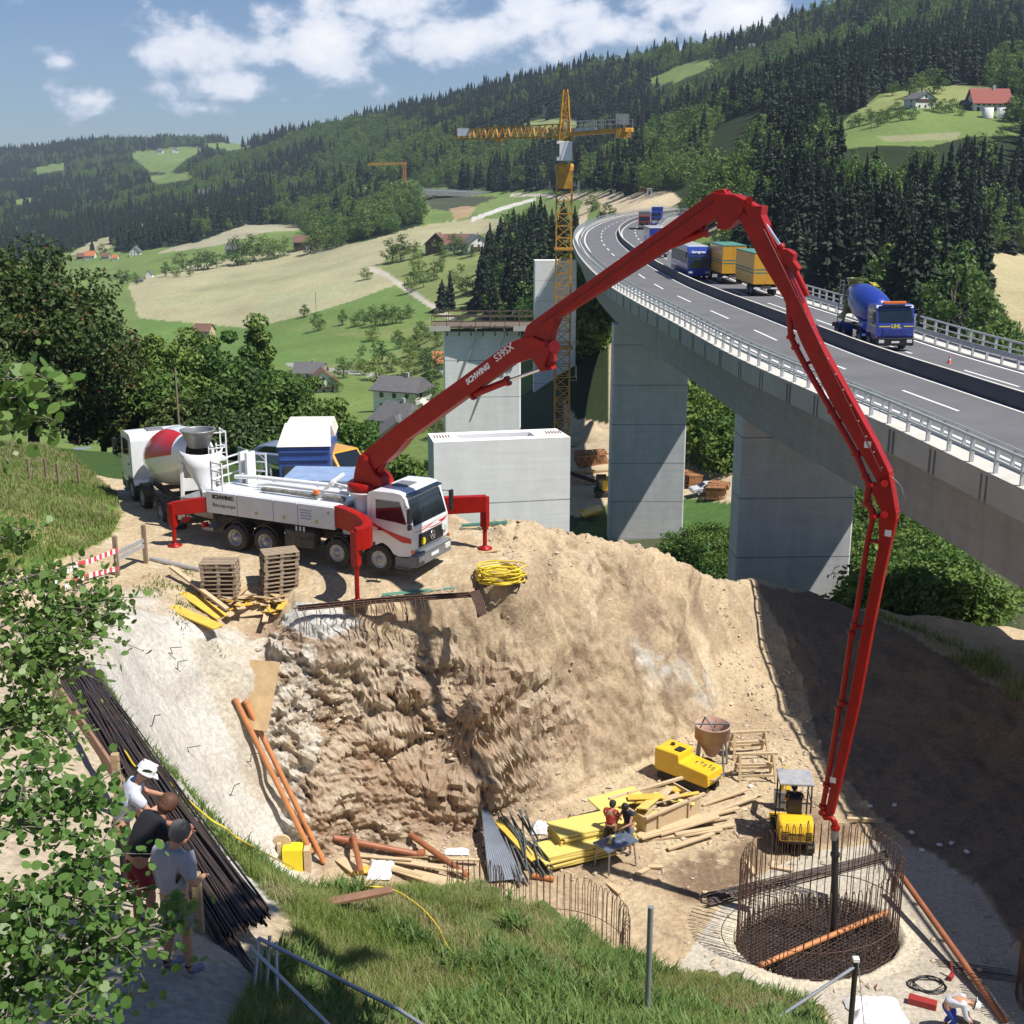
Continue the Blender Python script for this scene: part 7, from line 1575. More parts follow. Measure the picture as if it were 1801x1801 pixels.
# containers, cars and skips behind the pump truck
def onroad(px, t, z): return Vector((w_at(px, t), t, z))
cbl = paint('container_blue', (.035,.10,.36), .5, .1, .2); cr = thing('site_container', 'blue site container with weathered white sheet roof behind the pump truck', 'container', tuple(onroad(527,57.5,-14.9)), R(4))
m = MB(); m.box((0,2.4,1.25), (2.45,5,2.5)); c_ = m.build('wall', cbl, cr, bev=.03); m = MB(); m.prism([(-1.3,2.5),(1.3,2.5),(1.12,3.05),(-1.12,3.05)], 2.4, 4.9); m.add([(-1.28,-.2,2.55),(1.28,-.2,2.55),(1.1,2.2,3.25),(-1.1,2.2,3.25)], [(0,1,2,3)]); m.build('roof', mat('weathered_white_sheet', (.70,.68,.60), .7, vs=2, va=.25), cr)
m = MB(); m.box((-.5,-.12,1.3), (1.0,.06,.6)); m.build('window', shut, c_); m = MB(); m.box((0,-.13,1.9), (2.3,.05,.06)); m.box((0,-.13,2.3), (2.3,.05,.1)); m.build('rib', cbl, c_)
sk = thing('site_container', 'lower blue container with sagging pale blue lid beside the pump truck', 'container', tuple(onroad(548,51,-14.55)), R(-4)); m = MB(); m.box((0,1.2,1.0), (2.95,2.4,2.0)); c_ = m.build('wall', cbl, sk, bev=.04); m = MB(); m.box((0,1.2,2.06), (3.1,2.6,.16)); m.build('lid', mat('pale_blue_sheet', (.26,.36,.55), .5, vs=2, va=.25), sk, bev=.04)
m = MB(); m.box((.9,-.02,1.72), (.8,.02,.12)); m.build('label_strip', white_p, c_)
car(thing('parked_car', 'silver blue hatchback parked beyond the curved road rail', 'car', tuple(onroad(462,66,-13)), R(-18)), bluesil).location = onroad(494,70,-16.3)
yv = thing('parked_van', 'yellow van nose peeping out from behind the blue container', 'van', tuple(onroad(590,60,-15.0)), R(-40)); m = MB(); m.prism([(-2,.4),(1.6,.4),(1.7,.9),(1.0,1.2),(.4,1.95),(-2,2.0)], -.9, .9); m.build('body', paint('van_yellow', (.75,.36,.02)), yv, bev=.08); m = MB(); m.add([(1.02,-.8,1.22),(1.02,.8,1.22),(.45,.75,1.9),(.45,-.75,1.9)], [(0,1,2,3)]); m.build('windscreen', glass, yv, fixn=False)
gr = thing('guard_rail', 'curved steel guard rail along the back road behind the mixer', 'guard rail'); ps = [G(420,815),G(440,822),G(460,832),G(472,845),G(478,858)]; m = MB()
for a, b in zip(ps[:-1], ps[1:]): m.bar(a+Vector((0,0,.75)), b+Vector((0,0,.75)), .06,.3)
m.build('rail', galv, gr); m = MB()
for k, q in enumerate(ps): mm = MB(); mm.bar(q, q+Vector((0,0,.8)), .08,.08); mm.build('post', galv, gr)
# ============================================================ PIT OBJECTS
def cage(cx, cy, z0, a, b, rot, h, n, label, a0=0, a1=2*PI, drop=.7, r=.0135, inner=True, seed=3):
    rg = random.Random(seed); o = thing('reinforcement_cage', label, 'reinforcement', (cx, cy, z0)); c, s = math.cos(rot), math.sin(rot)
    def P(t, k, z): x, y = a*k*math.cos(t), b*k*math.sin(t); return Vector((x*c-y*s, x*s+y*c, z))
    m = MB()
    for i in range(n):
        t = a0+(a1-a0)*i/n+rg.uniform(-.008,.008); hh = h+rg.uniform(-.07,.05); k1 = .93-.02*(i % 2)
        pts = [P(t,1,-drop), P(t+rg.uniform(-.01,.01),1,hh*.5), P(t,1,hh-.14), P(t,.985,hh-.04), P(t,.965,hh), P(t,.945,hh-.03), P(t,k1,hh-.16), P(t,k1-.01,hh*.55 if i % 3 else -drop)]; m.tube(pts, r, 5, caps=False)
    m.build('vertical_bars', rust_m, o, fixn=False); m = MB()
    for z in ([-.4, .02, h*.32] if a1-a0 > 6 else [.3, 1.0]):
        pts = [P(a0+(a1-a0)*k/64, 1.0, z) for k in range(64)]; m.tube(pts, r, 5, closed=a1-a0 > 6, caps=False)
    m.build('ring_bars', rust_m, o, fixn=False)
    if inner:
        for nm, ang, z in (('lower_bar_mat', .3, -.42), ('middle_bar_mat', .3+PI/2, -.28), ('upper_bar_mat', .3, -.10), ('cross_bar_mat', .3+PI/2, .02)):
            m = MB(); k = -.95
            while k < .95:
                q = math.sqrt(max(0, 1-k*k))*.97; u, v = Vector((math.cos(ang), math.sin(ang))), Vector((-math.sin(ang), math.cos(ang))); e1, e2 = u*(-q)+v*k, u*q+v*k
                A, B = [Vector(((e.x*a)*c-(e.y*b)*s, (e.x*a)*s+(e.y*b)*c, z+rg.uniform(-.03,.03))) for e in (e1, e2)]; m.tube([A, B], r*1.1, 5, caps=False); k += .062
            m.build(nm, rebar_m, o, fixn=False)
    return o
CZ = -22.1
big = cage(CAGE_C.x, CAGE_C.y, CZ, CAGE_A*.98, CAGE_B*.98, CAGE_ROT, 2.75, 66, 'large oval rusty reinforcing cage around the pump hose in the concrete floor')
m = MB(); A, B = Wz(1335,1705,CZ), Wz(1560,1610,CZ); m.cyl(A+Vector((0,0,.12)), B+Vector((0,0,.12)), .085, n=12); opipe = mat('orange_pipe', (.55,.22,.08), .4, vs=3, va=.25, coat=.2); bpipe = mat('brown_pipe', (.36,.13,.06), .5, vs=3, va=.35)
tag(m.build('plastic_pipe', opipe), 'orange pipe lying inside the oval reinforcing cage', 'pipe')
cage(1.1, 29.4, -21.4, 2.1, 2.0, 0, 2.2, 32, 'smaller half hidden reinforcing cage behind the grassy bank', R(-25), R(150), inner=False, seed=9, r=.011)
q = Wz(848,1560,-20.4); cage(q.x-.3, q.y-.6, -21.5, .95, .7, 0, 2.0, 14, 'tiny bundle of hooked bars at the foot of the corrugated sheet', R(0), R(150), inner=False, seed=4)
q = Wz(1840,1760,-22); cage(q.x+1.35, q.y-.3, -22.1, 2.2, 1.9, 0, 2.6, 50, 'reinforcing cage cut by the lower right corner of the view', R(60), R(250), inner=False, seed=8)
def bars(A, B, n, wd, hgt, r, m_, name, label, seed=1, cat='steel bars', sag=0, spread=1.0):
    rg = random.Random(seed); d = (B-A).normalized(); s = d.cross(Vector((0,0,1))).normalized(); m = MB()
    for k in range(n):
        a = A+s*rg.uniform(-wd,wd)/2+Vector((0,0,rg.uniform(0,hgt)))-d*rg.uniform(-.2,.3); b = B+s*rg.uniform(-wd,wd)/2*spread+Vector((0,0,rg.uniform(0,hgt)))+d*rg.uniform(-.2,.3); m.tube([a, a.lerp(b,.35)+s*rg.uniform(-.04,.04)+Vector((0,0,-sag*rg.random())), a.lerp(b,.7)+Vector((0,0,-sag*rg.random())), b], r, 5)
    return tag(m.build(name, m_, fixn=False), label, cat)
bars(Wz(1250,1583,-21.85), Wz(1556,1508,-21.9), 26, .5, .14, .02, rebar_m, 'bar_stack', 'long stack of dark bars lying behind the oval cage')
m = MB(); A, B = Wz(1585,1540,-21.25), Wz(1768,1797,-21.95); m.cyl(A, B, .095, n=14); tag(m.build('plastic_pipe', bpipe), 'long brown pipe slanting across the concrete to the lower right corner', 'pipe')
for i,(x,y,s_) in enumerate(((1650,1700,1.2),(1690,1715,1.5))):
    m = MB(); q = G(x, y)
    for k in range(4): m.tube([q+Vector((0,.1*k,.03)), q+Vector((1.0,-.25+.1*k,.03)), q+Vector((2.0,-.5+.1*k,.03))], .012, 5)
    tag(m.build('thin_bars', rebar_m, fixn=False), ['thin hooked bars on the concrete above the long pipe','thin hooked bars reaching to the corner cage'][i], 'bars')
coil(1632,1733,.40,6,.014,black_p,'cable_coil','thin black cable coil lying on the concrete','cable coil',.05)
red_b = mat('red_case', (.35,.03,.025), .5, vs=3, va=.2)
m = MB(); m.box((0,0,.1), (.75,.25,.2)); tag(put(m.build('tool_case', red_b, bev=.02), 1622, 1768, -.45), 'long dark red tool case beside the crouching worker', 'tool case')
m = MB(); m.box((0,0,.08), (.25,.12,.14)); m.cyl((.1,0,.15), (.18,.1,.42), .03, n=8); tag(put(m.build('power_tool', red_b, bev=.02), 1672, 1722, .9), 'small red power tool on the concrete', 'power tool')
def cloth(px, py, w_, d, h, label, seed, m_=sheet_p, name='white_tarpaulin', cat='tarpaulin', rz=0):
    n = 22; A, B = np.meshgrid(np.linspace(-1,1,n), np.linspace(-1,1,n)); wob = 1+.22*fbm(A*1.5+seed, B*1.5, oc=3, s=seed); r = np.maximum(abs(A), abs(B)); Z = h*(1-r**3)*(.7+.6*fbm(A*2, B*2, oc=4, s=seed+1, ridge=True))
    p = G(px, py); c, s = math.cos(rz), math.sin(rz); X, Y = A*w_/2*wob, B*d/2*wob; o = np_mesh(name, np.stack([p.x+X*c-Y*s, p.y+X*s+Y*c, p.z+.03+np.maximum(Z, 0)], -1).reshape(-1,3), grid_faces(n, n), m_); return tag(o, label, cat)
cloth(1540,1782,1.5,1.1,.35,'crumpled white tarpaulin on the concrete near the bottom edge',5); cloth(952,1462,.7,.5,.3,'white plastic bag at the tip of the yellow panels',6,name='plastic_bag',cat='bag'); cloth(668,1535,.8,.9,.35,'white sack among the boards at the foot of the rock',7,name='white_sack',cat='sack'); cloth(802,1500,.8,.35,.12,'flat white sack below the rock face',8,name='white_sack',cat='sack'); cloth(1125,1447,1.4,1.0,.45,'white sheet draped at the right end of the yellow panels',9,name='white_sheet',cat='sheet')
# stacks of yellow panels
ybright = mat('bright_yellow_panel', (.72,.57,.16), .55, vs=2, va=.12)
def pile(px, py, n, L_, w_, t, rz, m_, label, seed, cat='panel', group=None, off=.08, z0=.02, name='yellow_board', z=None):
    rg = random.Random(seed); p = G(px, py) if z is None else Wz(px, py, z)
    for k in range(n):
        m = MB(); m.box((0,0,0), (L_*rg.uniform(.92,1), w_, t)); o = m.build(name, m_, bev=.008); o.location = (p.x+rg.uniform(-off,off), p.y+rg.uniform(-off,off), p.z+z0+t/2+k*(t+.012)); o.rotation_euler.z = rz+rg.uniform(-.05,.05)
        tag(o, (('topmost ' if k == n-1 else nth[k]+' ')+label), cat, group or 'stack: '+label)
pile(1012,1506,6,2.6,1.0,.065,R(24),ybright,'yellow panel of the near stack at the workers',1,z=-21.45); pile(1040,1480,8,2.8,1.1,.075,R(24),ybright,'yellow panel of the tall stack behind the workers',2,z0=.05,z=-21.4)
pile(960,1500,4,1.8,.35,.07,R(5),pale_wood,'pale beam in the low pile left of the yellow panels',3,'beam',name='timber_beam')
board(1.9,.9,.05,1085,1440,R(28),ybright,'single yellow panel slid off toward the white sheet',roll=.05,dz=.75)
# timber crate full of offcuts
p = G(1158,1440); cr = thing('timber_crate', 'open timber crate filled with yellow offcuts right of the white sheet', 'crate', tuple(p), R(36)); m = MB()
for s in (-1, 1): m.box((0,s*.72,.38), (2.5,.06,.75)); 
for s in (-1, 1): m.box((s*1.25,0,.38), (.06,1.44,.75))
for s in (-1, 1):
    for x in (-.7,.7): m.box((x,s*.78,.45), (.12,.06,.95))
m.build('side_boards', pale_wood, cr); m = MB(); m.bar((-1.5,.9,.85), (1.7,.62,.80), .12,.08); m.bar((-1.4,-.85,.86), (1.5,-.7,.80), .12,.08); m.build('top_beams', pale_wood, cr)
for k in range(26):
    M_ = [ybright,pale_wood,ypan][k % 3]; m = MB(); m.box((0,0,0), (rng_.uniform(.4,1.5), rng_.uniform(.08,.4), .035)); o = m.build('offcut', M_); th = rng_.uniform(-.9,.9); lp = Vector((rng_.uniform(-.95,.95), rng_.uniform(-.5,.5), rng_.uniform(.55,.95))); q = cr.matrix_basis @ lp; q = Vector((p.x,p.y,p.z))+Matrix.Rotation(R(36),3,'Z') @ lp
    o.location = tuple(q); o.rotation_euler = (rng_.uniform(-.3,.3), rng_.uniform(-.25,.25), R(36)+th); tag(o, 'loose offcut of board heaped in the timber crate', 'offcut', 'offcuts in the timber crate')
# plank piles to the right
for k, (x, y, l, w_, a) in enumerate(((1235,1440,5.4,.14,31),(1230,1446,3.4,.16,27),(1180,1462,2.8,.55,30),(1212,1462,2.4,.22,26),(1200,1472,2.9,.2,14),(1240,1465,2.3,.18,20),(1215,1488,1.9,.16,28),(1170,1470,2.2,.16,27),(1222,1452,2.7,.15,22),(1276,1408,2.1,.10,30))):
    board(l,w_,.07,x,y,R(a),pale_wood,['longest pale plank pointing to the silo','second long plank under the longest one','broad plywood board on the plank pile','plank right of the broad board','low plank at the front of the pile','short plank at the right of the pile','single plank apart at the front of the pile','left lower plank of the pile','thin plank in the middle of the pile','thin lath continuing toward the trestles'][k],'plank',dz=.05+.05*(k % 4),tilt=R((k % 3)-1)*2)
for k, (x, y) in enumerate(((1152,1527),(1130,1535),(1240,1580),(1080,1565),(1375,1530),(1440,1535),(1470,1525),(1320,1528))): board(.5+.05*k,.16,.06,x,y,k*.7,pale_wood,'small wood offcut lying on the pit floor','offcut',group='small offcuts on the pit floor',name='offcut')
# trestles
def trestle(px, py, rz, label, z=None):
    p = G(px, py); o = thing('trestle', label, 'trestle', tuple(p), rz)
    for s in (-1, 1):
        for y in (-1, 1): m = MB(); m.bar((s*.68, y*.42, 0), (s*.62, y*.08, .98), .09,.06); m.build('leg', pale_wood, o)
    m = MB()
    for z in (.98, .55): m.bar((-.80,0,z), (.80,0,z), .10,.09)
    for s in (-1, 1): m.bar((s*.66,-.25,.45), (s*.66,.25,.45), .05,.08); 
    for y in (-1, 1): m.bar((-.72,y*.33,.25), (.72,y*.33,.25), .05,.09)
    m.build('rails', pale_wood, o)
trestle(1316,1328,.12,'upper wooden sawhorse right of the silo'); trestle(1328,1368,.05,'lower wooden sawhorse beside the mini excavator')
# silo hopper
p = G(1250,1352); si = thing('concrete_silo', 'rusty conical concrete bucket standing on steel legs', 'concrete bucket', tuple(p)); sr = mat('rusty_bucket', (.38,.17,.10), .7, vs=2.5, va=.4, col2=(.40,.34,.30)); m = MB(); m.lathe([(.16,.55),(.20,.6),(.60,1.25),(.66,1.30),(.66,1.78),(.69,1.80),(.69,1.84),(.63,1.84),(.62,1.3),(.18,.65)], 28); m.build('bucket', sr, si)
m = MB(); m.bar((-.66,0,1.84), (.66,0,1.84), .05,.05); m.bar((0,-.66,1.85), (-.2,.62,1.85), .05,.05); m.build('rim_bars', steel, si)
for k in range(4): a = k*PI/2+.5; m = MB(); m.bar((.62*math.cos(a),.62*math.sin(a),1.35), (.78*math.cos(a),.78*math.sin(a),0), .06,.06); m.build('leg', steel, si)
m = MB(); m.lathe([(.28,.55),(.30,.58),(.26,.5)], 16, (-.3,-.5,0)); m.tube([(-.4,-.6,.9),(-.5,-.75,.7),(-.35,-.85,.4),(-.1,-.8,.3)], .025, 6); m.build('valve', rust_m, si, fixn=False)
# yellow tracked machine
p = G(1210,1378); ym = thing('tracked_pump', 'boxy yellow tracked site machine left of the rusty bucket', 'site machine', tuple(p), R(-43)); m = MB(); m.prism([(-1.2,.45),(-1.2,1.25),(-.15,1.28),(-.12,.98),(1.15,.92),(1.2,.5),(1.1,.38),(-1.1,.38)], -.5, .5); m.build('body', yellow_p, ym, bev=.05)
m = MB(); m.box((-.35,-.08,1.10), (.30,.35,.45)); m.cyl((-.8,.1,1.25), (-.8,.1,1.34), .08, n=12); m.build('engine_bay', black_p, ym, bev=.02); m = MB()
for k in range(5): m.box((.35+.18*k,.1*(k % 2),.98), (.08,.14,.05))
m.build('control_levers', chrome, ym)
for s in (-1, 1):
    m = MB(); m.prism([(-.95,.0),(.95,.0),(1.08,.12),(1.08,.28),(.95,.40),(-.95,.40),(-1.08,.28),(-1.08,.12)], s*.34-.11, s*.34+.11); m.build('track', rubber, ym, bev=.02)
m = MB(); m.tube([(1.15,-.35,.65),(1.3,-.35,.7),(1.3,.35,.7),(1.15,.35,.65)], .03, 6); m.build('handle_bar', steel, ym)
text_obj('CR 20', 'lettering', red_b, .16, basis((-.2,-.505,.62), (1,0,0), (0,0,1)), ym, ext=.002) if False else None
# ------------------------------------------------------------ mini excavator, seen from behind
p = G(1392,1476); EXZ = R(84); ex = thing('mini_excavator', 'yellow mini excavator with grey canopy roof working beside the boom tip', 'mini excavator', tuple(p), EXZ)
for s in (-1, 1):
    m = MB(); m.prism([(-.95,.05),(-.85,0),(.85,0),(.98,.08),(1.0,.25),(.85,.36),(-.85,.36),(-1.0,.25)], s*.52-.13, s*.52+.13); t = m.build('track', rubber, ex, bev=.02); m = MB()
    for k in range(16): m.box((-.9+k*.12,s*.52,.375), (.05,.25,.03))
    m.build('track_pads', rubber, t)
m = MB(); m.prism([(-.95,-.45),(-1.05,-.3),(-1.08,.3),(-.95,.45),(.4,.55),(.5,.2),(.5,-.5),(.2,-.6)], .42, .62, (1,0,0),(0,1,0),(0,0,1)); m.build('turntable', black_p, ex, bev=.03)
m = MB(); m.prism([(-1.12,.50),(-1.16,.85),(-1.02,1.18),(-.45,1.22),(-.30,1.0),(-.25,.5)], -.58, .58); cw = m.build('rear_cowl', yellow_p, ex, bev=.11)
for s in (-1, 1):
    m = MB()
    for k in range(5): m.box((-1.15,s*.40,.62+k*.07), (.03,.22,.02))
    m.build('vent_slots', black_p, cw)
m = MB(); m.tube([(-1.155,-.22,.98),(-1.165,-.20,.64),(-1.165,.20,.64),(-1.155,.22,.98)], .008, 4); m.build('panel_groove', black_p, cw, fixn=False)
text_obj('KOMATSU', 'lettering', dk, .10, basis((-1.172,.26,.80), (0,-1,0), (.0,0,1)), cw, bold=.006, ext=.004)
m = MB()
for s in (-1, 1):
    m.tube([(-.35,s*.52,1.2),(-.30,s*.52,2.2),(.45,s*.52,2.22),(.55,s*.52,1.0),(.55,s*.52,.6)], .028, 7)
    m.bar((-.33,s*.52,1.6), (.52,s*.52,1.6), .03,.03)
m.bar((-.34,-.52,1.55), (-.34,.52,1.55), .04,.04); m.build('canopy_frame', black_p, ex, fixn=False)
m = MB(); m.box((.08,0,2.28), (1.12,1.16,.10)); m.build('canopy_roof', mat('dusty_grey_roof', (.24,.25,.29), .75, vs=3, va=.45, col2=(.40,.39,.38)), ex, bev=.045)
m = MB(); m.box((-.12,0,1.15), (.45,.5,.12)); m.box((-.32,0,1.45), (.10,.46,.55)); m.build('seat', black_p, ex, bev=.04)
m = MB(); m.bar((.5,.1,.8), (1.2,.12,1.9), .16,.2); m.bar((1.2,.12,1.9), (2.0,.14,1.6), .14,.18); m.bar((2.0,.14,1.6), (2.1,.14,.7), .12,.14); m.build('boom_arm', yellow_p, ex, bev=.02); m = MB(); m.prism([(1.9,.75),(2.3,.7),(2.25,.25),(1.85,.15)], -.1, .4); m.build('bucket', steel, ex, bev=.02)
m = MB(); m.box((1.15,0,.2), (.06,1.3,.3)); m.build('dozer_blade', yellow_p, ex)
# steel props, board, corrugated sheet at the foot of the rock
A, B = G(905,1470)+Vector((0,0,.5)), G(950,1548)+Vector((0,0,.1)); bars(A, B, 16, .9, .35, .03, mat('dull_steel_props', (.14,.16,.15), .6, .3, vs=4, va=.4), 'steel_props', 'bundle of dull green grey steel props leaning at the rock foot', 5, 'steel props')
A, B = G(880,1480)+Vector((0,0,.3)), G(915,1555)+Vector((0,0,.1)); bars(A, B, 9, .6, .2, .035, steel, 'steel_props', 'greyer steel props between the corrugated sheet and the yellow board', 6, 'steel props')
board(2.3,.32,.05,908,1500,R(-58),ypan,'narrow yellow board lying over the steel props','board',tilt=R(8),dz=.45)
m = MB(); nn = 26; vs = []
for k in range(nn+1): x = .72*k/nn; z = .03*math.sin(k*PI/1.0+0)*(1 if k % 2 else -1)
vs = []; q0, q1 = G(848,1425)+Vector((0,0,.1)), G(872,1555)+Vector((0,0,.1)); dv = (q1-q0); sv = dv.cross(Vector((0,0,1))).normalized()*-1; up = Vector((0,0,1))
for k in range(nn+1):
    u = (k/nn-.2)*1.0; zz = .03 if k % 2 else 0; vs += [tuple(q0+sv*u*.2+up*zz), tuple(q1+sv*u*1.1+up*zz)]
m.add(vs, [(2*k,2*k+2,2*k+3,2*k+1) for k in range(nn)]); tag(m.build('corrugated_sheet', mat('corrugated_steel', (.36,.40,.46), .4, .4, vs=2, va=.2), fixn=False), 'blue grey corrugated sheet hanging down the foot of the rock', 'corrugated sheet')
# pipes
def pipe(a, b, r, m_, label, za=.1, zb=.1): A, B = G(*a)+Vector((0,0,za)), G(*b)+Vector((0,0,zb)); m = MB(); m.cyl(A, B, r, n=14); o = m.build('plastic_pipe', m_); return tag(o, label, 'pipe')
m = MB(); A, B = G(414,1246)+Vector((0,0,.35)), Wz(548,1500,-20.5); m.cyl(A, B, .085, n=14); tag(m.build('plastic_pipe', opipe), 'left one of two long orange pipes leaning against the sprayed slope', 'pipe')
m = MB(); A, B = G(432,1252)+Vector((0,0,.4)), Wz(570,1517,-20.9); m.cyl(A, B, .085, n=14); m.cyl(A, A.lerp(B,.02), .105, n=14); tag(m.build('plastic_pipe', opipe), 'right one of two long orange pipes leaning against the sprayed slope', 'pipe')
pipe((587,1478),(738,1508),.10,bpipe,'brown pipe lying flat at the foot of the rock'); pipe((722,1480),(822,1550),.10,bpipe,'brown pipe crossing over the flat one',.25,.2); pipe((622,1495),(636,1555),.09,bpipe,'short brown pipe pointing at the viewer',.5,.4); pipe((937,1545),(974,1551),.09,opipe,'stub of orange pipe below the steel props')
p = G(741,1508); m = MB(); m.cyl(p+Vector((-.1,0,.12)), p+Vector((.12,0,.16)), .14, n=14); tag(m.build('pipe_socket', bpipe), 'brown pipe socket where the pipes cross', 'pipe socket')
for k, (x, y, l, w_, a, mm_) in enumerate(((655,1512,2.6,.13,-8,pale_wood),(700,1520,3.0,.14,-14,pale_wood),(735,1530,3.0,.14,-16,pale_wood),(640,1535,1.0,.4,10,ypan),(612,1528,.9,.35,-50,pale_wood),(720,1545,2.6,.3,-30,pale_wood),(770,1550,1.8,.35,-22,pale_wood),(690,1535,2.2,.12,-24,wood),(800,1520,1.6,.12,-3,pale_wood),(750,1512,1.9,.1,-4,wood))): board(l,w_,.05,x,y,R(a),mm_,['long lath nearest the flat brown pipe','second long lath below the brown pipe','third long lath below the brown pipe','short yellow board left of the white sack','tilted short board at the left end of the heap','broad board beside the white sack','broad board at the grass edge','darker lath under the broad boards','lath at the right end of the heap','thin dark lath under the pipe crossing'][k],'board',dz=.08+.04*(k % 3))
board(1.0,2.2,.05,458,1262,R(-14),mat('worn_plywood',(.60,.42,.22),.8,vs=2,va=.3),'worn plywood sheet standing on the slope behind the orange pipes','plywood sheet',roll=R(58),dz=.75)
p = Wz(517,1532,-21.05); yb = thing('formwork_box', 'bright yellow formwork box with plank ends at the foot of the sprayed slope', 'formwork box', tuple(p), R(4)); m = MB(); m.box((0,0,.45), (.62,.5,.85)); m.build('panel', mat('vivid_yellow', (.85,.68,.02), .5, vs=2, va=.1), yb, bev=.01); m = MB(); m.box((.45,0,.42), (.2,.45,.8)); m.box((-.42,.15,.5), (.12,.4,.95)); m.cyl((-.35,.1,.9), (-.35,.2,.9), .3, n=16); m.build('plank_ends', pale_wood, yb)
# steel pins sticking out of the sprayed concrete
for k, (x, y) in enumerate(((305,1150),(312,1175),(265,1270),(335,1325),(440,1335),(405,1390))):
    q = G(x, y); m = MB(); m.tube([q-Vector((0,0,.2)), q+Vector((.1*(k % 3),-.25,.3)), q+Vector((.35,-.25+.1*(k % 2),.32))], .014, 5); tag(m.build('anchor_pin', rebar_m, fixn=False), 'thin bent steel pin sticking out of the sprayed slope', 'steel pin', 'steel pins in the sprayed slope')
# ------------------------------------------------------------ foreground: long bars on trestles, hose, posts
BZ = -9.55
def fg_bars(n, s0, s1, e0, e1, label, seed, zs=.0, r=.0125):
    rg = random.Random(seed); m = MB()
    for k in range(n):
        f, g = rg.random(), rg.random(); f = .7*f+.3*g; a = Wz(s0[0]+(s1[0]-s0[0])*f, s0[1]+(s1[1]-s0[1])*f+rg.uniform(-8,8), BZ-.35+zs); b = Wz(e0[0]+(e1[0]-e0[0])*g, e0[1]+(e1[1]-e0[1])*g+rg.uniform(-10,10), BZ+.1+zs); hh = rg.uniform(0,.16)
        m.tube([a+Vector((0,0,hh)), a.lerp(b,.33)+Vector((rg.uniform(-.05,.05),0,hh-.03)), a.lerp(b,.66)+Vector((rg.uniform(-.04,.04),0,hh-.05)), b+Vector((0,0,hh))], r, 5)
    return tag(m.build('reinforcing_bars', rebar_m, fixn=False), label, 'reinforcing bars')
fg_bars(135, (108,1196), (165,1176), (375,1668), (478,1618), 'thick bundle of dark twelve metre bars running down beside the men', 1)
fg_bars(60, (102,1208), (128,1200), (405,1752), (448,1722), 'left part of the long bars reaching furthest toward the bottom edge', 2, -.05)
rl = thing('timber_rail', 'reddish timber rail on posts along the left side of the long bars', 'timber rail'); m = MB(); A, B, C_ = Wz(92,1196,-9.55), Wz(228,1398,-9.1), Wz(300,1520,-8.9); m.bar(A, B, .05,.24); m.bar(B, C_, .05,.22); m.build('plank', mat('reddish_plank', (.36,.21,.13), .8, vs=3, va=.35), rl)
for (x, y, h) in ((212,1440,1.15),(100,1235,.7),(352,1640,.9)): q = G(x, y); m = MB(); m.box((q.x, q.y, q.z+h/2-.05), (.11,.11,h)); m.build('post', wood, rl, bev=.01)
bb_ = G(480,1612); tag(board(1.9,.18,.05,585,1600,R(14),mat('rust_brown_plank',(.28,.15,.09),.8,vs=3,va=.3),'rust brown plank lying on the green bank below the long bars','plank',dz=.12,tilt=R(-4)),None)
def hose(pts, label, dz=.06, r=.016, z=None): m = MB(); P_ = [G(*p)+Vector((0,0,dz)) for p in pts]; C2 = catmull3(P_, 6); m.tube(C2, r, 6); return tag(m.build('yellow_hose', yhose, fixn=False), label, 'hose')
def catmull3(P, n):
    P = [P[0]*2-P[1]]+P+[P[-1]*2-P[-2]]; out = []
    for i in range(1, len(P)-2):
        a, b, c, d = P[i-1:i+3]
        for k in range(n): t = k/n; out.append(.5*((2*b)+(c-a)*t+(2*a-5*b+4*c-d)*t*t+(3*b-a-3*c+d)*t**3))
    return out+[P[-2]]
hose([(600,1566),(640,1572),(690,1577),(735,1605),(768,1640),(788,1680),(815,1705),(850,1738),(885,1770),(905,1800)], 'thin yellow hose winding down the green bank', .14); hose([(222,1352),(245,1385),(290,1402),(330,1438),(372,1475),(400,1492),(440,1520),(520,1545)], 'thin yellow hose lying along the long dark bars', .35)
tube_m = mat('scaffold_tube', (.50,.53,.58), .35, .6, vs=4, va=.25)
sc = thing('scaffold_trestle', 'grey steel scaffold trestle with rails at the bottom left of the bank', 'scaffold'); q = G(455,1760, t0=5); tp = Wz(455,1650,-8.6); m = MB()
for (a, b) in (((0,0,0),(-.12,-1.0,-2.0)),((.12,.05,0),(.05,-.9,-2.0)),((.2,.0,-.05),(.35,-1.1,-2.0)),((0,0,0),(-.02,-.2,-2.0))): m.cyl(tp+Vector(a), tp+Vector(b), .022, n=8)
m.build('leg', tube_m, sc); m = MB(); m.cyl(tp, Wz(700,1775,-9.0), .024, n=8); m.cyl(Wz(700,1775,-9.0), Wz(800,1840,-9.1), .024, n=8); m.build('rail', tube_m, sc); m = MB(); m.cyl(tp+Vector((-.08,-.1,-.05)), Wz(590,1815,-8.5), .022, n=8); m.build('rail', tube_m, sc)
m = MB(); m.box(tuple(tp+Vector((-.02,-.35,-.75))), (.09,.05,.06)); m.bar(tp+Vector((.0,-.45,-.85)), tp+Vector((.12,-.8,-1.5)), .05,.03); m.build('white_clamp', white_p, sc)
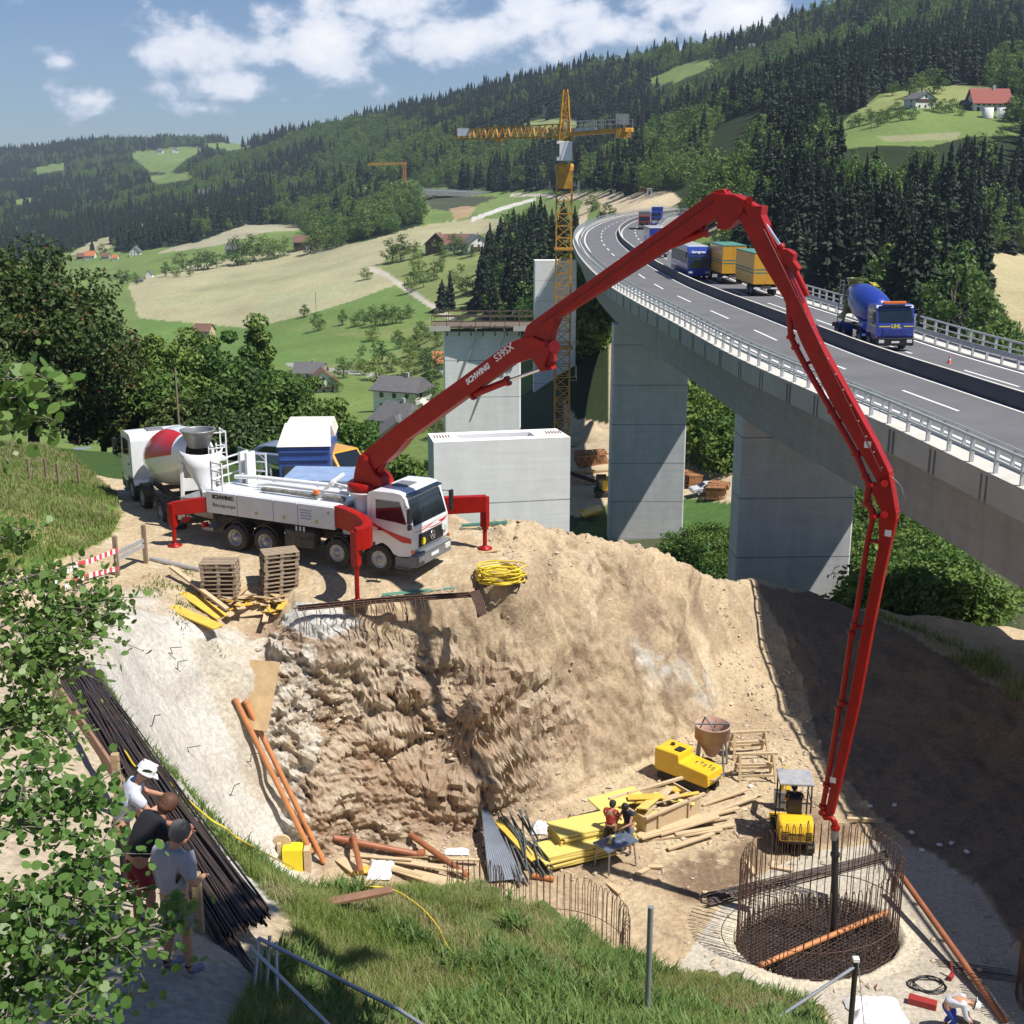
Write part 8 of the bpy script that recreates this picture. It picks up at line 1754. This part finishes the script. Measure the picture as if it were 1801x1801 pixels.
def posty(px, pb, pt, z, label, strut=None):
    o = thing('steel_post', label, 'post'); b = Wz(px, pb, z); m = MB(); top = None
    r = ray(px, pt); t = b.y/r.y; m.cyl(b-Vector((0,0,.3)), Vector((b.x, b.y, r.z*t)), .045, n=10); m.build('post', black_p if strut else tube_m, o)
    if strut: m = MB(); m.cyl(Vector((b.x, b.y, r.z*t-.1)), Wz(*strut), .03, n=8); m.cyl(Vector((b.x+.02, b.y-.05, r.z*t)), Vector((b.x+.25,b.y-.3,z)), .008, n=5); m.build('strut', tube_m, o); m = MB(); m.box((b.x, b.y, r.z*t+.03), (.1,.1,.06)); m.build('cap', white_p, o)
posty(1138,1790,1595,-12.1,'slim dark steel post standing on the bank in front of the brown soil'); posty(1492,1850,1690,-14.3,'black post with pale strut and yellow cord at the bottom right',(1335,1812,-13.4))
# table saw and tools by the workers
p = G(1082,1522); ts = thing('table_saw', 'blue grey table saw in front of the two workers', 'table saw', tuple(p), R(35)); m = MB(); m.box((0,0,.85), (1.3,.75,.06)); m.box((.1,0,.95), (.5,.04,.2)); m.build('table', mat('blue_grey_steel', (.20,.25,.34), .4, .4, vs=4, va=.4), ts)
for x in (-.5,.5):
    for y in (-.3,.3): m = MB(); m.bar((x,y,.82), (x*1.15,y*1.2,0), .05,.05); m.build('leg', steel, ts)
m = MB(); m.box((-.1,.1,.92), (.5,.12,.06), Matrix.Rotation(.6,3,'Z')); m.build('push_stick', ybright, ts)
p = Wz(1001,1450,-20.95); ch = thing('chainsaw', 'small orange red chainsaw lying on the yellow panels', 'chainsaw', tuple(p), R(70)); m = MB(); m.box((0,0,.1), (.35,.2,.2)); m.build('body', red_b, ch, bev=.03); m = MB(); m.tube([(-.12,0,.2),(-.1,0,.32),(.1,0,.32),(.14,0,.2)], .015, 6); m.build('handle', black_p, ch); m = MB(); m.box((.35,0,.08), (.4,.02,.07)); m.build('guide_bar', steel, ch)
m = MB(); q = G(1540,1462); m.box((0,0,.12), (1.0,.14,.12)); tag(put(m.build('timber_beam', pale_wood), 1515, 1447, R(-4)), 'short pale timber beam at the edge of the bridge shadow', 'timber')
for k, (x, y) in enumerate(((1530,1420),(1573,1418),(1603,1466),(1652,1488),(1673,1485),(1700,1500),(1621,1497),(1320,1385))):
    m = MB(); m.box((0,0,.05), (.16,.12,.06)); tag(put(m.build('white_litter', sheet_p), x, y, k), 'scrap of white litter on the dark ground', 'litter', 'white litter scraps on the dark ground')
# ============================================================ PEOPLE
skin_m = mat('skin', (.50,.27,.17), .55, vs=8, va=.12); skin_tan = mat('tanned_skin', (.36,.17,.10), .55, vs=8, va=.12)
def skin_mesh(name, V, E, Rr, m_, parent=None, sub=1, extra=None):
    me = bpy.data.meshes.new(name); me.from_pydata([tuple(v) for v in V], E, []); o = bpy.data.objects.new(name, me); COL.objects.link(o)
    sk = o.modifiers.new('skin', 'SKIN'); sk.use_smooth_shade = True
    for i, r in enumerate(Rr): me.skin_vertices[0].data[i].radius = (r, r) if not isinstance(r, tuple) else r
    me.skin_vertices[0].data[0].use_root = True; s = o.modifiers.new('sub', 'SUBSURF'); s.levels = sub; s.render_levels = sub
    dg = bpy.context.evaluated_depsgraph_get(); nm = bpy.data.meshes.new_from_object(o.evaluated_get(dg)); bpy.data.objects.remove(o)
    nm.materials.clear(); nm.materials.append(m_)
    if extra:
        bm = bmesh.new(); bm.from_mesh(nm); extra(bm)
        for f in bm.faces: f.smooth = True; f.material_index = 0
        bm.to_mesh(nm); bm.free()
    nm.name = name; o = bpy.data.objects.new(name, nm); COL.objects.link(o)
    if parent: o.parent = parent
    return o
STAND = dict(pel=(0,0,.95), wa=(0,0,1.08), ch=(.0,0,1.32), nk=(.02,0,1.49), hd=(.04,0,1.63), shL=(0,.18,1.42), shR=(0,-.18,1.42), elL=(-.02,.25,1.13), elR=(-.02,-.25,1.13), wrL=(.08,.27,.88), wrR=(.08,-.27,.88), hpL=(0,.10,.92), hpR=(0,-.10,.92), knL=(.03,.11,.50), knR=(.03,-.11,.50), anL=(0,.12,.09), anR=(0,-.12,.09), toL=(.17,.14,.03), toR=(.17,-.14,.03))
def person(label, loc, rz, J, shirt, pants, hair, short=False, sleeve=.55, helmet=None, skin=None, shoe=None, socks=None, vest=False, scale=1.0, hairsize=1.0, belt=None):
    K = {k: Vector(v) for k, v in {**STAND, **J}.items()}; o = thing('person', label, 'person', loc, rz); o.scale = (scale,)*3; sk = skin or skin_m
    V, E, Rr = [], [], []
    def v(p, r): V.append(Vector(p)); Rr.append(r); return len(V)-1
    pel = v(K['pel'], .125); wa = v(K['wa'], .115); ch = v(K['ch'], .135); nk = v(K['nk'], .055); hdir = (K['hd']-K['nk']).normalized(); j = v(K['nk']+hdir*.06, .052); hd = v(K['hd'], .088); ht = v(K['hd']+hdir*.07, .078)
    E += [(pel, wa), (wa, ch), (ch, nk), (nk, j), (j, hd), (hd, ht)]
    for s in 'LR':
        sh = v(K['sh'+s], .062); el = v(K['el'+s], .042); wr = v(K['wr'+s], .027); mid = v(K['sh'+s].lerp(K['el'+s], .5), .05); fm = v(K['el'+s].lerp(K['wr'+s], .4), .040); E += [(ch, sh), (sh, mid), (mid, el), (el, fm), (fm, wr)]
        d = (K['wr'+s]-K['el'+s]).normalized(); side = d.cross(Vector((0,0,1))); side = side.normalized() if side.length > .1 else Vector((0,1,0)); nn = side.cross(d)
        pm = v(K['wr'+s]+d*.055, .030); E.append((wr, pm))
        hp = v(K['hp'+s], .095); kn = v(K['kn'+s], .058); an = v(K['an'+s], .038); th = v(K['hp'+s].lerp(K['kn'+s], .45), .080); cf = v(K['kn'+s].lerp(K['an'+s], .35), .056); E += [(pel, hp), (hp, th), (th, kn), (kn, cf), (cf, an)]; to = v(K['to'+s], .034); E.append((an, to))
    fw = (Vector((1,0,0))-hdir*hdir.x).normalized(); sd_ = hdir.cross(fw); hc = K['hd']
    def extra(bm):
        def blob(c, r, sc, rot=None):
            q = bmesh.ops.create_icosphere(bm, subdivisions=1, radius=r)['verts']
            B = Matrix((fw, sd_, hdir)).transposed(); 
            for w_ in q: w_.co = c+B @ Vector((w_.co.x*sc[0], w_.co.y*sc[1], w_.co.z*sc[2]))
        blob(hc+fw*.098-hdir*.005, .016, (1,.8,1.5)); blob(hc+fw*.082-hdir*.045, .02, (.5,1.3,.5))
        for k in (-1, 1): blob(hc+sd_*k*.09, .026, (.6,.4,1.1)); blob(hc+fw*.082+sd_*k*.033+hdir*.022, .012, (.6,1,.8))
        for s in 'LR':   # fingers: unequal, bent, thumb from the side of the palm
            d = (K['wr'+s]-K['el'+s]).normalized(); side = d.cross(Vector((0,0,1))); side = side.normalized() if side.length > .1 else Vector((0,1,0)); nn = side.cross(d); kk = 1 if s == 'L' else -1; base = K['wr'+s]+d*.07
            for i, (ln, off) in enumerate(((.062,.030),(.072,.011),(.068,-.010),(.052,-.029))):
                a = base+side*off*kk; b = a+d*ln*.55-nn*.006; c = b+d*ln*.35-nn*.024
                for p, q, r1, r2 in ((a, b, .0095, .0085), (b, c, .0085, .0065)): seg(bm, p, q, r1, r2)
            a = K['wr'+s]+d*.03+side*.026*kk; b = a+d*.028+side*.026*kk-nn*.012; seg(bm, a, b, .011, .0095); seg(bm, b, b+d*.028-nn*.008, .0095, .007)
    def seg(bm, a, b, r1, r2):
        d = (b-a).normalized(); x = d.orthogonal().normalized(); y = d.cross(x); R1 = [bm.verts.new(a+(x*math.cos(t)+y*math.sin(t))*r1) for t in np.linspace(0, 2*PI, 7)[:-1]]; R2 = [bm.verts.new(b+(x*math.cos(t)+y*math.sin(t))*r2) for t in np.linspace(0, 2*PI, 7)[:-1]]; e = bm.verts.new(b+d*r2*.8)
        for i in range(6): bm.faces.new((R1[i], R1[(i+1) % 6], R2[(i+1) % 6], R2[i])); bm.faces.new((R2[i], R2[(i+1) % 6], e))
    skin_mesh('body', V, E, Rr, sk, o, 2, extra)
    # clothing
    if shirt:
        V2 = [K['pel']+Vector((0,0,.02)), K['wa'], K['ch'], K['nk'].lerp(K['ch'], .12)]; E2 = [(0,1),(1,2),(2,3)]; R2 = [.152,.152,.172,.084]
        for s in 'LR':
            a = len(V2); V2 += [K['sh'+s], K['sh'+s].lerp(K['el'+s], sleeve*.6), K['sh'+s].lerp(K['el'+s], sleeve)] if sleeve <= 1 else [K['sh'+s], K['el'+s], K['el'+s].lerp(K['wr'+s], .85)]; R2 += [.098,.078,.076] if sleeve <= 1 else [.084,.062,.048]; E2 += [(2,a),(a,a+1),(a+1,a+2)]
            if vest: R2[-1] = R2[-2] = .066
        skin_mesh('shirt', V2, E2, R2, shirt, o, 2)
    V2 = [K['pel']+Vector((0,0,.05)), K['pel']]; E2 = [(0,1)]; R2 = [.138,.142]
    for s in 'LR':
        a = len(V2); e = K['hp'+s].lerp(K['kn'+s], .85) if short else K['an'+s].lerp(K['kn'+s], .12)
        V2 += [K['hp'+s], K['hp'+s].lerp(K['kn'+s], .5)]+([] if short else [K['kn'+s]])+[e]; R2 += [.112,.10]+([] if short else [.078])+[.095 if short else .066]; n_ = 3 if short else 4; E2 += [(1,a)]+[(a+i,a+i+1) for i in range(n_-1)]
    skin_mesh('trousers', V2, E2, R2, pants, o, 2)
    for s in 'LR':
        a, t = K['an'+s], K['to'+s]; d = (t-a); d.z = 0; d = d.normalized()*.001+(t-a); skin_mesh('shoe', [a+Vector((0,0,.01)), a.lerp(t,.35)+Vector((0,0,-.02)), t+(t-a)*.22], [(0,1),(1,2)], [.052,.052,.044], shoe or black_p, o, 2)
        if socks: skin_mesh('sock', [a, a.lerp(K['kn'+s], .22)], [(0,1)], [.046,.054], socks, o, 1)
    m = MB(); Bm = Matrix((fw, sd_, hdir)).transposed().to_4x4(); Bm.translation = hc; m.M = Bm
    if helmet:
        m.lathe([(.128,.030),(.130,.045),(.122,.050),(.124,.09),(.112,.135),(.08,.162),(.03,.176),(.001,.178)], 20); m.box((.125,0,.040), (.10,.15,.012)); m.box((0,0,.17), (.2,.03,.02)); m.build('hard_hat', helmet, o)
    else:
        m.lathe([(.101*hairsize,-.02),(.108*hairsize,.03),(.104*hairsize,.08),(.085*hairsize,.115),(.05*hairsize,.14),(.001,.148)], 16, (-.012,0,0)); m.lathe([(.06,-.085),(.085,-.05),(.10,-.01),(.08,.02)], 12, (-.022,0,0)); m.build('hair', hair, o)
    if belt: m = MB(); m.tube([tuple(K['pel']+Vector((.148*math.cos(t), .148*math.sin(t), .06))) for t in np.linspace(0, 2*PI, 17)[:-1]], .02, 6, closed=True); m.box(tuple(K['pel']+Vector((-.02,-.17,-.02))), (.16,.07,.18)); m.build('tool_belt', belt, o)
    return o
hair_d = mat('dark_hair', (.025,.018,.014), .7, vs=30, va=.5, bs=60, bst=.5); hair_g = mat('grey_hair', (.16,.15,.14), .7, vs=30, va=.5, bs=60, bst=.5); hair_b = mat('brown_hair', (.12,.05,.025), .7, vs=30, va=.4)
fab = lambda n, c, **k: mat(n, c, .9, vs=6, va=.2, bs=14, bst=.35, **k)
red_s, navy, grey_s, black_s = fab('red_cotton', (.42,.045,.035)), fab('navy_cotton', (.02,.025,.05)), fab('grey_cotton', (.36,.37,.42)), fab('black_cotton', (.012,.012,.018)); blue_o = fab('blue_overall', (.03,.07,.40)); pale_s = fab('pale_check', (.55,.58,.68)); dgrey = fab('dark_trousers', (.03,.03,.035)); shortg = fab('grey_shorts', (.17,.19,.25)); dred = fab('dark_red_shorts', (.20,.015,.03)); leather = mat('belt_leather', (.30,.16,.08), .6, vs=5, va=.3)
LEAN = dict(ch=(.12,0,1.28), nk=(.20,0,1.43), hd=(.26,0,1.55), shL=(.12,.19,1.38), shR=(.12,-.19,1.38), elL=(.22,.27,1.12), elR=(.22,-.27,1.12), wrL=(.42,.16,1.02), wrR=(.42,-.16,1.02), wa=(.04,0,1.08))
person('worker in red shirt and dark trousers standing at the yellow panels', tuple(G(1072,1500)), R(62), dict(LEAN, ch=(.05,0,1.31), nk=(.10,0,1.47), hd=(.16,0,1.59), shL=(.05,.19,1.41), shR=(.05,-.19,1.41)), red_s, dgrey, hair_d, belt=leather, scale=1.06)
person('worker in dark vest and grey shorts with white socks facing the red shirted worker', tuple(G(1106,1497)), R(215), dict(LEAN, ch=(.06,0,1.31), nk=(.11,0,1.47), hd=(.19,0,1.58), shL=(.06,.19,1.41), shR=(.06,-.19,1.41), knL=(.10,.12,.5), anL=(.05,.15,.09), toL=(.22,.17,.03)), navy, shortg, hair_d, short=True, sleeve=.28, vest=True, socks=white_p, belt=leather, scale=1.06)
sit = dict(pel=(-.10,0,1.27), wa=(-.08,0,1.40), ch=(-.02,0,1.62), nk=(.03,0,1.78), hd=(.08,0,1.91), shL=(-.02,.20,1.71), shR=(-.02,-.20,1.71), elL=(.08,.30,1.46), elR=(.08,-.30,1.46), wrL=(.32,.24,1.42), wrR=(.32,-.24,1.42), hpL=(-.08,.1,1.25), hpR=(-.08,-.1,1.25), knL=(.36,.14,1.27), knR=(.36,-.14,1.27), anL=(.42,.14,.86), anR=(.42,-.14,.86), toL=(.56,.15,.78), toR=(.56,-.15,.78))
person('driver in dark blue shirt sitting under the canopy of the mini excavator', tuple(p_ := G(1392,1476)), EXZ, sit, navy, dgrey, hair_d, sleeve=.6)
bend = dict(pel=(0,0,.72), wa=(.08,0,.82), ch=(.32,0,.90), nk=(.47,0,.87), hd=(.58,0,.84), shL=(.36,.18,.88), shR=(.36,-.18,.88), elL=(.42,.22,.60), elR=(.42,-.22,.60), wrL=(.56,.10,.42), wrR=(.56,-.10,.42), hpL=(0,.1,.70), hpR=(0,-.1,.70), knL=(.22,.16,.42), knR=(.22,-.16,.42), anL=(0,.16,.09), anR=(0,-.16,.09), toL=(.17,.18,.03), toR=(.17,-.18,.03))
person('worker in blue overalls and white cap bending low at the bottom right', tuple(G(1660,1812)), R(-15), bend, pale_s, blue_o, hair_d, helmet=white_p, scale=1.12, sleeve=1.2)
mm = MB(); q = G(1690,1800); mm.box((0,0,.12), (.35,.12,.12)); mm.cyl((.2,0,.12), (.45,0,.1), .09, n=14); tag(put(mm.build('angle_grinder', black_p, bev=.02), 1692, 1800, -.5), 'dark power saw held low by the bending worker', 'power tool')
# the three men by the long bars
g1 = G(318,1712); person('grey haired man in grey shirt and shorts seen from behind by the long bars', tuple(g1), R(62), dict(ch=(.02,0,1.32), nk=(.05,0,1.49), hd=(.12,-.02,1.62), elL=(.02,.26,1.16), elR=(-.02,-.30,1.17), wrL=(.22,.20,1.10), wrR=(.20,-.22,1.12), knL=(.03,.13,.5), anL=(-.05,.15,.09)), grey_s, shortg, hair_g, short=True, sleeve=.85, scale=1.06, shoe=mat('grey_trainer', (.20,.20,.28), .7, vs=8, va=.5), socks=dgrey, hairsize=1.04)
g2 = G(250,1640); person('man in black shirt and dark red shorts leaning forward on the timber rail', tuple(g2), R(40), dict(pel=(0,0,.92), wa=(.06,0,1.05), ch=(.22,0,1.24), nk=(.34,0,1.36), hd=(.42,0,1.46), shL=(.24,.19,1.30), shR=(.24,-.19,1.30), elL=(.44,.25,1.12), elR=(.42,-.26,1.08), wrL=(.62,.10,1.10), wrR=(.62,-.08,1.06), knR=(.10,-.12,.5), anR=(.0,-.14,.09)), black_s, dred, hair_b, short=True, sleeve=.55, skin=skin_tan, scale=1.06, hairsize=.98)
g3 = G(222,1560); person('man in white hard hat and pale checked shirt behind the black shirted man', tuple(g3), R(20), dict(pel=(0,0,.92), wa=(.05,0,1.05), ch=(.16,0,1.28), nk=(.25,0,1.42), hd=(.33,0,1.53), shL=(.18,.19,1.35), shR=(.18,-.19,1.35), elL=(.36,.24,1.16), elR=(.36,-.24,1.12), wrL=(.55,.08,1.16), wrR=(.55,-.08,1.12)), pale_s, dgrey, hair_d, helmet=white_p, scale=1.04, sleeve=.7)

# ============================================================ HAZE
m = MB(); m.box((0, 2350, 60), (9000, 4900, 760)); hz_ = bpy.data.materials.new('haze'); hz_.use_nodes = True; t = hz_.node_tree; t.nodes.clear()
v = N(t, 'ShaderNodeVolumePrincipled'); v.inputs['Color'].default_value = (.66,.80,1,1); v.inputs['Density'].default_value = .000095; v.inputs['Anisotropy'].default_value = .1; o = N(t, 'ShaderNodeOutputMaterial'); t.links.new(v.outputs[0], o.inputs['Volume'])
tag(m.build('haze', hz_), 'thin blue summer haze filling the valley', None, None, 'stuff')
# ============================================================ LABELS: number off small groups of look-alikes from the left
ORD = 'first second third fourth fifth sixth seventh eighth ninth tenth eleventh twelfth thirteenth fourteenth fifteenth sixteenth seventeenth eighteenth nineteenth twentieth'.split()
ORD += ['twenty-'+o for o in ORD[:9]]+['thirtieth']+['thirty-'+o for o in ORD[:9]]
bpy.context.view_layer.update(); by = {}
for o in bpy.data.objects:
    if o.parent is None and o.get('label') and o.get('kind') is None: by.setdefault(o['label'], []).append(o)
for lb, L_ in by.items():
    if 2 <= len(L_) <= 26 and len(lb.split()) <= 12:
        L_.sort(key=lambda o: o.matrix_world.translation.x/max(1, o.matrix_world.translation.y))
        for k, o in enumerate(L_): o['label'] = f'{lb}, {ORD[k]} from left'
